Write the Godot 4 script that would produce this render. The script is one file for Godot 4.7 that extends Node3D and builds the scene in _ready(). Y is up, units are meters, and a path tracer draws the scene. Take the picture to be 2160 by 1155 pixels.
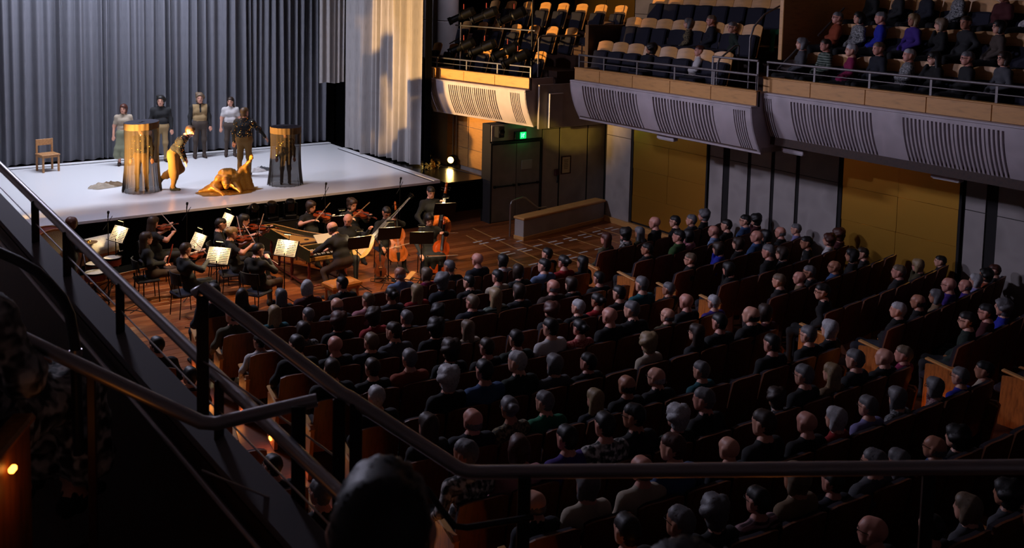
extends Node3D
# A concert hall during a staged baroque opera, seen from a side balcony.
# Axes: x runs to the right along the stage front, z runs from the stage (0) to the back of the hall, y up; the orchestra floor is y 0.

var M := {}                       # materials
var names := {}
var rng := RandomNumberGenerator.new()
const FL := -0.12                 # level of the orchestra floor

# ---------------------------------------------------------------- mesh builder
class MB:
	var v := PackedVector3Array()
	var n := PackedVector3Array()
	var ix := PackedInt32Array()
	func tri(a: Vector3, b: Vector3, c: Vector3, na: Vector3, nb: Vector3, nc: Vector3) -> void:
		var i := v.size()
		v.push_back(a); v.push_back(b); v.push_back(c)
		n.push_back(na); n.push_back(nb); n.push_back(nc)
		if (b - a).cross(c - a).dot(na + nb + nc) > 0.0:
			ix.push_back(i); ix.push_back(i + 2); ix.push_back(i + 1)
		else:
			ix.push_back(i); ix.push_back(i + 1); ix.push_back(i + 2)
	func face(a: Vector3, b: Vector3, c: Vector3, d: Vector3, nn: Vector3) -> void:
		tri(a, b, c, nn, nn, nn)
		tri(a, c, d, nn, nn, nn)
	func quad(a: Vector3, b: Vector3, c: Vector3, d: Vector3, out: Vector3) -> void:   # flat quad, normal on the side of out
		var q := (b - a).cross(d - a)
		if q.length() < 1e-9:
			q = (c - b).cross(d - b)
		q = q.normalized()
		if q.dot(out) < 0.0:
			q = -q
		face(a, b, c, d, q)
	func box(c: Vector3, s: Vector3, bs := Basis()) -> MB:
		var h := s * 0.5
		for ax in 3:
			for sg in [-1.0, 1.0]:
				var e := Vector3.ZERO; e[ax] = sg
				var u := Vector3.ZERO; u[(ax + 1) % 3] = 1.0
				var w := Vector3.ZERO; w[(ax + 2) % 3] = 1.0
				var o: Vector3 = e * h
				face(c + bs * (o - u * h - w * h), c + bs * (o + u * h - w * h), c + bs * (o + u * h + w * h), c + bs * (o - u * h + w * h), (bs * e).normalized())
		return self
	func rbox(c: Vector3, s: Vector3, bev: float, bs := Basis()) -> MB:      # chamfered box
		var h := s * 0.5
		var b := minf(bev, minf(h.x, minf(h.y, h.z)) * 0.95)
		for ax in 3:
			var u := (ax + 1) % 3
			var w := (ax + 2) % 3
			for sg in [-1.0, 1.0]:
				var e := Vector3.ZERO; e[ax] = sg
				var p := []
				for k in [[-1, -1], [1, -1], [1, 1], [-1, 1]]:
					var q := Vector3.ZERO
					q[ax] = sg * h[ax]; q[u] = k[0] * (h[u] - b); q[w] = k[1] * (h[w] - b)
					p.append(c + bs * q)
				face(p[0], p[1], p[2], p[3], (bs * e).normalized())
			for su in [-1.0, 1.0]:
				for sw in [-1.0, 1.0]:
					var q0 := Vector3.ZERO; var q1 := Vector3.ZERO; var q2 := Vector3.ZERO; var q3 := Vector3.ZERO
					q0[u] = su * h[u]; q0[w] = sw * (h[w] - b); q0[ax] = -(h[ax] - b)
					q1[u] = su * (h[u] - b); q1[w] = sw * h[w]; q1[ax] = -(h[ax] - b)
					q2 = q1; q2[ax] = h[ax] - b
					q3 = q0; q3[ax] = h[ax] - b
					var nn := Vector3.ZERO; nn[u] = su; nn[w] = sw
					face(c + bs * q0, c + bs * q1, c + bs * q2, c + bs * q3, (bs * nn).normalized())
		for sx in [-1.0, 1.0]:
			for sy in [-1.0, 1.0]:
				for sz in [-1.0, 1.0]:
					var nn2 := (bs * Vector3(sx, sy, sz)).normalized()
					tri(c + bs * Vector3(sx * h.x, sy * (h.y - b), sz * (h.z - b)), c + bs * Vector3(sx * (h.x - b), sy * h.y, sz * (h.z - b)), c + bs * Vector3(sx * (h.x - b), sy * (h.y - b), sz * h.z), nn2, nn2, nn2)
		return self
	func tube(path: Array, r, sides := 8, caps := true) -> MB:                 # r: a number or an array of radii
		var rings := []
		var nrm := []
		var m := path.size()
		var side := Vector3.ZERO
		for i in m:
			var t: Vector3 = (path[mini(i + 1, m - 1)] - path[maxi(i - 1, 0)]).normalized()
			if side == Vector3.ZERO:
				side = t.cross(Vector3.UP if absf(t.y) < 0.9 else Vector3.RIGHT).normalized()
			else:
				side = (side - t * side.dot(t)).normalized()
			var up := side.cross(t)
			var ra: float = r[i] if r is Array else r
			var ring := []; var rn := []
			for k in sides:
				var a := TAU * k / sides
				var d := side * cos(a) + up * sin(a)
				ring.append(path[i] + d * ra); rn.append(d)
			rings.append(ring); nrm.append(rn)
		for i in m - 1:
			for k in sides:
				var j := (k + 1) % sides
				tri(rings[i][k], rings[i][j], rings[i + 1][j], nrm[i][k], nrm[i][j], nrm[i + 1][j])
				tri(rings[i][k], rings[i + 1][j], rings[i + 1][k], nrm[i][k], nrm[i + 1][j], nrm[i + 1][k])
		if caps:
			for e in [0, m - 1]:
				var t2: Vector3 = (path[0] - path[1]).normalized() if e == 0 else (path[m - 1] - path[m - 2]).normalized()
				for k in sides:
					tri(path[e], rings[e][k], rings[e][(k + 1) % sides], t2, t2, t2)
		return self
	func lathe(prof: Array, sides := 16, at := Vector3.ZERO, bs := Basis()) -> MB:   # prof: [radius, height] pairs, turned round y
		for i in prof.size() - 1:
			var p0: Array = prof[i]; var p1: Array = prof[i + 1]
			var dn := Vector2(p1[1] - p0[1], -(p1[0] - p0[0])).normalized()
			for k in sides:
				var a0 := TAU * k / sides; var a1 := TAU * (k + 1) / sides
				var c0 := Vector3(cos(a0), 0, sin(a0)); var c1 := Vector3(cos(a1), 0, sin(a1))
				var n0 := bs * (c0 * dn.x + Vector3.UP * dn.y); var n1 := bs * (c1 * dn.x + Vector3.UP * dn.y)
				var q00: Vector3 = at + bs * (c0 * p0[0] + Vector3.UP * p0[1]); var q01: Vector3 = at + bs * (c1 * p0[0] + Vector3.UP * p0[1])
				var q10: Vector3 = at + bs * (c0 * p1[0] + Vector3.UP * p1[1]); var q11: Vector3 = at + bs * (c1 * p1[0] + Vector3.UP * p1[1])
				if p0[0] > 1e-5: tri(q00, q01, q11, n0, n1, n1)
				if p1[0] > 1e-5: tri(q00, q11, q10, n0, n1, n0)
		return self
	func prism(poly: PackedVector2Array, depth: float, at := Vector3.ZERO, bs := Basis()) -> MB:   # polygon in xy, thick along z (centred)
		var tri_ix := Geometry2D.triangulate_polygon(poly)
		for sg in [-0.5, 0.5]:
			var nn := (bs * Vector3(0, 0, signf(sg))).normalized()
			for i in range(0, tri_ix.size(), 3):
				var q := []
				for k in 3:
					var p := poly[tri_ix[i + k]]
					q.append(at + bs * Vector3(p.x, p.y, sg * depth))
				tri(q[0], q[1], q[2], nn, nn, nn)
		var area := 0.0
		for i in poly.size():
			area += poly[i].cross(poly[(i + 1) % poly.size()])
		for i in poly.size():
			var a := poly[i]; var b := poly[(i + 1) % poly.size()]
			var e := (b - a).normalized()
			var o := Vector2(e.y, -e.x) * signf(area)
			face(at + bs * Vector3(a.x, a.y, -0.5 * depth), at + bs * Vector3(b.x, b.y, -0.5 * depth), at + bs * Vector3(b.x, b.y, 0.5 * depth), at + bs * Vector3(a.x, a.y, 0.5 * depth), (bs * Vector3(o.x, o.y, 0)).normalized())
		return self
	func grid(nu: int, nv: int, f: Callable, out := Vector3.ZERO) -> MB:       # smooth sheet; f(u, v) in 0..1
		var pts := []
		for i in nu + 1:
			var row := []
			for j in nv + 1:
				row.append(f.call(float(i) / nu, float(j) / nv))
			pts.append(row)
		var nr := []
		for i in nu + 1:
			var row := []
			for j in nv + 1:
				var du: Vector3 = pts[mini(i + 1, nu)][j] - pts[maxi(i - 1, 0)][j]
				var dv: Vector3 = pts[i][mini(j + 1, nv)] - pts[i][maxi(j - 1, 0)]
				var q := du.cross(dv).normalized()
				if out != Vector3.ZERO and q.dot(out) < 0.0: q = -q
				row.append(q)
			nr.append(row)
		for i in nu:
			for j in nv:
				tri(pts[i][j], pts[i + 1][j], pts[i + 1][j + 1], nr[i][j], nr[i + 1][j], nr[i + 1][j + 1])
				tri(pts[i][j], pts[i + 1][j + 1], pts[i][j + 1], nr[i][j], nr[i + 1][j + 1], nr[i][j + 1])
		return self
	func ball(c: Vector3, s: Vector3, seg := 10, ring := 6, bs := Basis()) -> MB:
		for i in ring:
			for k in seg:
				var q := []; var nn := []
				for o in [[0, 0], [0, 1], [1, 1], [1, 0]]:
					var ph: float = PI * (i + o[0]) / ring; var th: float = TAU * (k + o[1]) / seg
					var d := Vector3(sin(ph) * cos(th), cos(ph), sin(ph) * sin(th))
					q.append(c + bs * (d * s)); nn.append((bs * (d / s)).normalized())
				if i > 0: tri(q[0], q[1], q[2], nn[0], nn[1], nn[2])
				if i < ring - 1: tri(q[0], q[2], q[3], nn[0], nn[2], nn[3])
		return self
	func mesh(m: Material = null) -> ArrayMesh:
		var am := ArrayMesh.new()
		var a := []
		a.resize(Mesh.ARRAY_MAX)
		a[Mesh.ARRAY_VERTEX] = v; a[Mesh.ARRAY_NORMAL] = n; a[Mesh.ARRAY_INDEX] = ix
		am.add_surface_from_arrays(Mesh.PRIMITIVE_TRIANGLES, a)
		if m: am.surface_set_material(0, m)
		return am

# ---------------------------------------------------------------- scene helpers
func numbered(called: String) -> String:
	var k: int = names.get(called, 0)
	names[called] = k + 1
	return called if k == 0 else "%s_%03d" % [called, k]

func tag(o: Node3D, label: String, category: String, group := "") -> Node3D:
	o.set_meta("label", label)
	o.set_meta("category", category)
	if group: o.set_meta("group", group)
	return o

func thing(called: String, label: String, category: String, at := Vector3.ZERO, turn := 0.0, group := "") -> Node3D:
	var o := Node3D.new()
	o.name = numbered(called)
	add_child(o)
	o.position = at
	o.rotation.y = turn
	return tag(o, label, category, group)

func part(parent: Node, called: String, mesh: Mesh, m: Material = null, at := Vector3.ZERO, bs := Basis()) -> MeshInstance3D:
	var o := MeshInstance3D.new()
	o.mesh = mesh
	if m: o.material_override = m
	o.name = called if parent != self else numbered(called)
	o.transform = Transform3D(bs, at)
	parent.add_child(o, true)
	return o

func struct(called: String, mesh: Mesh, m: Material, label := "") -> MeshInstance3D:
	var o := part(self, called, mesh, m)
	o.set_meta("kind", "structure")
	if label: o.set_meta("label", label)
	return o

func dup(o: Node3D, label: String, at: Vector3, turn: float, base: String) -> Node3D:
	var c: Node3D = o.duplicate()
	c.name = numbered(base)
	add_child(c)
	c.position = at
	c.rotation = Vector3(0, turn, 0)
	if label: c.set_meta("label", label)
	return c

func mat(c: Color, rough := 0.8, metal := 0.0) -> StandardMaterial3D:
	var m := StandardMaterial3D.new()
	m.albedo_color = c
	m.roughness = rough
	m.metallic = metal
	return m

func noise_tex(freq: float, seed_: int, ramp: Array, size := 256, octaves := 4) -> NoiseTexture2D:
	var f := FastNoiseLite.new()
	f.noise_type = FastNoiseLite.TYPE_SIMPLEX_SMOOTH
	f.frequency = freq
	f.seed = seed_
	f.fractal_octaves = octaves
	var t := NoiseTexture2D.new()
	t.width = size; t.height = size
	t.noise = f
	t.seamless = true
	var g := Gradient.new()
	g.offsets = PackedFloat32Array(); g.colors = PackedColorArray()
	for i in ramp.size():
		g.add_point(float(i) / (ramp.size() - 1), ramp[i])
	t.color_ramp = g
	return t

func grained(c: Color, rough: float, tex: Texture2D, scale: Vector3, world := false) -> StandardMaterial3D:
	var m := mat(c, rough)
	m.albedo_texture = tex
	m.uv1_triplanar = true
	m.uv1_world_triplanar = world
	m.uv1_scale = scale
	return m

func glow(c: Color, e: float) -> StandardMaterial3D:
	var m := mat(c, 0.5)
	m.emission_enabled = true
	m.emission = c
	m.emission_energy_multiplier = e
	return m

func spot(at: Vector3, to: Vector3, c: Color, e: float, angle: float, size := 0.05, blend := 0.6) -> SpotLight3D:
	var l := SpotLight3D.new()
	l.name = numbered("spot_light")
	add_child(l)
	l.look_at_from_position(at, to, Vector3.UP if absf((to - at).normalized().y) < 0.98 else Vector3.RIGHT)
	l.light_color = c; l.light_energy = e
	l.spot_angle = angle; l.spot_range = 40.0; l.spot_attenuation = 2.0
	l.spot_angle_attenuation = blend
	l.light_size = size
	l.shadow_enabled = true
	return l

func omni(at: Vector3, c: Color, e: float, size := 0.03) -> OmniLight3D:
	var l := OmniLight3D.new()
	l.name = numbered("small_light")
	add_child(l)
	l.position = at
	l.light_color = c; l.light_energy = e
	l.omni_range = 40.0; l.omni_attenuation = 2.0
	l.light_size = size
	l.shadow_enabled = true
	return l

func area(at: Vector3, to: Vector3, c: Color, e: float, size: Vector2) -> AreaLight3D:
	var l := AreaLight3D.new()
	l.name = numbered("area_light")
	add_child(l)
	l.look_at_from_position(at, to, Vector3.UP if absf((to - at).normalized().y) < 0.98 else Vector3.FORWARD)
	l.light_color = c; l.light_energy = e
	l.area_size = size
	l.area_range = 40.0
	l.shadow_enabled = true
	return l

# ---------------------------------------------------------------- camera, light, exposure
func _ready() -> void:
	rng.seed = 7
	var yaw := 0.619; var pitch := 0.088; var roll := 0.023; var focal := 2073.0
	var fwd := Vector3(sin(yaw) * cos(pitch), -sin(pitch), -cos(yaw) * cos(pitch))
	var right := Vector3(cos(yaw), 0, sin(yaw))
	var up := right.cross(fwd)
	var cam := Camera3D.new()
	cam.name = "camera"
	add_child(cam)
	cam.transform = Transform3D(Basis(right * cos(roll) + up * sin(roll), up * cos(roll) - right * sin(roll), -fwd), Vector3(-12.80, 6.01, 20.98))
	cam.projection = Camera3D.PROJECTION_FRUSTUM
	cam.near = 0.1
	cam.far = 80.0
	cam.size = 0.1 * 1155.0 / focal
	cam.frustum_offset = Vector2(0, 0.1 * (147.7 - 577.5) / focal)
	cam.current = true
	var lens := CameraAttributesPhysical.new()
	lens.frustum_near = 0.1
	lens.frustum_far = 80.0
	lens.frustum_focus_distance = 17.0
	lens.frustum_focal_length = 34.5
	lens.exposure_aperture = 5.0
	cam.attributes = lens
	var we := WorldEnvironment.new()
	we.name = "world"
	var env := Environment.new()
	env.background_mode = Environment.BG_COLOR
	env.background_color = Color(0, 0, 0)
	env.tonemap_mode = Environment.TONE_MAPPER_LINEAR
	env.tonemap_exposure = 1.0
	env.sdfgi_enabled = true
	env.ssao_enabled = true
	env.ssil_enabled = true
	we.environment = env
	add_child(we)
	# stage batten: a long row of cool lamps above the deck, behind the black border cloth
	area(Vector3(-6.4, 8.25, -4.2), Vector3(-6.0, 0, -4.2), Color(0.90, 0.92, 1.0), 100.0, Vector2(5.6, 0.16))
	# warm flood standing just below the deck at its side, throwing shadows across to the side curtain
	spot(Vector3(-10.30, 0.95, -0.86), Vector3(0.4, 3.75, -1.75), Color(1.0, 0.79, 0.48), 400.0, 22.0, 0.09, 0.4)
	# cool lamps on a bridge beside the stage opening, pointed into the hall
	area(Vector3(-9.6, 7.8, 0.9), Vector3(-2.5, 1.4, 11.5), Color(0.89, 0.88, 1.0), 58.0, Vector2(1.6, 0.5))
	# warm work light over the orchestra
	spot(Vector3(-5.2, 8.8, 5.8), Vector3(-4.6, 0.3, 2.5), Color(1.0, 0.79, 0.56), 72.0, 25.0, 0.25, 0.9)
	# lamp on the bridge that reaches the wall beneath the far balcony
	spot(Vector3(-9.5, 7.2, 6.0), Vector3(2.0, 1.2, 10.4), Color(0.88, 0.87, 1.0), 24.0, 29.0, 0.15, 0.6)
	# yellow lamp on the near balcony, caught by the wall beside the doors
	spot(Vector3(-11.3, 4.3, 9.0), Vector3(3.66, 2.02, 0.6), Color(1.0, 0.84, 0.32), 120.0, 2.0, 0.05, 0.9)
	# added cool light, no known lamp there; brightens the columns behind the stage-side balcony
	spot(Vector3(2.2, 9.6, -2.6), Vector3(3.3, 4.2, -5.2), Color(0.88, 0.88, 1.0), 14.0, 22.0, 0.15, 0.6)
	# added warm light that lifts the panelled wall behind the balcony; no known lamp
	spot(Vector3(4.6, 9.8, 0.3), Vector3(6.9, 5.3, -0.6), Color(1.0, 0.80, 0.50), 9.0, 24.0, 0.15, 0.6)
	materials()
	room()
	stage()
	balconies()
	near_balcony()
	pit()
	prepare_people()
	stalls()
	gallery()
	performers()
	orchestra()
	details()

func materials() -> void:
	var grain := noise_tex(0.02, 3, [Color(0.62, 0.62, 0.62), Color(0.85, 0.85, 0.85), Color(1, 1, 1), Color(0.78, 0.78, 0.78)], 256, 5)
	var fine := noise_tex(0.08, 5, [Color(0.75, 0.75, 0.75), Color(1, 1, 1)], 256, 3)
	var soft := noise_tex(0.012, 11, [Color(0.86, 0.86, 0.86), Color(1, 1, 1), Color(0.92, 0.92, 0.92)], 256, 3)
	var calm := noise_tex(0.015, 13, [Color(0.86, 0.86, 0.86), Color(0.97, 0.97, 0.97), Color(1, 1, 1), Color(0.92, 0.92, 0.92)], 256, 4)
	M.grain = grain
	M.fine = fine
	M.black = mat(Color(0.035, 0.034, 0.038), 0.85)
	M.black_cloth = grained(Color(0.10, 0.10, 0.105).srgb_to_linear(), 0.95, fine, Vector3(3, 3, 3))
	M.black_cloth.metallic_specular = 0.1
	M.black_metal = mat(Color(0.05, 0.05, 0.055), 0.45, 0.6)
	M.black_gloss = mat(Color(0.03, 0.03, 0.035), 0.25, 0.2)
	M.steel = mat(Color(0.62, 0.61, 0.62), 0.34, 0.95)
	M.rail = mat(Color(0.70, 0.68, 0.69), 0.38, 0.8)
	M.rail_dim = mat(Color(0.44, 0.42, 0.42), 0.5, 0.6)
	M.cap = mat(Color(0.36, 0.34, 0.36), 0.75, 0.1)
	M.rail_dark = mat(Color(0.15, 0.14, 0.145), 0.5, 0.3)
	M.deck = mat(Color(0.88, 0.88, 0.89), 0.22)
	M.curtain = grained(Color(0.37, 0.37, 0.40), 0.9, calm, Vector3(5, 0.5, 5), true)
	M.curtain_pale = grained(Color(0.56, 0.54, 0.54), 0.9, calm, Vector3(5, 0.5, 5), true)
	M.wood_pale = grained(Color(0.78, 0.57, 0.33), 0.42, calm, Vector3(0.6, 3.0, 0.6))
	M.wood_seat = grained(Color(0.46, 0.25, 0.13), 0.5, grain, Vector3(3.0, 0.6, 3.0))
	M.wood_end = grained(Color(0.66, 0.40, 0.18), 0.45, grain, Vector3(3.0, 0.6, 3.0))
	M.wood_dark = grained(Color(0.22, 0.12, 0.07), 0.5, grain, Vector3(2, 2, 2))
	M.wood_chair = grained(Color(0.72, 0.52, 0.33), 0.55, grain, Vector3(2, 8, 2))
	M.floor_base = grained(Color(0.36, 0.19, 0.10), 0.4, grain, Vector3(0.5, 1, 3), true)
	M.planks = []
	for k in 5:
		var c: Color = [Color(0.56, 0.31, 0.155), Color(0.50, 0.265, 0.13), Color(0.60, 0.345, 0.18), Color(0.45, 0.235, 0.115), Color(0.64, 0.38, 0.21)][k]
		M.planks.append(grained(c, 0.33, grain, Vector3(0.35, 1.0, 3.2), true))
	M.wall = grained(Color(0.62, 0.585, 0.57), 0.7, soft, Vector3(0.3, 0.3, 0.3), true)
	M.wall_in = grained(Color(0.62, 0.585, 0.57), 0.7, soft, Vector3(0.3, 0.3, 0.3), true)
	M.joint = mat(Color(0.10, 0.085, 0.085), 0.9)
	M.door = grained(Color(0.50, 0.47, 0.45), 0.55, soft, Vector3(0.4, 0.4, 0.4), true)
	M.scallop = grained(Color(0.72, 0.68, 0.70), 0.55, soft, Vector3(0.4, 0.4, 0.4), true)
	M.white = mat(Color(0.80, 0.79, 0.79), 0.5)
	M.navy = grained(Color(0.085, 0.085, 0.16), 0.9, fine, Vector3(8, 8, 8))
	M.plum = grained(Color(0.14, 0.10, 0.15), 0.9, fine, Vector3(8, 8, 8))
	M.brass = mat(Color(0.84, 0.62, 0.25), 0.36, 0.85)
	M.lamp_warm = glow(Color(1.0, 0.80, 0.40), 9.0)
	M.lamp_cool = glow(Color(0.90, 0.92, 1.0), 4.0)
	M.aisle_glow = glow(Color(1.0, 0.60, 0.22), 8.0)
	M.exit_green = glow(Color(0.05, 0.85, 0.38), 1.6)
	M.exit_white = glow(Color(0.65, 1.0, 0.80), 1.8)
	M.paper = grained(Color(0.90, 0.84, 0.70), 0.9, fine, Vector3(4, 4, 4))
	M.ink = mat(Color(0.16, 0.14, 0.12), 0.9)
	M.red_clamp = mat(Color(0.45, 0.08, 0.05), 0.5)
	M.dry_leaf = mat(Color(0.72, 0.55, 0.16), 0.8)

# ---------------------------------------------------------------- the room
func wall_panels(parent: Node3D, spans: Array, place: Callable, y0: float, y1: float, m: Material, rows: Array = []) -> void:
	# panels stand 2 cm proud of the wall; place(s) gives [point, out] at distance s along the wall
	for sp in spans:
		var cuts: Array = [y0] + rows + [y1]
		for k in cuts.size() - 1:
			var a: Array = place.call(sp[0] + 0.008); var b: Array = place.call(sp[1] - 0.008)
			var c: Vector3 = (a[0] + b[0]) * 0.5 + a[1] * 0.012 + Vector3.UP * (cuts[k] + cuts[k + 1]) * 0.5
			var along: Vector3 = (b[0] - a[0])
			var bs := Basis(along.normalized(), Vector3.UP, along.normalized().cross(Vector3.UP))
			part(parent, "panel", MB.new().rbox(Vector3.ZERO, Vector3(along.length(), cuts[k + 1] - cuts[k] - 0.012, 0.024), 0.004).mesh(), m, c, bs)

func room() -> void:
	# floor of the hall and of the orchestra, 12 cm below the zero of the stage plan
	var fl := MB.new()
	fl.box(Vector3(-5.1, FL - 0.35, 9.4), Vector3(20.2, 0.7, 35.4))
	var floor_ := struct("floor", fl.mesh(), M.floor_base)
	# boards of the orchestra floor, laid along the stage front
	var bm := {}
	var z := 0.30
	var row := 0
	while z < 6.1:
		var x: float = -10.4 + [0.0, 0.9, 0.35, 1.3][row % 4] * 0.9
		while x < 3.9:
			var ln: float = [2.6, 3.3, 2.9][(row + int(x * 3.0 + 60.0)) % 3]
			var x1 := minf(x + ln, 3.94)
			var key := snappedf(x1 - x, 0.01)
			if key > 0.15:
				if not bm.has(key):
					bm[key] = MB.new().rbox(Vector3.ZERO, Vector3(key - 0.006, 0.012, 0.2), 0.003).mesh()
				part(floor_, "floor_board", bm[key], M.planks[rng.randi() % 5], Vector3((x + x1) * 0.5, FL + 0.006, z + 0.102))
			x = x1
		z += 0.206
		row += 1
	# pale floor lines and tape dashes on the open floor to the right of the players
	for q in [[-0.04, 1.31, -0.33, 4.08], [0.48, 0.81, 0.23, 3.9], [0.70, 2.5, 0.87, 4.63], [1.25, 2.5, 1.34, 4.43], [2.0, 2.4, 2.09, 4.05], [2.63, 2.3, 2.75, 4.2], [3.22, 2.2, 3.31, 4.4]]:
		var la := Vector3(q[0], FL + 0.0135, q[1]); var lb := Vector3(q[2], FL + 0.0135, q[3])
		var dir := (lb - la)
		part(floor_, "floor_line", MB.new().box(Vector3.ZERO, Vector3(0.032, 0.003, dir.length())).mesh(), M.wood_pale, (la + lb) * 0.5, Basis(Vector3.UP, atan2(dir.x, dir.z)))
	var tape := MB.new().box(Vector3.ZERO, Vector3(0.27, 0.003, 0.055)).mesh()
	for q in [[-0.12, 1.95], [-0.07, 2.14], [0.41, 1.91], [0.44, 2.09], [0.81, 2.4], [-0.09, 3.04], [-0.06, 3.21], [0.39, 3.02], [0.44, 3.18], [0.91, 2.95], [-0.1, 4.13], [1.42, 2.86], [1.45, 3.06], [0.95, 3.98], [0.96, 4.19], [1.92, 2.8], [1.95, 2.98], [2.44, 2.72], [2.45, 2.93], [2.97, 2.64], [2.96, 2.85], [3.46, 2.55], [3.51, 2.73], [1.98, 3.9], [1.46, 3.95]]:
		part(floor_, "tape_mark", tape, M.white, Vector3(q[0], FL + 0.0145, q[1]), Basis(Vector3.UP, 0.1))
	struct("ceiling", MB.new().box(Vector3(-5.1, 10.85, 9.4), Vector3(20.4, 0.3, 35.6)).mesh(), M.wall_in)
	struct("wall_left", MB.new().box(Vector3(-15.3, 5, 9.4), Vector3(0.3, 11.6, 35.6)).mesh(), M.wall_in)
	struct("wall_rear", MB.new().box(Vector3(-5.1, 5, 27.1), Vector3(20.4, 11.6, 0.3)).mesh(), M.wall_in)
	struct("wall_stage", MB.new().box(Vector3(-5.1, 5, -8.3), Vector3(20.4, 11.6, 0.3)).mesh(), M.black)
	# right-hand wall under the balcony, gold panels and joints
	var wr := struct("wall_right", MB.new().box(Vector3(4.25, 1.25, 14.3), Vector3(0.5, 3.2, 25.2)).mesh(), M.joint)
	var on_right := func(s: float) -> Array: return [Vector3(4.0, 0, s), Vector3(-1, 0, 0)]
	wall_panels(wr, [[1.76, 2.70], [5.38, 5.80], [5.98, 6.52], [6.60, 7.17], [7.25, 7.83], [7.91, 8.88], [11.56, 11.95], [12.15, 13.4], [13.46, 14.7], [14.76, 16.4]], on_right, 0.0, 2.85, M.wall, [2.15])
	var skirt := MB.new()
	skirt.rbox(Vector3(3.95, FL + 0.07, 9.0), Vector3(0.12, 0.14, 14.6), 0.01)
	struct("baseboard_right", skirt.mesh(), M.wood_pale)
	for g in [[2.82, 5.30, "brass wall panel beside the stalls' stair wall"], [9.0, 11.46, "brass wall panel behind the last stalls rows by the wall"]]:
		var t := thing("gold_panel", g[2], "wall panel", Vector3(3.97, 0, (g[0] + g[1]) * 0.5), 0.0, "gold panels on the hall wall")
		var wd: float = g[1] - g[0]
		var k := 0
		for ys in [[0.08, 0.76], [0.76, 1.44], [1.44, 2.12], [2.12, 2.85]]:
			for h in 2:
				part(t, "brass_sheet", MB.new().rbox(Vector3.ZERO, Vector3(0.02, ys[1] - ys[0] - 0.003, wd * 0.5 - 0.003), 0.002).mesh(), M.brass, Vector3(0.0, (ys[0] + ys[1]) * 0.5, (h - 0.5) * wd * 0.5), Basis(Vector3(0, 1, 0), 0.014 * sin(k * 2.3)) * Basis(Vector3(0, 0, 1), 0.01 * sin(k * 3.1)))
				k += 1
		for sg in [-1.0, 1.0]:
			part(t, "frame_post", MB.new().box(Vector3(0.0, 1.45, sg * (wd * 0.5 + 0.03)), Vector3(0.05, 2.8, 0.05)).mesh(), M.joint)
	# canted wall and the wall with the doors
	var cant := MB.new()
	var ca := Vector3(4.95, 0, 0.6); var cb := Vector3(4.0, 0, 1.76)
	var cd := (cb - ca)
	cant.box((ca + cb) * 0.5 + Vector3(0.2, 1.08, 0.16), Vector3(0.3, 2.7, cd.length() + 0.2), Basis(Vector3.UP, atan2(cd.x, cd.z)))
	struct("wall_corner", cant.mesh(), M.wall)
	var wf := struct("wall_front", MB.new().box(Vector3(3.2, 1.08, 0.40), Vector3(4.2, 2.7, 0.36)).mesh(), M.joint)
	var on_front := func(s: float) -> Array: return [Vector3(s, 0, 0.58), Vector3(0, 0, 1)]
	wall_panels(wf, [[2.76, 3.32], [3.35, 4.29], [4.32, 4.93]], on_front, FL, 2.42, M.wall, [2.2])
	wall_panels(wf, [[1.12, 2.74]], on_front, 1.99, 2.42, M.wall)
	# double door
	var dr := Node3D.new()
	dr.name = "door_1"
	add_child(dr)
	dr.set_meta("kind", "structure")
	dr.set_meta("label", "grey double door beneath the green exit sign")
	for k in 2:
		var x := 1.15 + k * 0.765
		var leaf := part(dr, "door_leaf", MB.new().rbox(Vector3.ZERO, Vector3(0.75, 2.0, 0.05), 0.006).mesh(), M.door, Vector3(x + 0.38, 0.9, 0.595))
		part(leaf, "push_bar", MB.new().tube([Vector3(-0.34, -0.08, 0.06), Vector3(0.34, -0.08, 0.06)], 0.02, 8).box(Vector3(-0.3, -0.08, 0.045), Vector3(0.05, 0.06, 0.05)).box(Vector3(0.3, -0.08, 0.045), Vector3(0.05, 0.06, 0.05)).mesh(), M.black_metal)
		if k == 1: part(leaf, "notice_plate", MB.new().rbox(Vector3(-0.05, 0.42, 0.03), Vector3(0.34, 0.24, 0.012), 0.004).mesh(), M.wall_in)
	for q in [[Vector3(1.12, 0.92, 0.6), Vector3(0.05, 2.08, 0.08)], [Vector3(2.71, 0.92, 0.6), Vector3(0.05, 2.08, 0.08)], [Vector3(1.915, 1.945, 0.6), Vector3(1.54, 0.05, 0.08)]]:
		part(dr, "door_frame", MB.new().box(q[0], q[1]).mesh(), M.joint)
	# side wall of the stage, catching the warm flood
	var ws := struct("wall_side_stage", MB.new().box(Vector3(1.9, 1.08, -3.85), Vector3(0.5, 2.7, 8.7)).mesh(), M.wall_in)
	var on_side := func(s: float) -> Array: return [Vector3(1.65, 0, s), Vector3(-1, 0, 0)]
	wall_panels(ws, [[-2.35, -1.25], [-1.23, 0.2]], on_side, 0.99, 2.42, M.wood_pale, [1.5, 2.1])
	struct("trim_1", MB.new().rbox(Vector3(1.53, 1.15, 0.38), Vector3(0.22, 2.54, 0.22), 0.01).mesh(), M.wood_pale, "pale pilaster between the stage wall and the doors")
	var pipes := thing("pipe_pair", "two thin grey pipes running up the side wall by the stage lamps", "pipe", Vector3(1.6, 0.95, -1.95))
	for k in 2: part(pipes, "pipe", MB.new().tube([Vector3(-0.02, 0, k * 0.16), Vector3(-0.02, 1.45, k * 0.16)], 0.022, 8).mesh(), M.steel)
	# stair opening: parapet with a wooden cap and a steel handrail
	var pr := thing("parapet", "low white stair wall with a pale wooden cap", "parapet", Vector3(2.36, FL, 1.98), 0.19)
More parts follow.
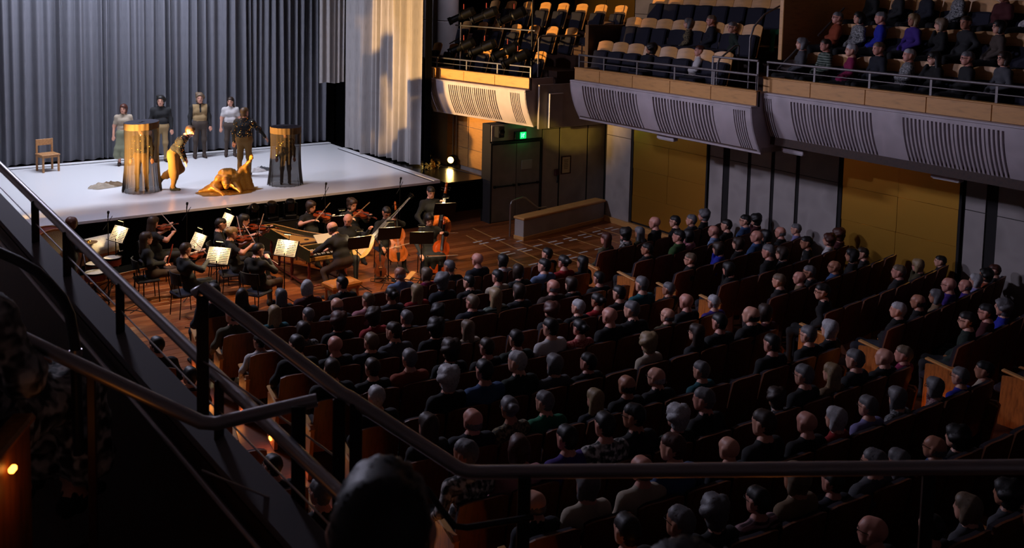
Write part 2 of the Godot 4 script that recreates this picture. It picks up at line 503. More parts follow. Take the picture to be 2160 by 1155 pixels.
	part(pr, "wall_body", MB.new().rbox(Vector3(0, 0.25, 0), Vector3(3.1, 0.5, 0.30), 0.01).mesh(), M.wall)
	part(pr, "wood_cap", MB.new().rbox(Vector3(0, 0.53, 0), Vector3(3.14, 0.06, 0.36), 0.015).mesh(), M.wood_pale)
	part(pr, "plinth", MB.new().rbox(Vector3(0, 0.05, 0.0), Vector3(3.12, 0.1, 0.33), 0.008).mesh(), M.wood_pale)
	var hr := thing("handrail", "bent steel handrail rising behind the stair wall", "handrail", Vector3(0.86, FL, 1.9))
	part(hr, "rail_tube", MB.new().tube([Vector3(-0.02, 0.0, 0), Vector3(-0.02, 0.78, 0), Vector3(0.02, 0.86, 0), Vector3(0.1, 0.89, 0), Vector3(0.36, 0.92, -0.02), Vector3(0.44, 0.90, -0.02), Vector3(0.86, 0.60, -0.08), Vector3(0.92, 0.58, -0.08), Vector3(1.14, 0.58, -0.1), Vector3(1.17, 0.54, -0.1)], 0.022, 8).mesh(), M.steel)
	part(hr, "post", MB.new().tube([Vector3(1.0, 0.58, -0.09), Vector3(1.0, 0.0, -0.09)], 0.018, 8).mesh(), M.steel)
	# exit sign, loudspeaker, notice, alarm
	var ex := thing("exit_sign", "green glowing running-man exit sign above the double door", "exit sign", Vector3(2.05, 2.04, 0.66))
	part(ex, "case", MB.new().rbox(Vector3(-0.07, 0.07, 0), Vector3(0.36, 0.22, 0.07), 0.01).mesh(), M.black)
	part(ex, "sign_face", MB.new().box(Vector3(0.0, 0.07, 0.037), Vector3(0.19, 0.17, 0.006)).mesh(), M.exit_green)
	var man := MB.new()
	man.ball(Vector3(0.03, 0.12, 0.042), Vector3(0.014, 0.014, 0.004), 8, 4)
	for q in [[0.02, 0.105, -0.005, 0.065], [-0.005, 0.065, 0.02, 0.04], [0.02, 0.04, 0.0, 0.01], [-0.005, 0.065, -0.035, 0.04], [0.015, 0.1, 0.045, 0.08], [0.01, 0.1, -0.03, 0.095]]:
		man.tube([Vector3(q[0], q[1], 0.042), Vector3(q[2], q[3], 0.042)], 0.006, 5)
	man.box(Vector3(-0.05, 0.07, 0.041), Vector3(0.012, 0.12, 0.003))
	part(ex, "running_man_symbol", man.mesh(), M.exit_white)
	omni(Vector3(2.05, 2.1, 0.8), Color(0.1, 0.9, 0.45), 0.03, 0.05)
	var sp2 := thing("wall_loudspeaker", "small black loudspeaker hung beneath the balcony by the pilaster", "loudspeaker", Vector3(1.3, 2.16, 0.7))
	part(sp2, "cabinet", MB.new().rbox(Vector3(0, 0.1, 0), Vector3(0.2, 0.3, 0.2), 0.02).mesh(), M.black)
	part(sp2, "cone", MB.new().lathe([[0.0, 0.0], [0.05, 0.012], [0.075, 0.03], [0.08, 0.03], [0.08, 0.0]], 16, Vector3(0, 0.1, 0.1), Basis(Vector3.RIGHT, PI / 2)).mesh(), M.black_metal)
	var nb := thing("framed_notice", "red-framed notice on the yellow-lit wall beside the doors", "notice", Vector3(3.56, 0.95, 0.615))
	for q in [[Vector3(-0.15, 0.24, 0), Vector3(0.025, 0.48, 0.03)], [Vector3(0.15, 0.24, 0), Vector3(0.025, 0.48, 0.03)], [Vector3(0, 0.01, 0), Vector3(0.275, 0.025, 0.03)], [Vector3(0, 0.47, 0), Vector3(0.275, 0.025, 0.03)]]:
		part(nb, "frame_bar", MB.new().box(q[0], q[1]).mesh(), cloth("dark_red"))
	part(nb, "sheet", MB.new().box(Vector3(0, 0.24, -0.005), Vector3(0.28, 0.45, 0.008)).mesh(), M.paper)
	for k in 6: part(nb, "text_line", MB.new().box(Vector3(0, 0.37 - k * 0.045, 0.001), Vector3(0.16 - 0.02 * (k % 3), 0.012, 0.003)).mesh(), M.ink)
	var fe := thing("fire_alarm_point", "small dark red alarm box on the wall left of the framed notice", "alarm box", Vector3(3.24, 0.9, 0.63))
	part(fe, "box", MB.new().rbox(Vector3(0, 0.12, 0), Vector3(0.14, 0.16, 0.08), 0.01).mesh(), cloth("dark_red"))
	part(fe, "hanging_hose", MB.new().tube([Vector3(0, 0.05, 0.03), Vector3(0.01, -0.08, 0.03), Vector3(-0.01, -0.16, 0.03)], 0.02, 6).mesh(), M.black)

# ---------------------------------------------------------------- stage
func fold_curtain(a: Vector3, b: Vector3, h0: float, h1: float, seed_: int, amp: float, lam: float, hem := 0.0) -> Mesh:
	var r := RandomNumberGenerator.new()
	r.seed = seed_
	var ln := (b - a).length()
	var dir := (b - a).normalized()
	var out := Vector3(-dir.z, 0, dir.x)
	var n := int(ln / 0.022)
	# irregular pleats: walk along and give each its own width and depth
	var prof := PackedFloat32Array(); var prof2 := PackedFloat32Array()
	prof.resize(n + 1); prof2.resize(n + 1)
	var s := 0.0
	while s < ln:
		var w := lam * r.randf_range(0.55, 1.5)
		var d := amp * r.randf_range(0.45, 1.25)
		var skew := r.randf_range(-0.25, 0.25)
		var d2 := d * r.randf_range(0.6, 1.4)
		for i in range(maxi(0, int(s / ln * n)), mini(n, int((s + w) / ln * n)) + 1):
			var t := clampf((i * ln / n - s) / w, 0, 1)
			t = clampf(t + skew * sin(PI * t) * 0.6, 0, 1)
			var q := 0.5 - 0.5 * cos(TAU * t)
			prof[i] = d * pow(q, 0.65) + 0.012 * sin(i * 0.55)
			prof2[i] = d2 * pow(q, 1.1) + 0.014 * sin(i * 0.37 + 1.0)
		s += w
	var mb := MB.new()
	mb.grid(n, 10, func(u: float, v: float) -> Vector3:
		var i := int(round(u * n))
		var f := v
		var o: float = lerpf(prof[i], prof2[i], f) * (0.85 + 0.15 * f)
		var y := lerpf(h1, h0, v)
		if hem > 0.0: y += hem * sin(i * 0.21) * f
		return a + dir * (u * ln + 0.03 * sin(i * 0.13) * f) + out * o + Vector3.UP * y, out)
	return mb.mesh()

func stage() -> void:
	var st := thing("stage", "white glossy stage deck with a black-draped front", "stage", Vector3(0, 0, 0))
	part(st, "deck", MB.new().rbox(Vector3(-4.87, 0.97, -3.38), Vector3(9.74, 0.06, 6.76), 0.004).mesh(), M.deck)
	part(st, "front_cloth", MB.new().box(Vector3(-4.87, 0.41, -0.02), Vector3(9.72, 1.04, 0.06)).mesh(), M.black_cloth)
	part(st, "platform", MB.new().box(Vector3(-4.87, 0.41, -3.4), Vector3(9.6, 1.03, 6.6)).mesh(), M.black)
	part(st, "edge_strip", MB.new().rbox(Vector3(-0.10, 1.012, -2.75), Vector3(0.17, 0.03, 5.5), 0.005).mesh(), M.deck)
	part(st, "dark_seam", MB.new().box(Vector3(-0.215, 1.002, -2.75), Vector3(0.045, 0.006, 5.5)).mesh(), M.black)
	part(st, "edge_strip", MB.new().rbox(Vector3(-4.87, 1.012, -6.55), Vector3(9.74, 0.03, 0.2), 0.005).mesh(), M.deck)
	part(st, "dark_seam", MB.new().box(Vector3(-4.87, 1.002, -6.42), Vector3(9.74, 0.006, 0.045)).mesh(), M.black)
	var wing := thing("wing_platform", "black platform beside the white deck, draped at the front", "platform")
	part(wing, "top", MB.new().rbox(Vector3(0.67, 0.96, -3.2), Vector3(1.32, 0.06, 6.95), 0.008).mesh(), M.black_gloss)
	part(wing, "drape", MB.new().grid(60, 4, func(u: float, v: float) -> Vector3: return Vector3(lerpf(0.02, 1.32, u), lerpf(0.94, 0.22, v), 0.29 + 0.012 * sin(u * 40.0) * v), Vector3(0, 0, 1)).mesh(), M.black_cloth)
	part(wing, "edge_wire", MB.new().tube([Vector3(1.3, 1.0, 0.27), Vector3(0.95, 1.0, -2.6)], 0.008, 5).mesh(), M.steel)
	# drapes
	var bc := part(self, "back_curtain", fold_curtain(Vector3(-11.3, 0, -6.95), Vector3(0.02, 0, -6.95), 1.03, 8.4, 4, 0.24, 0.22, 0.01), M.curtain)
	tag(bc, "wide grey pleated curtain closing the back of the stage", "curtain")
	var sc := part(self, "side_curtain", fold_curtain(Vector3(0.02, 0, -5.5), Vector3(0.50, 0, -1.72), 1.05, 8.4, 9, 0.20, 0.30, 0.008), M.curtain_pale)
	tag(sc, "tall grey pleated side curtain lit amber, crossed by shadows", "curtain")
	var vc := part(self, "short_curtain", fold_curtain(Vector3(-0.72, 0, -5.75), Vector3(0.14, 0, -5.75), 2.95, 8.4, 15, 0.09, 0.16, 0.02), M.curtain_pale)
	tag(vc, "short grey curtain hanging over the dark gap between the drapes", "curtain")
	var mk := thing("masking_flat", "black flat closing the dark gap behind the side curtain", "stage flat", Vector3(0.35, 0.95, -6.2))
	part(mk, "board", MB.new().box(Vector3(0.1, 3.6, 0), Vector3(0.05, 7.3, 1.9)).mesh(), M.black_cloth)
	var lg := part(self, "curtain_leg", fold_curtain(Vector3(0.50, 0, -1.70), Vector3(0.58, 0, -1.52), 0.99, 8.4, 33, 0.02, 0.08), M.black_cloth)
	tag(lg, "narrow black leg drape at the end of the side curtain", "curtain")
	var lg2 := part(self, "wing_drape", fold_curtain(Vector3(0.85, 0, -7.4), Vector3(1.2, 0, -2.65), 0.99, 3.4, 34, 0.03, 0.15), M.black_cloth)
	tag(lg2, "black drape in the dark wing behind the side curtain", "curtain")
	var bd := part(self, "border_cloth", fold_curtain(Vector3(-12.0, 0, -3.6), Vector3(1.4, 0, -3.6), 6.75, 8.9, 41, 0.02, 0.2), M.black_cloth)
	tag(bd, "black border cloth hanging above the stage in front of the lamps", "curtain")
	# batten with lamps
	var bt := thing("lighting_batten", "row of cool stage lamps hung above the white deck", "stage lamp", Vector3(-6.4, 8.3, -4.2))
	part(bt, "pipe", MB.new().tube([Vector3(-3.2, 0.40, 0), Vector3(3.2, 0.40, 0)], 0.03, 8).mesh(), M.black_metal)
	for k in 6:
		part(bt, "lamp_head", MB.new().rbox(Vector3(-2.5 + k, 0.17, 0), Vector3(0.8, 0.24, 0.3), 0.03).mesh(), M.black_metal)
		part(bt, "lamp_lens", MB.new().box(Vector3(-2.5 + k, 0.04, 0), Vector3(0.7, 0.01, 0.16)).mesh(), M.lamp_cool)
	# lamps of the bridges, above and beside the picture; the closing downlights are added
	house_lamp(Vector3(-9.6, 7.8, 0.9), Vector3(-2.5, 1.4, 11.5), Vector2(1.6, 0.5), M.lamp_cool, "wide cool lamp on the bridge beside the stage opening")
	house_lamp(Vector3(-5.2, 8.8, 5.8), Vector3(-4.6, 0.3, 2.5), Vector2(0.4, 0.4), M.lamp_warm, "warm lamp hung over the orchestra")
	house_lamp(Vector3(-9.5, 7.2, 6.0), Vector3(2.0, 1.2, 10.4), Vector2(0.3, 0.3), M.lamp_cool, "cool lamp above the near balcony aimed at the far wall")
	house_lamp(Vector3(-11.3, 4.3, 9.0), Vector3(3.66, 2.02, 0.6), Vector2(0.16, 0.16), M.lamp_warm, "small yellow lamp on the near balcony aimed at the doors")
	house_lamp(Vector3(4.6, 9.8, 0.3), Vector3(6.9, 5.3, -0.6), Vector2(0.3, 0.3), M.lamp_warm, "added warm downlight for the panelled wall behind the balcony")  # unseen fixture, added with the light that brightens this wall
	house_lamp(Vector3(2.2, 9.6, -2.6), Vector3(3.3, 4.2, -5.2), Vector2(0.3, 0.3), M.lamp_cool, "added cool downlight for the white balcony columns")  # unseen fixture, added to go with the light on the columns
	# the low warm flood and its shell
	var fc := thing("flood_case", "black flight case under the amber flood at the deck's side", "case", Vector3(-10.5, FL, -0.86))
	part(fc, "box", MB.new().rbox(Vector3(0, 0.44, 0), Vector3(0.5, 0.88, 0.5), 0.015).mesh(), M.black)
	part(fc, "lid_edge", MB.new().rbox(Vector3(0, 0.885, 0), Vector3(0.51, 0.015, 0.51), 0.004).mesh(), M.black_metal)
	floor_flood(Vector3(-10.46, 0.785, -0.86), Vector3(0.4, 3.75, -1.75), "amber flood lamp beside the deck, aimed across the stage", 0.0)
	# two lit floor lamps in the far wing
	for q in [[Vector3(1.22, 0.99, -2.62)], [Vector3(1.42, 0.99, -1.72)]]:
		floor_flood(q[0], q[0] + Vector3(-1.0, 0.12, 0.75), "lit amber floor lamp in the wing, %s the side curtain" % ("nearer to" if q[0].z < -2 else "farther from"), 1.0)

func house_lamp(at: Vector3, to: Vector3, size: Vector2, m: Material, label: String) -> void:
	var t := thing("house_lamp", label, "stage lamp")
	t.look_at_from_position(at, to, Vector3.UP)
	part(t, "housing", MB.new().rbox(Vector3(0, 0, 0.24), Vector3(size.x + 0.08, size.y + 0.08, 0.30), 0.03).mesh(), M.black_metal)
	part(t, "lamp_lens", MB.new().box(Vector3(0, 0, 0.08), Vector3(size.x, size.y, 0.01)).mesh(), m)
	part(t, "hanger", MB.new().tube([Vector3(0, size.y * 0.5 + 0.03, 0.24), Vector3(0, size.y * 0.5 + 0.35, 0.30)], 0.02, 6).mesh(), M.black_metal)

func floor_flood(at: Vector3, to: Vector3, label: String, lit: float) -> void:
	var t := thing("floor_lamp", label, "stage lamp", at, atan2(-(to.x - at.x), -(to.z - at.z)))
	part(t, "base", MB.new().rbox(Vector3(0, 0.02, 0.0), Vector3(0.22, 0.04, 0.2), 0.01).mesh(), M.black_metal)
	for sg in [-1.0, 1.0]:
		part(t, "yoke_arm", MB.new().box(Vector3(0.13 * sg, 0.11, 0), Vector3(0.015, 0.2, 0.04)).mesh(), M.black_metal)
	part(t, "housing", MB.new().lathe([[0.0, 0.0], [0.1, 0.0], [0.115, 0.05], [0.115, 0.22], [0.09, 0.26], [0.09, 0.34], [0.05, 0.38], [0.0, 0.38]], 16, Vector3(0, 0.16, -0.12), Basis(Vector3.RIGHT, PI / 2)).mesh(), M.black_metal)
	part(t, "lamp_lens", MB.new().lathe([[0.0, 0.006], [0.09, 0.004], [0.09, 0.0]], 16, Vector3(0, 0.16, -0.122), Basis(Vector3.RIGHT, -PI / 2)).mesh(), M.lamp_warm)
	if lit > 0.0:
		var d := (to - at).normalized()
		spot(at + Vector3(0, 0.16, 0) + d * 0.16, to + Vector3(0, 0.16, 0), Color(1.0, 0.80, 0.45), 0.7 * lit, 40.0, 0.08)

# ---------------------------------------------------------------- far balcony
func scallop(t: float) -> Vector2:      # outward distance and drop of the bellied front
	return Vector2(0.13 - 0.05 * t - 0.27 * t * t, -0.33 - 0.88 * t)

func balcony_section(A: Vector3, B: Vector3, ytop: float, label: String, slots: Array, joints: Array) -> void:
	var ln := (B - A).length()
	var dir := (B - A) / ln
	var out := Vector3(-dir.z, 0, dir.x)
	var t := thing("balcony", label, "balcony", Vector3(A.x, ytop, A.z), 0.0, "balcony fronts along the hall wall")
	var P := func(s: float, o: float, y: float) -> Vector3: return dir * s + out * o + Vector3.UP * y
	var bs := Basis(dir, Vector3.UP, dir.cross(Vector3.UP))
	var js: Array = [0.0] + joints + [ln]
	for k in js.size() - 1:
		part(t, "wood_panel", MB.new().rbox(Vector3.ZERO, Vector3(js[k + 1] - js[k] - 0.012, 0.26, 0.05), 0.004).mesh(), M.wood_pale, P.call((js[k] + js[k + 1]) * 0.5, -0.025, -0.155), bs)
	part(t, "panel_backing", MB.new().box(P.call(ln * 0.5, -0.07, -0.16), Vector3(ln, 0.30, 0.05), bs).mesh(), M.joint)
	part(t, "wood_cap", MB.new().rbox(P.call(ln * 0.5, -0.05, -0.012), Vector3(ln, 0.025, 0.14), 0.006, bs).mesh(), M.wood_pale)
	part(t, "lip", MB.new().rbox(P.call(ln * 0.5, 0.03, -0.31), Vector3(ln, 0.04, 0.22), 0.012, bs).mesh(), M.scallop)
	# bellied plaster front, cut through by slots
	var cuts := []
	for g in slots:
		var n: int = g[2]
		for k in n:
			var w: float = (g[1] - g[0]) / n
			var skip: bool = n > 8 and k % 7 == 5
			var c: float = g[0] + (k + 0.5) * w
			cuts.append([c - w * (0.17 if skip else 0.26), c + w * (0.17 if skip else 0.26)])
	var mb := MB.new()
	var nv := 10
	var strip := func(s0: float, s1: float, t0: float, t1: float) -> void:
		for k in nv:
			var ta := lerpf(t0, t1, float(k) / nv); var tb := lerpf(t0, t1, float(k + 1) / nv)
			var a := scallop(ta); var b := scallop(tb)
			var na := (out * 0.88 - Vector3.UP * (0.05 + 0.54 * ta)).normalized(); var nb := (out * 0.88 - Vector3.UP * (0.05 + 0.54 * tb)).normalized()
			var q0: Vector3 = P.call(s0, a.x, a.y); var q1: Vector3 = P.call(s1, a.x, a.y); var q2: Vector3 = P.call(s1, b.x, b.y); var q3: Vector3 = P.call(s0, b.x, b.y)
			mb.tri(q0, q1, q2, na, na, nb); mb.tri(q0, q2, q3, na, nb, nb)
	var cheek := func(s: float, sg: float) -> void:
		for k in nv:
			var a := scallop(lerpf(0.07, 0.95, float(k) / nv)); var b := scallop(lerpf(0.07, 0.95, float(k + 1) / nv))
			mb.quad(P.call(s, a.x, a.y), P.call(s, a.x - 0.06, a.y), P.call(s, b.x - 0.06, b.y), P.call(s, b.x, b.y), dir * sg)
	var at := 0.0
	for c in cuts:
		strip.call(at, c[0], 0.0, 1.0)
		strip.call(c[0], c[1], 0.0, 0.07)
		strip.call(c[0], c[1], 0.95, 1.0)
		cheek.call(c[0], 1.0); cheek.call(c[1], -1.0)
		var a2 := scallop(0.07); var b2 := scallop(0.95)
		mb.quad(P.call(c[0], a2.x, a2.y), P.call(c[1], a2.x, a2.y), P.call(c[1], a2.x - 0.06, a2.y), P.call(c[0], a2.x - 0.06, a2.y), Vector3.DOWN)
		mb.quad(P.call(c[0], b2.x, b2.y), P.call(c[1], b2.x, b2.y), P.call(c[1], b2.x - 0.06, b2.y), P.call(c[0], b2.x - 0.06, b2.y), Vector3.UP)
		at = c[1]
	strip.call(at, ln, 0.0, 1.0)
	part(t, "slotted_front", mb.mesh(), M.scallop)
	var bk := MB.new()
	bk.grid(1, 10, func(u: float, v: float) -> Vector3:
		var q := scallop(v)
		return P.call(lerpf(0.005, ln - 0.005, u), q.x - 0.055, q.y), out)
	part(t, "slot_backing", bk.mesh(), M.wood_dark)
	# lower bead, underside slab and the two ends
	var e := scallop(1.0)
	part(t, "bottom_bead", MB.new().tube([P.call(0.0, e.x - 0.02, e.y), P.call(ln, e.x - 0.02, e.y)], 0.028, 8).mesh(), M.scallop)
	var back := 5.6 - A.x
	var sl := MB.new()
	sl.box(P.call(ln * 0.5, e.x - 0.02 - back * 0.5, e.y + 0.05), Vector3(ln, 0.1, back), bs)
	part(t, "underside", sl.mesh(), M.wall)
	for s in [0.0, ln]:
		var poly := PackedVector2Array()
		for k in 11:
			var q := scallop(k / 10.0)
			poly.push_back(Vector2(q.x, q.y))
		poly.push_back(Vector2(-0.9, -1.21)); poly.push_back(Vector2(-0.9, -0.02)); poly.push_back(Vector2(-0.02, -0.02)); poly.push_back(Vector2(-0.02, -0.33))
		part(t, "end_wall", MB.new().prism(poly, 0.03, P.call(s + (0.018 if s == 0.0 else -0.018), 0, 0), Basis(out, Vector3.UP, out.cross(Vector3.UP))).mesh(), M.scallop)

func balcony_rail(A: Vector3, B: Vector3, y: float, h: float, posts: Array, label: String, m: Material) -> void:
	var ln := (B - A).length()
	var dir := (B - A) / ln
	var t := thing("balcony_railing", label, "railing", Vector3(A.x, y, A.z), 0.0, "metal railings on the balcony fronts")
	part(t, "top_rail", MB.new().tube([Vector3(0, h, 0), dir * ln + Vector3(0, h, 0)], 0.024, 10).mesh(), m)
	part(t, "mid_rail", MB.new().tube([Vector3(0, h * 0.5, 0), dir * ln + Vector3(0, h * 0.5, 0)], 0.011, 6).mesh(), m)
	for s in posts:
		part(t, "post", MB.new().rbox(dir * s + Vector3(0, h * 0.5, 0), Vector3(0.016, h, 0.045), 0.003, Basis(Vector3.UP, atan2(dir.x, dir.z))).mesh(), m)

func balconies() -> void:
	var a1 := Vector3(0.80, 0, -2.0); var b1 := Vector3(1.50, 0, 1.65)
	balcony_section(a1, b1, 3.70, "short curved white balcony front by the stage, lit amber", [[0.03, 0.34, 6], [0.9, 2.69, 24], [3.17, 3.52, 6]], [0.2, 1.37, 2.52])
	balcony_section(Vector3(1.70, 0, 3.15), Vector3(1.70, 0, 8.62), 4.09, "curved white slotted balcony front in the middle of the wall", [[0.42, 2.31, 20], [2.75, 4.52, 20], [5.0, 5.32, 6]], [0.9, 2.0, 3.15, 4.3])
	balcony_section(Vector3(2.00, 0, 8.50), Vector3(2.00, 0, 16.5), 4.34, "curved white slotted balcony front under the full rows", [[0.05, 0.34, 6], [0.75, 2.5, 24], [3.05, 4.8, 24], [5.4, 7.2, 24]], [1.1, 2.25, 3.4, 4.5, 5.6, 6.8])
	balcony_rail(a1 + Vector3(0.1, 0, 0), b1 + Vector3(0.06, 0, 0), 3.69, 0.28, [0.2, 1.37, 2.52, 3.68], "bright steel railing on the short stage-side balcony", M.steel)
	balcony_rail(Vector3(1.78, 0, 3.2), Vector3(1.78, 0, 8.56), 4.08, 0.30, [0.02, 0.9, 2.0, 3.15, 4.25, 5.34], "steel railing on the middle balcony", M.rail_dim)
	balcony_rail(Vector3(1.78, 0, 7.4), Vector3(1.78, 0, 8.56), 4.09, 0.56, [0.0, 1.15], "raised steel gate railing at the aisle of the middle balcony", M.rail_dim)
	balcony_rail(Vector3(2.08, 0, 8.52), Vector3(2.08, 0, 16.4), 4.33, 0.29, [0.02, 1.1, 2.25, 3.4, 4.5, 5.6], "steel railing before the full balcony rows", M.rail_dim)
	# stepped floors, partition walls and back walls
	var steps := [[1.95, -4.5, 1.52, 3.2, 0.62], [1.85, 3.2, 8.56, 3.62, 0.56], [2.15, 8.56, 16.5, 3.74, 0.55]]
	for k in 3:
		var q: Array = steps[k]
		var mb := MB.new()
		for r in 4:
			var x0: float = (q[0] if k > 0 else 1.0) + (q[0] - (q[0] if k > 0 else 1.0) if r == 0 else 0.55 + 0.92 * r)
			var y1: float = q[3] + q[4] * r
			mb.box(Vector3((x0 + 7.2) * 0.5, y1 - 0.35, (q[1] + q[2]) * 0.5), Vector3(7.2 - x0, 0.7, q[2] - q[1] - 0.02))
		struct("trim_%d" % (k + 2), mb.mesh(), M.wood_dark, "stepped wooden balcony floor")
	var up := struct("wall_upper_right", MB.new().box(Vector3(7.2, 5.5, 7.0), Vector3(0.4, 10.6, 30.4)).mesh(), M.joint)
	var on_up := func(s: float) -> Array: return [Vector3(6.98, 0, s), Vector3(-1, 0, 0)]
	wall_panels(up, [[0.2, 1.6], [1.62, 3.0], [3.02, 4.8], [4.82, 6.6], [6.62, 8.4], [8.42, 10.2], [10.22, 12.0], [12.02, 14.0], [14.02, 16.0]], on_up, 3.0, 8.5, M.wood_pale, [5.2, 6.6])
	wall_panels(up, [[-3.4, -1.9], [-1.88, -0.6]], on_up, 3.0, 8.5, M.brass, [5.0, 6.5])
	wall_panels(up, [[-0.58, 0.18]], on_up, 3.0, 8.5, M.wall, [5.2])
	for k in 3:
		var c := thing("wall_column", "round white column behind the stage-side balcony, %s" % ["next to the brass panel", "middle of three", "deepest in the corner"][k], "column", Vector3(3.05, 3.6, -4.72 - 0.86 * k), 0.0, "white columns behind the balcony")
		part(c, "shaft", MB.new().lathe([[0.3, 0.0], [0.33, 0.05], [0.33, 1.2], [0.32, 1.21], [0.32, 1.23], [0.33, 1.24], [0.33, 3.4], [0.0, 3.4]], 24).mesh(), M.wall)
	struct("wall_balcony_end", MB.new().box(Vector3(4.75, 4.5, 2.66), Vector3(4.6, 1.1, 0.12)).mesh(), M.wood_dark, "dark timber partition between two balcony blocks")
	struct("wall_balcony_return", MB.new().box(Vector3(3.95, 2.98, 1.72), Vector3(4.4, 1.1, 0.06)).mesh(), M.wall, "end wall of the stage-side balcony")
	struct("wall_balcony_step", MB.new().rbox(Vector3(4.6, 5.3, 8.05), Vector3(3.2, 1.4, 0.1), 0.01).mesh(), M.wood_pale, "pale timber side wall of the raised balcony rows")
	var wp := thing("wall_speaker_panel", "white-edged flat panel hung on the balcony end wall", "loudspeaker", Vector3(2.05, 2.46, 1.80))
	part(wp, "panel", MB.new().rbox(Vector3(0.18, 0.42, 0), Vector3(0.42, 0.84, 0.05), 0.008).mesh(), M.wall_in)
	part(wp, "edge_frame", MB.new().box(Vector3(-0.03, 0.42, 0.01), Vector3(0.02, 0.86, 0.06)).box(Vector3(0.18, 0.84, 0.01), Vector3(0.42, 0.02, 0.06)).mesh(), M.white)
	# slim light fittings under the balcony
	for q in [[Vector3(2.12, 2.74, 5.86), 0], [Vector3(2.42, 2.90, 8.98), 1], [Vector3(2.45, 2.94, 12.08), 2]]:
		var l := thing("ceiling_fitting", ["unlit slim white fitting before the brass panel by the stair", "unlit slim white fitting over the middle stalls rows", "unlit slim white fitting before the far brass panel"][q[1]], "light fitting", q[0], 0.0, "unlit fittings under the balcony")
		part(l, "case", MB.new().rbox(Vector3(0, 0.04, 0), Vector3(0.14, 0.09, 0.52), 0.012).mesh(), M.scallop)
		part(l, "diffuser", MB.new().rbox(Vector3(0, -0.01, 0), Vector3(0.1, 0.02, 0.46), 0.006).mesh(), M.white)
		part(l, "stem", MB.new().box(Vector3(0, 0.12, 0), Vector3(0.05, 0.12, 0.1)).mesh(), M.scallop)
	# handrails on the balcony stairs
	for q in [["curved steel handrail on the steps of the middle balcony", Vector3(2.6, 4.0, 7.62), [Vector3(0, 0, 0), Vector3(0, 1.02, 0), Vector3(0.1, 1.25, 0), Vector3(0.4, 1.5, 0), Vector3(1.0, 1.72, 0), Vector3(1.05, 1.6, 0), Vector3(1.05, 0.6, 0)]],
			["short bent handrail beside the lit step in the middle balcony", Vector3(2.35, 3.7, 7.0), [Vector3(0, 0, 0), Vector3(0, 0.75, 0), Vector3(0.06, 0.86, 0), Vector3(0.5, 1.12, 0), Vector3(0.62, 1.12, 0), Vector3(0.62, 0.4, 0)]],
			["straight handrail rising to the raised balcony rows", Vector3(2.5, 4.35, 8.42), [Vector3(0, 0.1, 0), Vector3(0.75, 0.62, 0), Vector3(0.95, 0.62, 0)]],
			["upper straight handrail on the timber side wall", Vector3(3.7, 5.0, 8.42), [Vector3(0, 0.1, 0), Vector3(0.8, 0.66, 0)]],
			["looped steel handrail by the white columns", Vector3(3.6, 3.95, -2.9), [Vector3(0, 0, 0), Vector3(0, 0.7, 0), Vector3(0.15, 1.0, -0.1), Vector3(0.7, 1.5, -0.35)]],
			["low steel handrail beside the first balcony seats", Vector3(2.3, 3.8, -2.6), [Vector3(0, 0, 0), Vector3(0, 0.62, 0), Vector3(-0.05, 0.68, 0), Vector3(-0.3, 0.45, -0.3)]],
			["long horizontal rail on posts by the balcony partition", Vector3(1.75, 3.72, 1.66), [Vector3(0, 0, 0), Vector3(0, 0.95, 0), Vector3(0.05, 1.0, 0), Vector3(1.3, 1.02, 0)]]]:
		var h := thing("stair_handrail", q[0], "handrail", q[1], 0.0, "steel handrails on the balcony steps")
		part(h, "tube", MB.new().tube(q[2], 0.02, 8).mesh(), M.rail_dim)

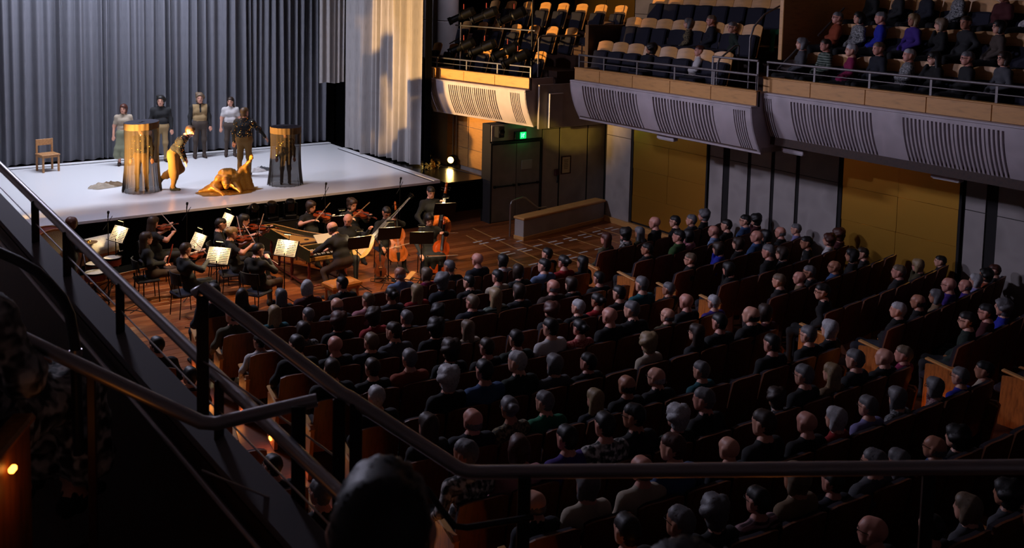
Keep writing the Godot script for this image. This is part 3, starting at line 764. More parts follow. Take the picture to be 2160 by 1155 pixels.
# ---------------------------------------------------------------- the balcony the picture is taken from
func near_balcony() -> void:
	# low wall, its cap and the dark steps behind
	var a := Vector3(-11.95, 4.60, 13.4); var b := Vector3(-11.50, 4.13, 18.35)
	var d := (b - a)
	var bs := Basis(d.normalized().cross(Vector3.UP).normalized(), d.normalized().cross(Vector3.UP).normalized().cross(-d.normalized()).normalized() * -1.0, d.normalized())
	bs.y = bs.z.cross(bs.x)
	if bs.y.y < 0.0: bs = Basis(-bs.x, -bs.y, bs.z)
	var pw := thing("balcony_parapet", "dark parapet of the near balcony with a pale metal cap", "parapet")
	part(pw, "wall_body", MB.new().box((a + b) * 0.5 + bs.y * -0.62, Vector3(0.14, 1.2, d.length()), bs).mesh(), M.wood_dark)
	part(pw, "metal_cap", MB.new().rbox((a + b) * 0.5 + bs.y * 0.0, Vector3(0.14, 0.03, d.length()), 0.006, bs).mesh(), M.cap)
	part(pw, "edge_bead", MB.new().tube([a - bs.x.normalized() * 0.10 * signf(bs.x.x) + Vector3.DOWN * 0.07, b - bs.x.normalized() * 0.10 * signf(bs.x.x) + Vector3.DOWN * 0.07], 0.012, 6).mesh(), M.rail)
	var dk := MB.new()
	for k in 6:
		var z0 := 12.9 + 1.05 * k
		dk.box(Vector3(-13.36, 3.25 - 0.09 * k, z0 + 0.52), Vector3(3.4, 0.3, 1.05))
	dk.box(Vector3(-13.2, 2.75, 21.6), Vector3(3.7, 0.3, 5.0))
	struct("trim_9", dk.mesh(), M.wood_dark, "dark steps of the near balcony")
	# thick rail along the parapet
	var r1 := thing("parapet_rail", "long round rail on flat posts following the near parapet", "railing")
	var ra := Vector3(-11.888, 4.806, 13.871); var rb := Vector3(-11.465, 4.362, 18.35)
	part(r1, "rail_tube", MB.new().tube([ra + (ra - rb) * 0.15, rb], 0.024, 12).mesh(), M.rail)
	for f in [0.02, 0.232, 0.361, 0.539, 0.78]:
		var q := ra.lerp(rb, f)
		var foot := a.lerp(b, clampf((q.z - a.z) / d.z, 0.0, 1.0))
		part(r1, "post", MB.new().rbox((q + foot) * 0.5, Vector3(0.05, absf(q.y - foot.y) + 0.02, 0.014), 0.003, Basis(Vector3.UP, 0.6)).mesh(), M.rail_dark)
	for h in [0.5]:
		part(r1, "wire", MB.new().tube([(ra + (ra - rb) * 0.15).lerp(a + (a - b) * 0.15, h), rb.lerp(b, h)], 0.004, 5).mesh(), M.rail)
	# upper rail that turns along the balcony front
	var r2 := thing("front_rail", "bent round rail crossing in front of the stalls", "railing")
	part(r2, "rail_tube", MB.new().tube([Vector3(-11.645, 4.80, 17.309), Vector3(-11.621, 4.828, 17.326), Vector3(-11.307, 4.541, 17.889), Vector3(-11.286, 4.529, 17.905), Vector3(-11.03, 4.335, 18.23), Vector3(-11.005, 4.325, 18.25), Vector3(-10.97, 4.325, 18.277), Vector3(-9.582, 4.483, 19.493), Vector3(-8.9, 4.55, 20.1)], 0.024, 12).mesh(), M.rail)
	for q in [[Vector3(-11.62, 4.80, 17.33), Vector3(-11.64, 4.30, 17.365)], [Vector3(-11.313, 4.528, 17.886), Vector3(-11.331, 4.10, 17.906)], [Vector3(-11.267, 4.517, 17.92), Vector3(-11.289, 3.9, 17.961)], [Vector3(-10.871, 4.335, 18.385), Vector3(-10.881, 3.9, 18.43)], [Vector3(-9.839, 4.441, 19.253), Vector3(-9.862, 3.9, 19.27)]]:
		part(r2, "post", MB.new().rbox((q[0] + q[1]) * 0.5, Vector3(0.045, (q[0] - q[1]).length(), 0.014), 0.003, Basis(Vector3.UP, -0.55)).mesh(), M.rail_dark)
	part(r2, "wire", MB.new().tube([Vector3(-11.63, 4.55, 17.35), Vector3(-11.325, 4.31, 17.9)], 0.004, 5).mesh(), M.rail)
	part(r2, "lower_tube", MB.new().tube([Vector3(-11.172, 4.315, 18.256), Vector3(-11.16, 4.276, 18.33), Vector3(-11.126, 4.22, 18.361), Vector3(-11.092, 4.215, 18.385), Vector3(-10.875, 4.22, 18.46)], 0.011, 8).mesh(), M.rail_dark)
	# hand rail of the near steps, and a looped rail
	var r3 := thing("step_rail", "dark round hand rail with an upturned end over the near steps", "railing")
	part(r3, "rail_tube", MB.new().tube([Vector3(-12.6, 4.92, 16.97), Vector3(-12.381, 4.811, 17.156), Vector3(-11.785, 4.492, 17.673), Vector3(-11.75, 4.474, 17.704), Vector3(-11.71, 4.47, 17.73), Vector3(-11.382, 4.517, 17.838)], 0.024, 12).mesh(), M.rail)
	part(r3, "post", MB.new().rbox(Vector3(-11.46, 4.26, 17.86), Vector3(0.05, 0.52, 0.014), 0.003, Basis(Vector3.UP, -0.55)).mesh(), M.rail_dark)
	part(r3, "post", MB.new().rbox(Vector3(-12.05, 4.25, 17.44), Vector3(0.03, 0.75, 0.014), 0.003, Basis(Vector3.UP, -0.55)).mesh(), M.wood_dark)
	part(r3, "wire", MB.new().tube([Vector3(-11.75, 4.30, 17.70), Vector3(-11.47, 4.15, 17.86)], 0.004, 5).mesh(), M.rail)
	var r4 := thing("looped_rail", "looped dark rail bending down beside the patterned dress", "railing")
	part(r4, "rail_tube", MB.new().tube([Vector3(-12.4, 4.96, 16.55), Vector3(-12.271, 4.922, 16.667), Vector3(-12.174, 4.883, 16.803), Vector3(-12.12, 4.85, 16.88), Vector3(-12.088, 4.813, 16.933), Vector3(-12.055, 4.765, 17.0), Vector3(-12.038, 4.71, 17.042), Vector3(-12.035, 4.594, 17.118), Vector3(-12.035, 4.2, 17.14)], 0.02, 10).mesh(), M.rail_dark)
	part(r4, "steel_collar", MB.new().tube([Vector3(-12.035, 4.60, 17.116), Vector3(-12.035, 4.575, 17.118)], 0.023, 10).mesh(), M.steel)

func pit() -> void:
	pass

# ---------------------------------------------------------------- bodies: distance field on a grid, meshed as surface nets
# a bone is [a, b, ra, rb, tag]; tags: 0 skin, 1 top, 2 legs, 3 shoes, 4 dark (eyes, brows), 5 lips, 6 second cloth
class Field:
	var bones := []
	var k := 0.04
	func add(a: Vector3, b: Vector3, ra: float, rb: float, tag: int) -> void:
		bones.append([a, b, ra, rb, tag])
	func nets(cell: float, out: Array, tint = null, cuts: Array = [], bump = null) -> void:
		# out: one [verts, normals, indices] per tag, appended to
		var lo := Vector3(1e9, 1e9, 1e9); var hi := -lo
		var pad := k + cell * 2.0
		for b in bones:
			var r := maxf(b[2], b[3])
			lo = lo.min(b[0] - Vector3.ONE * (r + cell * 2.5)).min(b[1] - Vector3.ONE * (r + cell * 2.5))
			hi = hi.max(b[0] + Vector3.ONE * (r + cell * 2.5)).max(b[1] + Vector3.ONE * (r + cell * 2.5))
		var nx := int((hi.x - lo.x) / cell) + 2; var ny := int((hi.y - lo.y) / cell) + 2; var nz := int((hi.z - lo.z) / cell) + 2
		var f := PackedFloat32Array(); f.resize(nx * ny * nz); f.fill(1.0)
		var g := PackedFloat32Array(); g.resize(nx * ny * nz); g.fill(1.0)
		var tg := PackedByteArray(); tg.resize(nx * ny * nz)
		var inv := 1.0 / cell
		var ik := 1.0 / k
		for b in bones:
			var a: Vector3 = b[0]; var e: Vector3 = b[1]; var ra: float = b[2]; var rb: float = b[3]; var t: int = b[4]
			var r := maxf(ra, rb) + pad
			var x0 := maxi(0, int((minf(a.x, e.x) - r - lo.x) * inv)); var x1 := mini(nx - 1, int((maxf(a.x, e.x) + r - lo.x) * inv) + 1)
			var y0 := maxi(0, int((minf(a.y, e.y) - r - lo.y) * inv)); var y1 := mini(ny - 1, int((maxf(a.y, e.y) + r - lo.y) * inv) + 1)
			var z0 := maxi(0, int((minf(a.z, e.z) - r - lo.z) * inv)); var z1 := mini(nz - 1, int((maxf(a.z, e.z) + r - lo.z) * inv) + 1)
			var ba := e - a
			var l2 := maxf(ba.length_squared(), 1e-9)
			var dr := rb - ra
			for zi in range(z0, z1 + 1):
				for yi in range(y0, y1 + 1):
					var p := Vector3(lo.x + x0 * cell, lo.y + yi * cell, lo.z + zi * cell) - a
					var i := (zi * ny + yi) * nx + x0
					for xi in range(x0, x1 + 1):
						var h := clampf(p.dot(ba) / l2, 0.0, 1.0)
						var d := (p - ba * h).length() - ra - dr * h
						if d < g[i]:
							g[i] = d; tg[i] = t
						var v := f[i]
						var m := k - absf(v - d)
						if m > 0.0:
							f[i] = minf(v, d) - m * m * ik * 0.25
						elif d < v:
							f[i] = d
						p.x += cell
						i += 1
		for c in cuts:         # spheres or capsules taken away: [a, b, r]
			var a: Vector3 = c[0]; var e: Vector3 = c[1]; var r: float = c[2]
			var ba := e - a
			var l2 := maxf(ba.length_squared(), 1e-9)
			var x0 := maxi(0, int((minf(a.x, e.x) - r - cell * 2 - lo.x) * inv)); var x1 := mini(nx - 1, int((maxf(a.x, e.x) + r + cell * 2 - lo.x) * inv) + 1)
			var y0 := maxi(0, int((minf(a.y, e.y) - r - cell * 2 - lo.y) * inv)); var y1 := mini(ny - 1, int((maxf(a.y, e.y) + r + cell * 2 - lo.y) * inv) + 1)
			var z0 := maxi(0, int((minf(a.z, e.z) - r - cell * 2 - lo.z) * inv)); var z1 := mini(nz - 1, int((maxf(a.z, e.z) + r + cell * 2 - lo.z) * inv) + 1)
			for zi in range(z0, z1 + 1):
				for yi in range(y0, y1 + 1):
					for xi in range(x0, x1 + 1):
						var p := Vector3(lo.x + xi * cell, lo.y + yi * cell, lo.z + zi * cell) - a
						var h := clampf(p.dot(ba) / l2, 0.0, 1.0)
						var i := (zi * ny + yi) * nx + xi
						f[i] = maxf(f[i], r - (p - ba * h).length())
		# one vertex in each crossed cell
		var vid := PackedInt32Array(); vid.resize(nx * ny * nz); vid.fill(-1)
		var vs := PackedVector3Array(); var cells := PackedInt32Array()
		var sx := 1; var sy := nx; var sz := nx * ny
		var lim := cell * 1.8
		var off := [0, sx, sy, sx + sy, sz, sx + sz, sy + sz, sx + sy + sz]
		for zi in nz - 1:
			for yi in ny - 1:
				var i := (zi * ny + yi) * nx
				for xi in nx - 1:
					var f0 := f[i]
					if f0 < lim and f0 > -lim:
						var mask := 0
						for q in 8:
							if f[i + off[q]] < 0.0: mask |= 1 << q
						if mask != 0 and mask != 255:
							var s := Vector3.ZERO; var n := 0.0
							for q in 8:
								for ax in [1, 2, 4]:
									if q & ax: continue
									var fa := f[i + off[q]]; var fb := f[i + off[q | ax]]
									if (fa < 0.0) != (fb < 0.0):
										var t := fa / (fa - fb)
										s += Vector3((q & 1) + (t if ax == 1 else 0.0), ((q >> 1) & 1) + (t if ax == 2 else 0.0), ((q >> 2) & 1) + (t if ax == 4 else 0.0))
										n += 1.0
							vid[i] = vs.size()
							vs.push_back(lo + (Vector3(xi, yi, zi) + s / n) * cell)
							cells.push_back(i)
					i += 1
		# quads round crossed edges
		var nr := PackedVector3Array(); nr.resize(vs.size())
		var quads := []
		for c in cells.size():
			var i := cells[c]
			var xi := i % nx; var yi := (i / nx) % ny; var zi := i / (nx * ny)
			var f0 := f[i]
			for ax in 3:
				var st: int = [sx, sy, sz][ax]
				var f1 := f[i + st]
				if (f0 < 0.0) == (f1 < 0.0): continue
				var s1: int = [sy, sz, sx][ax]; var s2: int = [sz, sx, sy][ax]
				var v0 := vid[i]; var v1 := vid[i - s1]; var v2 := vid[i - s1 - s2]; var v3 := vid[i - s2]
				if v0 < 0 or v1 < 0 or v2 < 0 or v3 < 0: continue
				var nn := (vs[v2] - vs[v0]).cross(vs[v3] - vs[v1])
				var flip: bool = f0 < 0.0
				# outward: along +axis when the inside is at i
				if nn[ax] * (1.0 if flip else -1.0) < 0.0: nn = -nn
				nr[v0] += nn; nr[v1] += nn; nr[v2] += nn; nr[v3] += nn
				quads.append([v0, v1, v2, v3, tg[i] if flip else tg[i + st], nn])
		for i in nr.size(): nr[i] = nr[i].normalized()
		if bump != null:
			for i in vs.size(): vs[i] += nr[i] * float(bump.call(vs[i], nr[i]))
		var remap := []
		for o in out: remap.append({})
		for q in quads:
			var ctr := (vs[q[0]] + vs[q[2]]) * 0.5
			var t: int = tint.call(ctr, q[4], q[5]) if tint != null else q[4]
			var o: Array = out[t]
			var rm: Dictionary = remap[t]
			var id := []
			for j in 4:
				var vi: int = q[j]
				if not rm.has(vi):
					rm[vi] = o[0].size()
					o[0].push_back(vs[vi]); o[1].push_back(nr[vi])
				id.append(rm[vi])
			var nn: Vector3 = q[5]
			if (vs[q[1]] - vs[q[0]]).cross(vs[q[2]] - vs[q[0]]).dot(nn) > 0.0:
				o[2].append_array(PackedInt32Array([id[0], id[2], id[1], id[0], id[3], id[2]]))
			else:
				o[2].append_array(PackedInt32Array([id[0], id[1], id[2], id[0], id[2], id[3]]))

func new_out() -> Array:
	var o := []
	for i in 7: o.append([PackedVector3Array(), PackedVector3Array(), PackedInt32Array()])
	return o

func out_mesh(o: Array) -> Array:       # [mesh, tags in surface order]
	var am := ArrayMesh.new()
	var tags := []
	for t in o.size():
		if o[t][2].size() == 0: continue
		var a := []
		a.resize(Mesh.ARRAY_MAX)
		a[Mesh.ARRAY_VERTEX] = o[t][0]; a[Mesh.ARRAY_NORMAL] = o[t][1]; a[Mesh.ARRAY_INDEX] = o[t][2]
		am.add_surface_from_arrays(Mesh.PRIMITIVE_TRIANGLES, a)
		tags.append(t)
	return [am, tags]

# ---------------------------------------------------------------- heads and hair, in head space: face towards -z, origin mid-skull
func head_field(female: bool) -> Field:
	var f := Field.new()
	f.k = 0.03
	var w := 0.93 if female else 1.0
	f.add(Vector3(0, 0.030, 0.022), Vector3(0, 0.034, -0.022), 0.078 * w, 0.074 * w, 0)
	f.add(Vector3(0, 0.012, 0.03), Vector3(0, 0.0, -0.03), 0.072 * w, 0.066 * w, 0)
	f.add(Vector3(-0.018, -0.05, -0.045), Vector3(0.018, -0.05, -0.045), 0.043 * w, 0.043 * w, 0)      # cheeks
	f.add(Vector3(-0.012, -0.088, -0.062), Vector3(0.012, -0.088, -0.062), 0.026 * w, 0.026 * w, 0)    # chin
	f.add(Vector3(-0.045 * w, -0.055, -0.005), Vector3(-0.02, -0.085, -0.05), 0.022, 0.02, 0)          # jaw
	f.add(Vector3(0.045 * w, -0.055, -0.005), Vector3(0.02, -0.085, -0.05), 0.022, 0.02, 0)
	f.add(Vector3(-0.03, 0.028, -0.074), Vector3(0.03, 0.028, -0.074), 0.017, 0.017, 0)                # brow
	f.add(Vector3(0, 0.012, -0.094), Vector3(0, -0.028, -0.108), 0.009, 0.014, 0)                      # nose
	f.add(Vector3(-0.012, -0.058, -0.082), Vector3(0.012, -0.058, -0.082), 0.013, 0.013, 0)            # mouth
	for s in [-1.0, 1.0]:
		f.add(Vector3(s * 0.077 * w, 0.012, 0.008), Vector3(s * 0.073 * w, -0.026, -0.002), 0.015, 0.011, 0)   # ear
	return f

func head_tint(c: Vector3, t: int, n: Vector3) -> int:
	if c.z > -0.06 or n.z > 0.0: return t
	var ax := absf(c.x)
	if Vector2((ax - 0.031) / 0.0125, (c.y - 0.004) / 0.0065).length() < 1.0: return 4
	if ax > 0.014 and ax < 0.05 and absf(c.y - 0.026) < 0.0055: return 4
	if Vector2(ax / 0.022, (c.y + 0.060) / 0.008).length() < 1.0: return 5
	return t

func hair_field(style: String) -> Array:      # [field, cuts]
	var f := Field.new()
	f.k = 0.035
	var cuts := []
	var face := func(down: float, r: float) -> void:
		cuts.append([Vector3(0, down, -0.165), Vector3(0, -0.16, -0.13), r])
	match style:
		"short", "neat":
			f.add(Vector3(0, 0.044, 0.028), Vector3(0, 0.048, -0.024), 0.082, 0.076, 0)
			f.add(Vector3(0, 0.0, 0.042), Vector3(0, -0.03, 0.042), 0.070, 0.056, 0)
			face.call(-0.035, 0.105)
			for s in [-1.0, 1.0]: cuts.append([Vector3(s * 0.1, -0.045, -0.06), Vector3(s * 0.1, -0.1, 0.01), 0.055])
		"curly":
			f.add(Vector3(0, 0.05, 0.03), Vector3(0, 0.055, -0.03), 0.098, 0.088, 0)
			f.add(Vector3(0, -0.005, 0.04), Vector3(0, -0.06, 0.035), 0.092, 0.078, 0)
			for i in 26:
				var a := i * 2.399; var y := -0.07 + 0.19 * fmod(i * 0.618, 1.0)
				var r := 0.088 * sqrt(maxf(0.1, 1.0 - pow((y - 0.03) / 0.13, 2.0)))
				var q := Vector3(r * cos(a), y, 0.02 + r * sin(a))
				if q.z > -0.035: f.add(q, q, 0.026, 0.026, 0)
			face.call(-0.005, 0.108)
		"bob":
			f.add(Vector3(0, 0.045, 0.03), Vector3(0, 0.05, -0.03), 0.088, 0.080, 0)
			f.add(Vector3(-0.045, 0.0, 0.02), Vector3(-0.05, -0.085, 0.0), 0.055, 0.042, 0)
			f.add(Vector3(0.045, 0.0, 0.02), Vector3(0.05, -0.085, 0.0), 0.055, 0.042, 0)
			f.add(Vector3(0, 0.0, 0.05), Vector3(0, -0.08, 0.045), 0.062, 0.048, 0)
			face.call(-0.035, 0.108)
		"long":
			f.add(Vector3(0, 0.043, 0.03), Vector3(0, 0.048, -0.03), 0.084, 0.077, 0)
			f.add(Vector3(-0.045, 0.0, 0.03), Vector3(-0.07, -0.20, 0.03), 0.05, 0.038, 0)
			f.add(Vector3(0.045, 0.0, 0.03), Vector3(0.07, -0.20, 0.03), 0.05, 0.038, 0)
			f.add(Vector3(0, 0.0, 0.05), Vector3(0, -0.24, 0.075), 0.06, 0.05, 0)
			face.call(-0.035, 0.108)
			cuts.append([Vector3(0, -0.1, -0.07), Vector3(0, -0.3, -0.06), 0.075])
		"bun":
			f.add(Vector3(0, 0.043, 0.028), Vector3(0, 0.047, -0.028), 0.081, 0.075, 0)
			f.add(Vector3(0, 0.0, 0.04), Vector3(0, -0.02, 0.045), 0.066, 0.05, 0)
			f.add(Vector3(-0.012, 0.05, 0.125), Vector3(0.012, 0.045, 0.13), 0.04, 0.038, 0)
			face.call(-0.035, 0.105)
			for s in [-1.0, 1.0]: cuts.append([Vector3(s * 0.1, -0.05, -0.05), Vector3(s * 0.1, -0.1, 0.02), 0.055])
		"fringe":                                    # a ring of hair round a bald crown
			f.k = 0.02
			for i in 11:
				var a := lerpf(-0.12, PI + 0.12, i / 10.0)
				var q := Vector3(cos(a) * 0.066, -0.005, 0.012 + sin(a) * 0.082)
				f.add(q + Vector3(0, 0.008, 0), q + Vector3(0, -0.035, 0), 0.018, 0.016, 0)
		"cap":                                       # a close hood leaving the face free
			f.add(Vector3(0, 0.035, 0.024), Vector3(0, 0.04, -0.026), 0.086, 0.080, 0)
			f.add(Vector3(0, -0.01, 0.03), Vector3(0, -0.075, 0.02), 0.078, 0.062, 0)
			f.add(Vector3(0, -0.085, -0.01), Vector3(0, -0.13, 0.02), 0.058, 0.07, 0)
			cuts.append([Vector3(0, 0.005, -0.15), Vector3(0, -0.05, -0.15), 0.07])
		"beard":
			f.k = 0.025
			f.add(Vector3(-0.05, -0.05, -0.03), Vector3(0, -0.1, -0.075), 0.02, 0.022, 0)
			f.add(Vector3(0.05, -0.05, -0.03), Vector3(0, -0.1, -0.075), 0.02, 0.022, 0)
			f.add(Vector3(-0.02, -0.045, -0.096), Vector3(0.02, -0.045, -0.096), 0.007, 0.007, 0)
	return [f, cuts]

var HAIR := {}
var HEADS := {}
var hair_noise := FastNoiseLite.new()
var cloth_noise := FastNoiseLite.new()

func hair_mesh(style: String) -> Mesh:
	if not HAIR.has(style):
		var h := hair_field(style)
		var o := new_out()
		var rough := 0.014 if style == "curly" else (0.002 if style == "cap" else 0.009)
		h[0].nets(0.009, o, null, h[1], func(p: Vector3, _n: Vector3) -> float: return rough * hair_noise.get_noise_3d(p.x * 2400.0, p.y * (350.0 if style == "long" or style == "bob" else 1100.0), p.z * 2400.0))
		HAIR[style] = out_mesh(o)[0]
	return HAIR[style]

func head_arrays(female: bool) -> Array:
	if not HEADS.has(female):
		var o := new_out()
		head_field(female).nets(0.0095, o, head_tint)
		HEADS[female] = o
	return HEADS[female]

# ---------------------------------------------------------------- poses. A person faces -z; x is their right.
func pose_sit(o := {}) -> Dictionary:      # seat surface at y 0.45, hips over the origin
	var d := {"hip": Vector3(0, 0.55, -0.11), "chest": Vector3(0, 0.91, 0.0), "neck": Vector3(0, 1.09, 0.03), "head": Vector3(0, 1.24, 0.0), "yaw": 0.0, "tilt": 0.0,
		"lk": Vector3(-0.12, 0.53, -0.53), "rk": Vector3(0.12, 0.53, -0.53), "la": Vector3(-0.12, 0.09, -0.54), "ra": Vector3(0.12, 0.09, -0.54),
		"le": Vector3(-0.27, 0.80, -0.02), "re": Vector3(0.27, 0.80, -0.02), "lw": Vector3(-0.10, 0.66, -0.24), "rw": Vector3(0.10, 0.66, -0.24), "sh": 0.185}
	d.merge(o, true)
	return d

func pose_stand(o := {}) -> Dictionary:
	var d := {"hip": Vector3(0, 0.93, 0), "chest": Vector3(0, 1.28, 0.01), "neck": Vector3(0, 1.47, 0.015), "head": Vector3(0, 1.62, -0.02), "yaw": 0.0, "tilt": 0.0,
		"lk": Vector3(-0.11, 0.50, -0.02), "rk": Vector3(0.11, 0.50, -0.02), "la": Vector3(-0.12, 0.08, 0.02), "ra": Vector3(0.12, 0.08, 0.02),
		"le": Vector3(-0.25, 1.13, 0.03), "re": Vector3(0.25, 1.13, 0.03), "lw": Vector3(-0.27, 0.87, -0.04), "rw": Vector3(0.27, 0.87, -0.04), "sh": 0.185}
	d.merge(o, true)
	return d

# o: female, bulk, sleeves ("long"/"short"), skirt (hem height), robe, cell, hands (bool), fold (cloth wrinkle size), scale
func body_mesh(d: Dictionary, o := {}) -> Array:
	var fem: bool = o.get("female", false)
	var bulk: float = o.get("bulk", 1.0)
	var cell: float = o.get("cell", 0.02)
	var f := Field.new()
	f.k = 0.055
	var hip: Vector3 = d.hip; var chest: Vector3 = d.chest; var neck: Vector3 = d.neck
	var spine := (neck - hip).normalized()
	var side: Vector3 = d.get("side", Vector3.RIGHT)            # the line of the shoulders
	var hside: Vector3 = d.get("hip_side", Vector3.RIGHT)
	var sw: float = d.sh * (0.9 if fem else 1.0)
	var legs := 2
	f.add(hip - hside * 0.075, hip + hside * 0.075, 0.115 * bulk, 0.115 * bulk, legs)
	var belly := hip.lerp(chest, 0.45)
	f.add(belly - side * 0.06, belly + side * 0.06, 0.118 * bulk, 0.108 * bulk, 1)
	f.add(chest - side * 0.075, chest + side * 0.075, 0.112 * bulk, 0.112 * bulk, 1)
	if fem: f.add(chest - side * 0.06 + side.cross(spine) * -0.05 , chest + side * 0.06 + side.cross(spine) * -0.05, 0.075, 0.075, 1)
	var ls := neck - spine * 0.095 - side * sw; var rs := neck - spine * 0.095 + side * sw
	f.add(ls, rs, 0.06 * bulk, 0.06 * bulk, 1)
	f.add(neck - spine * 0.035, ls, 0.056, 0.052, 1)
	f.add(neck - spine * 0.035, rs, 0.056, 0.052, 1)
	f.add(neck - spine * 0.06, neck - spine * 0.02, 0.072, 0.064, 1)
	var head: Vector3 = d.head
	var hb: Basis = d.head_basis if d.has("head_basis") else Basis(Vector3.UP, d.yaw) * Basis(Vector3.RIGHT, d.tilt)
	f.add(neck - spine * 0.02, head + hb * Vector3(0, -0.055, 0.025), 0.056, 0.05, 0)
	var short_: bool = o.get("sleeves", "long") == "short"
	for s in ["l", "r"]:
		var sh: Vector3 = ls if s == "l" else rs
		var el: Vector3 = d[s + "e"]; var wr: Vector3 = d[s + "w"]
		if short_:
			f.add(sh, sh.lerp(el, 0.62), 0.056 * bulk, 0.052 * bulk, 1)
			f.add(sh.lerp(el, 0.6), el, 0.040, 0.038, 0)
			f.add(el, wr, 0.038, 0.027, 0)
		else:
			f.add(sh, el, 0.06 * bulk, 0.05 * bulk, 1)
			f.add(el, wr, 0.048 * bulk, 0.036, 1)
		var hpt: Vector3 = hip + hside * (-0.085 if s == "l" else 0.085)
		var kn: Vector3 = d[s + "k"]; var an: Vector3 = d[s + "a"]
		if o.get("bare", true) == false or not o.has("skirt"):
			f.add(hpt, kn, 0.088 * bulk, 0.062 * bulk, legs)
			f.add(kn, an, 0.058 * bulk, 0.046, legs)
		else:
			f.add(hpt, kn, 0.085, 0.06, legs)
			f.add(kn, an, 0.05, 0.034, 0)
		var toe: Vector3 = d.get(s + "t", an + Vector3(0.02 if s == "r" else -0.02, -0.045, -0.15))
		f.add(an + Vector3(0, -0.03, 0.035), toe, 0.042, 0.032, 3)
	if o.has("skirt"):
		var hem: float = o.skirt
		var kl: Vector3 = d.lk; var kr: Vector3 = d.rk
		var mid := (kl + kr) * 0.5
		for s in [-1.0, 0.0, 1.0]:
			f.add(hip + hside * 0.07 * s, mid + hside * 0.15 * s, 0.11, 0.095, legs)
			if hem < mid.y: f.add(mid + hside * 0.15 * s, Vector3(mid.x, hem, mid.z) + hside * 0.19 * s, 0.095, 0.10, legs)
	for e in o.get("extra", []): f.add(e[0], e[1], e[2], e[3], e[4])
	var out := new_out()
	var fold: float = o.get("fold", 0.008)
	var ff: float = o.get("fold_freq", 1.0)
	f.nets(cell, out, o.get("tint", null), [], func(p: Vector3, _n: Vector3) -> float: return fold * (cloth_noise.get_noise_3d(p.x * 110.0 * ff, p.y * 60.0 * ff, p.z * 110.0 * ff) + 0.5 * cloth_noise.get_noise_3d(p.x * 300.0, p.y * 150.0, p.z * 300.0 + 40.0)))
	# hands
	if o.get("hands", true):
		for s in ["l", "r"]:
			var wr: Vector3 = d[s + "w"]; var el: Vector3 = d[s + "e"]
			var dir: Vector3 = d.get(s + "h", (wr - el)).normalized()
			var sg := 1.0 if s == "r" else -1.0
			var up: Vector3 = d.get(s + "u", Vector3.UP)
			var acr := dir.cross(up).normalized()
			if acr.length() < 0.5: acr = Vector3.RIGHT
			up = acr.cross(dir).normalized()
			var hf := Field.new()
			hf.k = 0.014
			hf.add(wr - dir * 0.02, wr + dir * 0.03, 0.025, 0.026, 0)
			for q in 4:
				var base := wr + dir * 0.075 + acr * (q - 1.5) * 0.019
				hf.add(wr + dir * 0.02 + acr * (q - 1.5) * 0.012, base, 0.014, 0.012, 0)
				var l: float = [0.034, 0.042, 0.045, 0.038][q]
				var kn := base + dir * l - up * 0.006
				hf.add(base, kn, 0.0105, 0.0095, 0)
				hf.add(kn, kn + dir * l * 0.55 - up * l * 0.75, 0.0095, 0.008, 0)
			var tb := wr + dir * 0.03 - acr * sg * 0.026
			hf.add(tb, tb + dir * 0.035 - acr * sg * 0.018 - up * 0.012, 0.013, 0.011, 0)
			hf.add(tb + dir * 0.035 - acr * sg * 0.018 - up * 0.012, tb + dir * 0.065 - acr * sg * 0.012 - up * 0.02, 0.011, 0.009, 0)
			hf.nets(0.0095, out, null)
	# the head joins the neck in the same mesh
	var ha := head_arrays(fem)
	var hs: float = o.get("head_scale", 1.07)
	for t in ha.size():
		var vb: int = out[t][0].size()
		for v in ha[t][0]: out[t][0].push_back(head + hb * (v * hs))
		for n in ha[t][1]: out[t][1].push_back(hb * n)
		for i in ha[t][2]: out[t][2].push_back(i + vb)
	var r := out_mesh(out)
	return [r[0], r[1], Transform3D(hb.scaled(Vector3.ONE * hs), head)]

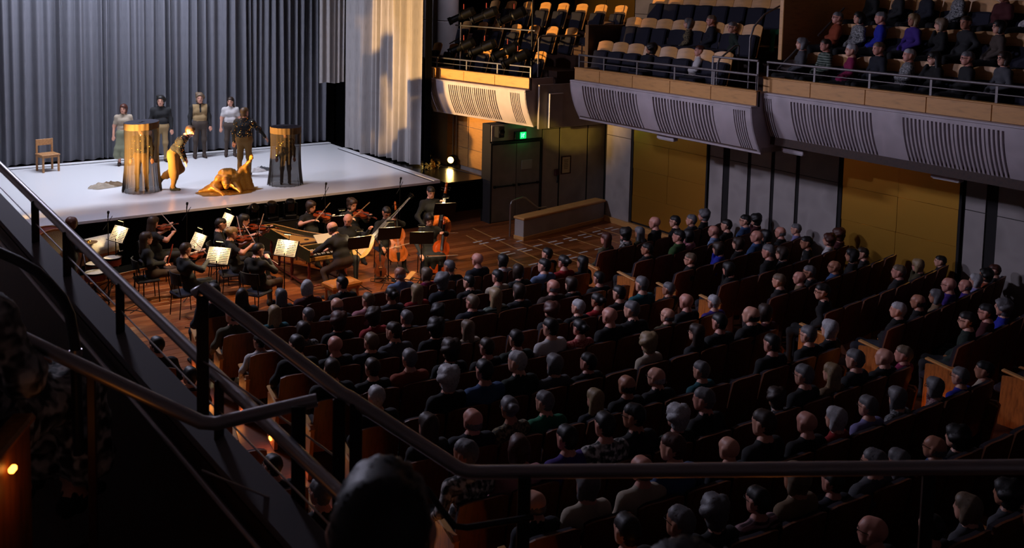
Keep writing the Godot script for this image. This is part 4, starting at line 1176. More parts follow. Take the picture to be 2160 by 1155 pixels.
var PALETTE := {}
func cloth(key: String) -> StandardMaterial3D:
	if PALETTE.has(key): return PALETTE[key]
	var cols := {"black": Color(0.03, 0.03, 0.036), "navy": Color(0.07, 0.085, 0.14), "grey": Color(0.30, 0.30, 0.32), "charcoal": Color(0.12, 0.12, 0.13), "cream": Color(0.72, 0.66, 0.58), "white": Color(0.82, 0.80, 0.80),
		"pale_blue": Color(0.45, 0.53, 0.68), "blue": Color(0.06, 0.12, 0.62), "denim": Color(0.20, 0.32, 0.50), "teal": Color(0.05, 0.34, 0.38), "green": Color(0.16, 0.30, 0.10), "dark_green": Color(0.07, 0.14, 0.10), "emerald": Color(0.0, 0.42, 0.28),
		"red": Color(0.62, 0.05, 0.08), "dark_red": Color(0.28, 0.05, 0.07), "pink": Color(0.70, 0.46, 0.50), "magenta": Color(0.52, 0.04, 0.28), "purple": Color(0.22, 0.10, 0.48), "lavender": Color(0.52, 0.50, 0.70), "tan": Color(0.50, 0.40, 0.29), "brown": Color(0.22, 0.14, 0.10), "olive": Color(0.28, 0.25, 0.14), "orange": Color(0.55, 0.22, 0.08),
		"taupe": Color(0.30, 0.25, 0.22), "sand": Color(0.66, 0.55, 0.38), "gold": Color(0.46, 0.32, 0.09), "sage": Color(0.55, 0.56, 0.46)}
	var m: StandardMaterial3D = grained(cols[key], 0.88, M.fine, Vector3(10, 10, 10)) if cols.has(key) else null
	if m == null:
		# prints: two colours in blotches or stripes
		var pr: Array = {"print_bw": [Color(0.05, 0.05, 0.05), Color(0.8, 0.78, 0.76), 0.05], "print_leaf": [Color(0.10, 0.09, 0.06), Color(0.55, 0.48, 0.34), 0.07], "print_grey": [Color(0.16, 0.16, 0.17), Color(0.62, 0.62, 0.62), 0.09], "print_red": [Color(0.5, 0.03, 0.05), Color(0.75, 0.5, 0.45), 0.12], "stripe_red": [Color(0.16, 0.03, 0.06), Color(0.60, 0.46, 0.48), 0.0], "stripe_green": [Color(0.05, 0.13, 0.09), Color(0.42, 0.46, 0.42), 0.0], "scarf": [Color(0.66, 0.62, 0.58), Color(0.4, 0.1, 0.2), 0.11]}[key]
		m = mat(Color.WHITE, 0.88)
		m.uv1_triplanar = true
		if pr[2] > 0.0:
			var t := noise_tex(pr[2], 77 + key.hash() % 50, [pr[0], pr[0], pr[1], pr[1]], 128, 2)
			t.color_ramp.interpolation_mode = Gradient.GRADIENT_INTERPOLATE_LINEAR
			m.albedo_texture = t
			m.uv1_scale = Vector3(2.2, 2.2, 2.2)
		else:
			var im := Image.create(4, 64, false, Image.FORMAT_RGB8)
			for y in 64:
				for x in 4: im.set_pixel(x, y, pr[0] if (y / 8) % 2 == 0 else pr[1])
			m.albedo_texture = ImageTexture.create_from_image(im)
			m.uv1_scale = Vector3(4, 5, 4)
	m.rim_enabled = true
	m.rim = 0.08
	m.rim_tint = 0.9
	PALETTE[key] = m
	return m

func skin(key: String) -> StandardMaterial3D:
	var id := "skin_" + key
	if not PALETTE.has(id):
		var m := mat({"fair": Color(0.80, 0.58, 0.49), "ruddy": Color(0.76, 0.52, 0.45), "tan": Color(0.66, 0.44, 0.34), "deep": Color(0.33, 0.20, 0.15), "gold": Color(0.78, 0.52, 0.17)}[key], 0.5)
		if key == "gold": m.metallic = 0.3
		PALETTE[id] = m
	return PALETTE[id]

func hair_mat(key: String) -> StandardMaterial3D:
	var id := "hair_" + key
	if not PALETTE.has(id):
		var m := grained({"grey": Color(0.42, 0.41, 0.42), "white": Color(0.70, 0.69, 0.70), "blond": Color(0.60, 0.50, 0.36), "brown": Color(0.20, 0.13, 0.085), "auburn": Color(0.30, 0.13, 0.07), "black": Color(0.045, 0.04, 0.045), "dark": Color(0.09, 0.07, 0.06), "sandy": Color(0.46, 0.38, 0.30), "gold": Color(0.5, 0.32, 0.09), "hood": Color(0.30, 0.20, 0.06)}[key], 0.55, M.grain, Vector3(14, 3, 14))
		PALETTE[id] = m
	return PALETTE[id]

# puts a body, its hair and what it wears on the face under a person node
func dress(t: Node3D, bm: Array, skin_key: String, top: String, legs: String, hair: String, hair_key: String, extra := {}) -> void:
	var b := part(t, "body", bm[0])
	var mats := {0: skin(skin_key), 1: cloth(top), 2: cloth(legs), 3: cloth(extra.get("shoes", "black")), 4: M.black, 5: mat_lip(skin_key), 6: cloth(extra.get("second", "cream"))}
	for i in bm[1].size(): b.set_surface_override_material(i, mats[bm[1][i]])
	var hx: Transform3D = bm[2]
	if hair != "none":
		var h := part(t, "hood" if hair == "cap" else "hair", hair_mesh(hair), hair_mat(hair_key), hx.origin, hx.basis)
		if hair == "cap": h.name = "hood"
	if extra.get("beard", false): part(t, "beard", hair_mesh("beard"), hair_mat(hair_key), hx.origin, hx.basis)
	if extra.get("glasses", false): part(t, "glasses", glasses_mesh(), M.black_metal, hx.origin, hx.basis)

func mat_lip(k: String) -> StandardMaterial3D:
	var id := "lip_" + k
	if not PALETTE.has(id):
		var c: Color = skin(k).albedo_color
		PALETTE[id] = mat(Color(c.r * 0.82, c.g * 0.6, c.b * 0.6), 0.5)
	return PALETTE[id]

func glasses_mesh() -> Mesh:
	if not HAIR.has("glasses"):
		var mb := MB.new()
		for s in [-1.0, 1.0]:
			var ring := []
			for i in 13:
				var a := TAU * i / 12.0
				ring.append(Vector3(s * 0.032 + 0.024 * cos(a), 0.003 + 0.019 * sin(a), -0.108))
			mb.tube(ring, 0.0028, 5, false)
			mb.tube([Vector3(s * 0.055, 0.008, -0.106), Vector3(s * 0.08, 0.01, -0.05), Vector3(s * 0.083, 0.005, 0.01)], 0.0028, 5)
		mb.tube([Vector3(-0.01, 0.006, -0.111), Vector3(0.01, 0.006, -0.111)], 0.003, 5)
		HAIR.glasses = mb.mesh()
	return HAIR.glasses

var SIT := []
func prepare_people() -> void:
	hair_noise.seed = 5; hair_noise.frequency = 0.02
	cloth_noise.seed = 8; cloth_noise.frequency = 0.06
	# seated listeners: variants of build and attitude
	SIT.append(body_mesh(pose_sit(), {"bulk": 1.05, "cell": 0.022, "hands": false}))
	SIT.append(body_mesh(pose_sit({"yaw": 0.12, "tilt": 0.06}), {"female": true, "bulk": 0.95, "cell": 0.022, "hands": false}))
	SIT.append(body_mesh(pose_sit({"chest": Vector3(0.02, 0.89, 0.02), "neck": Vector3(0.03, 1.06, 0.07), "head": Vector3(0.035, 1.205, 0.05), "tilt": 0.10, "yaw": 0.2, "lw": Vector3(0.06, 0.78, -0.17), "rw": Vector3(-0.06, 0.76, -0.18)}), {"bulk": 1.12, "cell": 0.022, "hands": false}))
	SIT.append(body_mesh(pose_sit({"yaw": -0.25, "tilt": -0.05, "head": Vector3(-0.01, 1.24, -0.02), "rw": Vector3(0.06, 1.10, -0.12), "re": Vector3(0.22, 0.84, -0.16)}), {"female": true, "bulk": 1.0, "cell": 0.022, "hands": false}))
	SIT.append(body_mesh(pose_sit({"chest": Vector3(-0.02, 0.92, -0.03), "neck": Vector3(-0.025, 1.09, -0.04), "head": Vector3(-0.03, 1.24, -0.08), "yaw": 0.35, "tilt": 0.02, "le": Vector3(-0.33, 0.84, 0.0), "lw": Vector3(-0.30, 0.66, -0.22)}), {"bulk": 1.0, "cell": 0.022, "hands": false}))

const HEADS_TABLE := """C 0 -7.93 0.15 short dark navy fair 0
C 0 -7.49 0.02 long brown charcoal tan 3
C 0 -6.90 -0.05 long grey charcoal fair 1 g
C 0 -6.46 0.01 bob white dark_red ruddy 3
C 0 -5.83 -0.02 short dark black fair 4
C 0 -4.79 -0.00 fringe white pale_blue tan 4
C 0 -4.35 -0.06 bob sandy magenta fair 1
C 0 -3.83 -0.02 short grey charcoal tan 4
C 0 -3.32 0.05 none - navy ruddy 0 g
C 0 -2.77 -0.05 bob dark white tan 1
C 0 -1.81 -0.03 short black black fair 2
R 0 -0.21 -0.01 long auburn olive ruddy 1
R 0 0.36 -0.00 curly dark print_bw ruddy 3
R 0 0.80 -0.03 long grey olive tan 3
R 0 1.24 0.11 none - black ruddy 0
R 0 1.91 0.04 short dark black fair 0 g
R 0 2.40 0.03 short grey grey fair 2
R 0 2.95 0.02 curly grey black ruddy 1
C 1 -7.95 0.02 short black olive ruddy 4
C 1 -7.40 -0.02 long blond teal tan 1
C 1 -6.94 -0.08 short grey charcoal fair 2
C 1 -6.50 0.01 fringe grey navy fair 2
C 1 -6.00 0.01 short sandy pink fair 2
C 1 -5.56 -0.01 bun dark grey tan 1 g
C 1 -5.12 -0.02 long blond red fair 1
C 1 -4.65 0.07 curly grey navy tan 3 g
C 1 -4.09 -0.04 short black black fair 4
C 1 -3.60 -0.01 short black cream ruddy 0
C 1 -3.16 0.01 bob brown charcoal fair 3
C 1 -2.70 0.08 short dark pale_blue fair 2
C 1 -2.19 0.03 bun dark red ruddy 1 g
C 1 -1.75 -0.04 long dark black tan 1
R 1 -0.17 -0.01 short dark black tan 2
R 1 0.74 0.10 short dark green ruddy 2
R 1 1.18 0.01 bob dark pink fair 3 g
R 1 1.98 -0.01 none - pale_blue ruddy 0
R 1 2.43 0.04 short dark black fair 0
R 1 3.03 0.08 short dark denim fair 2 g
R 1 3.60 -0.02 curly dark dark_red fair 3
L 2 -9.26 0.03 short black black fair 4
C 2 -7.95 -0.11 short dark white tan 4
C 2 -7.40 -0.02 bob brown print_grey tan 1
C 2 -6.90 0.03 curly auburn black tan 1 g
C 2 -6.36 0.01 curly brown red fair 3
C 2 -5.91 -0.04 short grey navy ruddy 2
C 2 -5.33 -0.08 curly dark charcoal tan 3 g
C 2 -4.82 0.02 short sandy navy ruddy 2 g
C 2 -4.35 0.01 long blond stripe_green tan 1
C 2 -3.91 0.01 bob brown charcoal fair 1
C 2 -3.31 0.03 fringe grey brown ruddy 2
C 2 -2.87 -0.04 bob brown black fair 1
C 2 -2.27 -0.04 short dark black ruddy 0
R 2 -0.08 -0.03 short sandy charcoal fair 2 g
R 2 0.85 -0.01 bob brown blue ruddy 3
R 2 1.45 -0.01 bob brown black fair 1
R 2 1.97 0.08 none - denim ruddy 2
R 2 2.47 -0.02 bob black black tan 3
R 2 2.96 -0.02 fringe grey charcoal ruddy 0
R 2 3.60 -0.06 short grey lavender fair 0
L 3 -9.24 -0.02 short black brown fair 2 g
C 3 -7.86 0.09 short dark black fair 4
C 3 -7.41 0.04 none - charcoal ruddy 0 g
C 3 -6.97 0.05 short sandy navy fair 2
C 3 -6.53 0.06 short brown grey fair 4
C 3 -5.99 0.04 curly dark black fair 1
C 3 -5.49 -0.05 long sandy cream fair 1
C 3 -4.08 -0.03 curly auburn charcoal fair 1 g
C 3 -3.64 -0.02 short white black fair 2
C 3 -3.20 -0.03 bun dark red tan 1
C 3 -2.76 0.01 short dark black fair 0
C 3 -2.28 0.07 short grey teal fair 0
C 3 -1.75 -0.06 short grey black tan 2
R 3 -0.13 -0.03 bob black black ruddy 3
R 3 1.00 0.09 short grey black ruddy 0
R 3 1.44 -0.01 bob brown charcoal fair 1 g
R 3 2.45 0.02 short dark black tan 4
R 3 3.16 -0.04 curly auburn white fair 1
R 3 3.60 -0.01 curly auburn dark_red tan 3
C 4 -7.91 0.09 short brown black fair 0
C 4 -7.41 0.02 short brown black fair 0
C 4 -6.93 0.05 short grey orange fair 0
C 4 -6.38 0.07 curly brown black tan 1
C 4 -5.85 0.01 short brown black ruddy 0 g
C 4 -5.41 0.04 short dark dark_green fair 0
C 4 -4.87 0.10 short dark white fair 0
C 4 -4.38 0.01 bun black print_red ruddy 1
C 4 -3.86 0.09 none - black ruddy 0
C 4 -3.35 0.07 short grey black fair 4
C 4 -2.82 -0.05 fringe grey olive fair 2 g
C 4 -2.36 0.04 none - charcoal ruddy 0
C 4 -1.75 -0.08 short white purple fair 0 g
R 4 -0.12 -0.03 short sandy charcoal fair 0
R 4 0.47 -0.08 none - tan ruddy 0
R 4 0.91 -0.07 short grey charcoal tan 4 g
R 4 1.48 -0.04 none - denim tan 2 g
R 4 2.20 0.01 bob dark black tan 1
R 4 2.78 -0.06 short brown charcoal fair 4
C 5 -7.87 0.06 short white charcoal fair 0
C 5 -7.02 0.12 curly white black fair 1 g
C 5 -6.55 0.12 short black denim ruddy 0
C 5 -6.02 0.11 short white dark_green fair 4
C 5 -5.58 0.02 bob grey grey fair 1
C 5 -5.14 0.00 short black black ruddy 2
C 5 -4.08 0.01 curly blond cream fair 3
C 5 -3.23 -0.01 long brown charcoal fair 1 g
C 5 -2.79 0.05 short black black ruddy 0
C 5 -2.23 0.09 fringe dark black fair 2
C 5 -1.79 0.00 bob brown dark_red tan 3
R 5 -0.27 0.03 short dark black fair 4 g
R 5 1.84 0.01 short sandy charcoal ruddy 2
R 5 2.77 -0.08 bob blond olive ruddy 3 g
R 5 3.60 -0.13 short dark black fair 2
L 6 -9.34 -0.06 short dark charcoal fair 4 g
C 6 -7.83 0.07 long brown charcoal fair 1
C 6 -7.39 0.09 fringe grey navy ruddy 2
C 6 -6.88 0.06 bun grey print_leaf tan 3 g
C 6 -6.39 0.01 short grey emerald fair 4
C 6 -5.80 -0.05 long blond navy fair 1
C 6 -5.36 0.02 fringe dark black tan 0
C 6 -4.83 -0.01 fringe white charcoal fair 4 g
C 6 -4.21 -0.04 short grey teal fair 0
C 6 -2.96 0.05 short dark black ruddy 0
C 6 -2.22 0.02 short grey black fair 0 g
C 6 -1.75 0.01 bob white black fair 1
R 6 -0.12 -0.01 short white black fair 2
R 6 0.59 -0.05 fringe brown black tan 0
R 6 1.19 -0.09 bob grey tan tan 1
R 6 1.63 0.01 none - purple ruddy 0 g
R 6 2.28 -0.14 fringe grey purple ruddy 0
R 6 2.72 -0.13 bob white lavender fair 1
R 6 3.16 -0.16 curly dark orange tan 1
R 6 3.60 -0.16 short auburn black fair 0
L 7 -9.32 0.07 short grey black ruddy 4 g
C 7 -7.95 0.14 short grey print_bw tan 4
C 7 -7.46 0.10 bob auburn pink tan 3
C 7 -6.95 0.10 short black purple ruddy 0
C 7 -6.51 0.13 short dark print_bw ruddy 0
C 7 -6.05 0.10 short black charcoal tan 4 g
C 7 -5.59 0.01 curly white dark_green ruddy 1 g
C 7 -5.11 0.07 short grey black ruddy 4
C 7 -4.09 -0.12 curly brown print_bw tan 3
C 7 -3.65 0.05 short grey charcoal fair 0 g
C 7 -3.14 -0.03 long blond tan fair 1
C 7 -2.70 0.04 short grey charcoal fair 0
C 7 -2.19 0.00 none - black fair 2
C 7 -1.75 -0.06 short sandy magenta ruddy 2
R 7 -0.00 0.01 short dark dark_green fair 0 g
R 7 0.61 0.01 short black dark_red ruddy 0 g
R 7 1.16 -0.03 curly grey blue fair 1
C 8 -7.95 -0.03 fringe grey navy fair 4
C 8 -7.51 0.05 bob grey cream ruddy 1
C 8 -6.94 0.05 fringe grey cream ruddy 0
C 8 -6.50 0.11 short auburn denim fair 4
C 8 -5.93 -0.01 none - navy fair 0
C 8 -5.49 0.13 short brown charcoal fair 0
C 8 -4.89 -0.00 none - black ruddy 0
C 8 -4.45 -0.06 bob white red fair 1
C 8 -3.94 -0.05 short grey lavender fair 0 g
C 8 -3.40 -0.08 bob grey print_grey fair 3 g
C 8 -2.68 -0.13 bob grey scarf fair 3 g
C 8 -2.19 -0.11 short grey blue fair 0 g
C 8 -1.75 -0.10 short black cream tan 2
C 9 -7.95 0.07 short dark black fair 0
C 9 -7.53 0.07 short grey charcoal tan 2 g
C 9 -7.10 -0.01 curly grey charcoal fair 3
C 9 -6.67 -0.03 short dark stripe_red ruddy 0 g
C 9 -6.24 0.05 bob sandy tan tan 1
C 9 -5.81 -0.09 short dark navy ruddy 0
C 9 -5.37 0.01 short grey grey fair 2 g
C 9 -4.94 -0.16 long grey dark_red ruddy 1
C 9 -4.50 -0.07 fringe grey denim tan 2 g
C 9 -4.06 -0.16 curly dark black fair 1
C 10 -6.54 -0.03 none - black ruddy 4 g
C 10 -6.01 -0.16 short dark charcoal fair 0
C 10 -5.57 -0.10 bob sandy grey fair 1
C 10 -5.05 -0.15 curly dark grey tan 1"""

# ---------------------------------------------------------------- stalls
func stalls_floor(z: float) -> float:
	return 0.063 * (z - 6.9) - 0.12 + (0.12 * (z - 14.0) if z > 14.0 else 0.0)

func row_z(row: int, x: float) -> float:          # where the tops of the seat backs of a row stand
	return 6.94 + 1.045 * row - 0.0148 * (x + 3.0) * (x + 3.0)

func slab(nu: int, nv: int, f: Callable, thick: float, out: Vector3) -> Mesh:   # bent board: f gives its outer face
	var mb := MB.new()
	var inner := func(u: float, v: float) -> Vector3: return f.call(u, v) - out * thick
	mb.grid(nu, nv, f, out)
	mb.grid(nu, nv, inner, -out)
	var c: Vector3 = f.call(0.5, 0.5)
	for i in nu:
		var u0 := float(i) / nu; var u1 := float(i + 1) / nu
		for v in [0.0, 1.0]:
			var a: Vector3 = f.call(u0, v)
			mb.quad(a, f.call(u1, v), inner.call(u1, v), inner.call(u0, v), (a - c) * Vector3(0, 1, 0))
	for j in nv:
		var v0 := float(j) / nv; var v1 := float(j + 1) / nv
		for u in [0.0, 1.0]:
			var a: Vector3 = f.call(u, v0)
			mb.quad(a, f.call(u, v1), inner.call(u, v1), inner.call(u, v0), (a - c) * Vector3(1, 0, 0))
	return mb.mesh()

var seat_meshes := {}
func seat_shape() -> void:
	var w := 0.525
	var back := func(u: float, v: float) -> Vector3:
		var x := (u - 0.5) * w
		var q := absf(u - 0.5) * 2.0
		var y := lerpf(0.30, 0.98 - 0.035 * pow(q, 4.0), v)
		return Vector3(x * (1.0 - 0.06 * pow(v, 6.0) * q), y, lerpf(-0.13, 0.0, v) - 0.035 * q * q)
	seat_meshes.shell = slab(8, 5, back, 0.022, Vector3(0, 0, 1))
	var pad := func(u: float, v: float) -> Vector3:
		var p: Vector3 = back.call(u, lerpf(0.12, 0.985, v))
		return Vector3(p.x * 0.955, p.y, p.z - 0.02)
	seat_meshes.pad = slab(8, 4, pad, 0.05, Vector3(0, 0, 1))
	seat_meshes.cushion = MB.new().rbox(Vector3(0, 0.41, -0.36), Vector3(0.46, 0.10, 0.44), 0.03).mesh()
	seat_meshes.arm = MB.new().rbox(Vector3(0.263, 0.60, -0.30), Vector3(0.05, 0.03, 0.34), 0.01).mesh()
	seat_meshes.stand = MB.new().rbox(Vector3(0.263, 0.29, -0.27), Vector3(0.03, 0.58, 0.26), 0.006).mesh()
	var poly := PackedVector2Array([Vector2(0.46, 0.0), Vector2(0.10, 0.0), Vector2(-0.02, 0.66), Vector2(0.02, 0.70), Vector2(0.44, 0.63)])
	seat_meshes.end = MB.new().prism(poly, 0.045, Vector3(0, 0, 0), Basis(Vector3(0, 0, -1), Vector3.UP, Vector3(1, 0, 0))).mesh()
	seat_meshes.end_cap = MB.new().rbox(Vector3(0, 0.675, -0.22), Vector3(0.075, 0.03, 0.46), 0.01, Basis(Vector3.RIGHT, 0.14)).mesh()
	seat_meshes.lamp = MB.new().rbox(Vector3(0, 0.10, -0.24), Vector3(0.03, 0.05, 0.07), 0.01).mesh()

const ORD := ["first", "second", "third", "fourth", "fifth", "sixth", "seventh", "eighth", "ninth", "tenth", "eleventh", "twelfth", "thirteenth", "fourteenth"]

func stalls() -> void:
	# raked floor
	var mb := MB.new()
	mb.grid(1, 40, func(u: float, v: float) -> Vector3:
		var z := lerpf(6.2, 26.9, v)
		return Vector3(lerpf(-15.1, 4.0, u), maxf(stalls_floor(maxf(z, 6.9)), FL) + 0.008, z), Vector3.UP)
	struct("floor_stalls", mb.mesh(), M.floor_base, "raked wooden floor of the stalls")
	seat_shape()
	var proto := Node3D.new()
	part(proto, "back_shell", seat_meshes.shell, M.wood_seat)
	part(proto, "back_cushion", seat_meshes.pad, M.plum)
	part(proto, "seat_cushion", seat_meshes.cushion, M.plum)
	part(proto, "armrest", seat_meshes.arm, M.wood_end)
	part(proto, "arm_panel", seat_meshes.stand, M.wood_seat)
	var blocks := [["C", -7.93, 12, "middle block", "drum-side aisle"], ["R", -0.28, 8, "wall-side block", "far aisle"], ["L", -10.45, 3, "near-balcony block", "near wall"]]
	for bl in blocks:
		for row in 12:
			if bl[0] == "R" and row > 8: continue
			if bl[0] == "L" and (row < 2 or row > 8): continue
			for k in bl[2]:
				var x: float = bl[1] + k * 0.545
				var z := row_z(row, x)
				var s: Node3D = proto.duplicate()
				s.name = numbered("stalls_seat")
				add_child(s)
				s.position = Vector3(x, stalls_floor(z) + 0.01, z)
				s.rotation.y = 0.0296 * (x + 3.0)
				tag(s, "brown seat, %s row, %s, %s from the %s" % [ORD[row], bl[3], ORD[k], bl[4]], "seat", "theatre seats in the stalls")
				for e in [[0, -1.0], [bl[2] - 1, 1.0]]:
					if k != e[0]: continue
					if (bl[0] == "R" and e[1] > 0) or (bl[0] == "L" and e[1] < 0): continue
					var ep := part(s, "end_panel", seat_meshes.end, M.wood_end, Vector3(e[1] * 0.295, 0, 0))
					part(ep, "panel_cap", seat_meshes.end_cap, M.wood_pale)
					if bl[0] != "L" and (row + (1 if bl[0] == "R" else 0)) % 2 == 0 or (bl[0] == "C" and e[1] < 0):
						part(ep, "step_lamp", seat_meshes.lamp, M.aisle_glow, Vector3(e[1] * 0.035, 0, 0))
						var q: Vector3 = s.transform * Vector3(e[1] * 0.40, 0.12, -0.24)
						omni(q, Color(1.0, 0.6, 0.25), 0.03, 0.02)
	proto.free()
	var count := {}
	for line in HEADS_TABLE.split("\n"):
		var q := line.split(" ")
		if q.size() < 9: continue
		var row := int(q[1]); var x := float(q[2]); var dy := float(q[3])
		var z := row_z(row, x)
		var key: String = q[0] + q[1]
		count[key] = count.get(key, 0) + 1
		var who := {"L": "near-balcony block", "C": "middle block", "R": "wall-side block"}
		var hd: String = "bald" if q[4] == "none" else ("balding %s-haired" % q[5] if q[4] == "fringe" else "%s %s-haired" % [{"short": "short", "curly": "curly", "long": "long", "bob": "bobbed", "bun": "bun-topped"}[q[4]], q[5]])
		var t := thing("person", "%s listener in %s, %s in row %s, %s" % [hd, q[6].replace("print_bw", "black-and-white print").replace("print_leaf", "leaf print").replace("print_grey", "grey print").replace("print_red", "red print").replace("_", " "), ORD[count[key] - 1], ["one", "two", "three", "four", "five", "six", "seven", "eight", "nine", "ten", "eleven"][row], who[q[0]]], "person", Vector3.ZERO, 0.0, "listeners in the stalls")
		var sc := clampf((1.15 + dy) / 1.22, 0.84, 1.07)
		var turn := 0.0296 * (x + 3.0) + (0.30 if q[0] == "R" else 0.06) + 0.1 * sin(x * 7.0 + row)
		t.transform = Transform3D(Basis(Vector3.UP, turn).scaled(Vector3.ONE * sc), Vector3(x, stalls_floor(z) + 0.01, z - 0.19))
		dress(t, SIT[int(q[8])], q[7], q[6], ["black", "navy", "charcoal"][(row + count[key]) % 3], q[4], q[5] if q[5] != "-" else "grey", {"glasses": q.size() > 9})

# ---------------------------------------------------------------- balcony seats and people opposite
func gallery() -> void:
	var w := 0.54
	var back := func(u: float, v: float) -> Vector3:
		var q := absf(u - 0.5) * 2.0
		return Vector3((u - 0.5) * w * (1.0 - 0.03 * q * v), lerpf(0.36, 1.06 - 0.05 * pow(q, 3.0), v), lerpf(-0.16, 0.02, v) - 0.05 * q * q)
	var shell := slab(8, 5, back, 0.022, Vector3(0, 0, 1))
	var pad := slab(8, 4, func(u: float, v: float) -> Vector3:
		var p: Vector3 = back.call(u, lerpf(0.05, 0.68, v))
		return Vector3(p.x * 0.95, p.y, p.z - 0.02), 0.06, Vector3(0, 0, 1))
	var flip := MB.new().rbox(Vector3(0, 0.60, -0.26), Vector3(0.47, 0.46, 0.09), 0.03, Basis(Vector3.RIGHT, 0.22)).mesh()
	var under := MB.new().rbox(Vector3(0, 0.37, -0.24), Vector3(0.44, 0.03, 0.10), 0.008).mesh()
	var ped := MB.new().rbox(Vector3(0.265, 0.32, -0.12), Vector3(0.035, 0.62, 0.22), 0.008).mesh()
	var proto := Node3D.new()
	part(proto, "back_shell", shell, M.wood_pale)
	part(proto, "back_cushion", pad, M.navy)
	part(proto, "tip_up_seat", flip, M.navy)
	part(proto, "hinge_bar", under, M.black_metal)
	part(proto, "side_panel", ped, M.wood_dark)
	# [x, y of head, z, hair, colour, top, skin, variant, words]
	var folk := [[3.1, 4.94, 8.64, "bob", "grey", "grey", "fair", 1, "grey scarf at the first seat"], [3.1, 4.95, 9.19, "short", "brown", "stripe_green", "ruddy", 1, "green striped jumper"], [3.1, 4.89, 9.77, "short", "white", "magenta", "fair", 1, "magenta scarf"],
		[3.1, 4.96, 10.34, "short", "sandy", "navy", "ruddy", 0, "navy jacket and sandy hair"], [3.1, 4.91, 10.91, "short", "white", "print_grey", "ruddy", 2, "grey printed scarf"], [3.1, 4.87, 11.45, "long", "dark", "black", "fair", 3, "black top, hand at the chin"], [3.1, 4.91, 12.03, "short", "grey", "charcoal", "ruddy", 0, "charcoal coat"], [3.1, 4.95, 12.65, "bob", "brown", "grey", "fair", 1, "grey shawl at the rail post"],
		[4.0, 5.48, 8.72, "short", "grey", "orange", "ruddy", 2, "rust cardigan"], [4.0, 5.47, 9.26, "bob", "dark", "print_grey", "fair", 1, "speckled grey top"], [4.0, 5.49, 9.74, "short", "grey", "blue", "ruddy", 0, "bright blue shirt"], [4.0, 5.48, 10.43, "bob", "blond", "purple", "tan", 1, "purple jacket"], [4.0, 5.42, 11.0, "bob", "sandy", "black", "fair", 3, "black top and sandy hair"], [4.0, 5.48, 11.5, "short", "brown", "charcoal", "tan", 4, "open charcoal jacket"], [4.0, 5.43, 12.05, "bob", "dark", "taupe", "fair", 1, "brown cardigan"],
		[4.92, 6.0, 8.9, "short", "dark", "black", "fair", 0, "all black in the back row"], [4.92, 6.0, 9.5, "long", "brown", "charcoal", "fair", 1, "charcoal in the back row"], [4.92, 6.0, 10.1, "short", "dark", "navy", "tan", 0, "navy in the back row"], [4.92, 6.02, 10.75, "short", "brown", "print_grey", "fair", 1, "pale print in the back row"], [4.92, 6.0, 11.6, "short", "dark", "dark_red", "tan", 2, "dark red in the back row"], [4.92, 6.0, 12.2, "bob", "brown", "white", "fair", 1, "white sleeves in the back row"],
		[2.85, 4.58, 4.7, "curly", "dark", "black", "tan", 3, "black dress with a hand at the chin"], [2.85, 4.66, 6.11, "short", "auburn", "white", "ruddy", 2, "pale check shirt"], [3.75, 5.16, 4.93, "bob", "grey", "print_leaf", "fair", 1, "dark floral top"], [3.75, 5.26, 5.63, "short", "sandy", "navy", "ruddy", 0, "navy jacket over a pink shirt"], [3.75, 5.14, 6.35, "short", "grey", "dark_green", "fair", 4, "dark green shirt"], [4.6, 5.72, 7.3, "bob", "dark", "white", "tan", 1, "white blouse and green trousers"]]
	# [name, start, step, count per row, row offset, floor y, rise, turn]
	var sets := [["stage-side balcony", Vector3(1.95, 0, -3.35), Vector3(0.125, 0, 0.66), [7, 8, 8], Vector3(0.92, 0, 0.10), 3.2, 0.62, PI / 2 - 0.19],
		["middle balcony", Vector3(2.75, 0, 3.1), Vector3(0, 0, 0.535), [8, 8, 8], Vector3(0.93, 0, -0.05), 3.63, 0.565, PI / 2],
		["raised balcony", Vector3(3.15, 0, 8.92), Vector3(0, 0, 0.56), [8, 8, 8], Vector3(0.93, 0, 0.0), 3.75, 0.55, PI / 2]]
	for si in 3:
		var s: Array = sets[si]
		for r in 3:
			for k in s[3][r]:
				var o: Node3D = proto.duplicate()
				o.name = numbered("tip_up_chair")
				add_child(o)
				o.position = s[1] + s[2] * k + s[4] * r + Vector3(0, s[5] + s[6] * r, 0)
				o.rotation.y = s[7]
				for q in folk:
					if absf(q[2] - o.position.z) < 0.30 and absf(q[0] + 0.08 - o.position.x) < 0.3 and si > 0:
						var st := o.get_node("tip_up_seat") as MeshInstance3D
						st.transform = Transform3D(Basis(Vector3.RIGHT, 1.35), Vector3(0, 0.055, -0.89))
						st.name = "lowered_seat"
						break
				if si == 0: o.scale = Vector3(1.18, 1, 1)
				tag(o, "pale-topped navy seat, %s row, %s, %s from the stage" % [ORD[r], s[0], ORD[k]], "seat", "tip-up seats in the balconies")
	proto.free()
	for q in folk:
		var t := thing("person", "seated balcony listener, %s, %s balcony" % [q[8], "raised" if q[2] > 8.5 else "middle"], "person", Vector3.ZERO, 0.0, "listeners in the balconies")
		var y: float = q[1] - 1.10
		t.transform = Transform3D(Basis(Vector3.UP, 0.92 + 0.18 * sin(q[2] * 5.0)).scaled(Vector3.ONE * 0.92), Vector3(q[0] - 0.17, y - 0.02, q[2]))
		dress(t, SIT[q[7]], q[6], q[5], "emerald" if q[8].ends_with("green trousers") else "black", q[3], q[4], {"glasses": int(q[2] * 10.0) % 3 == 0})

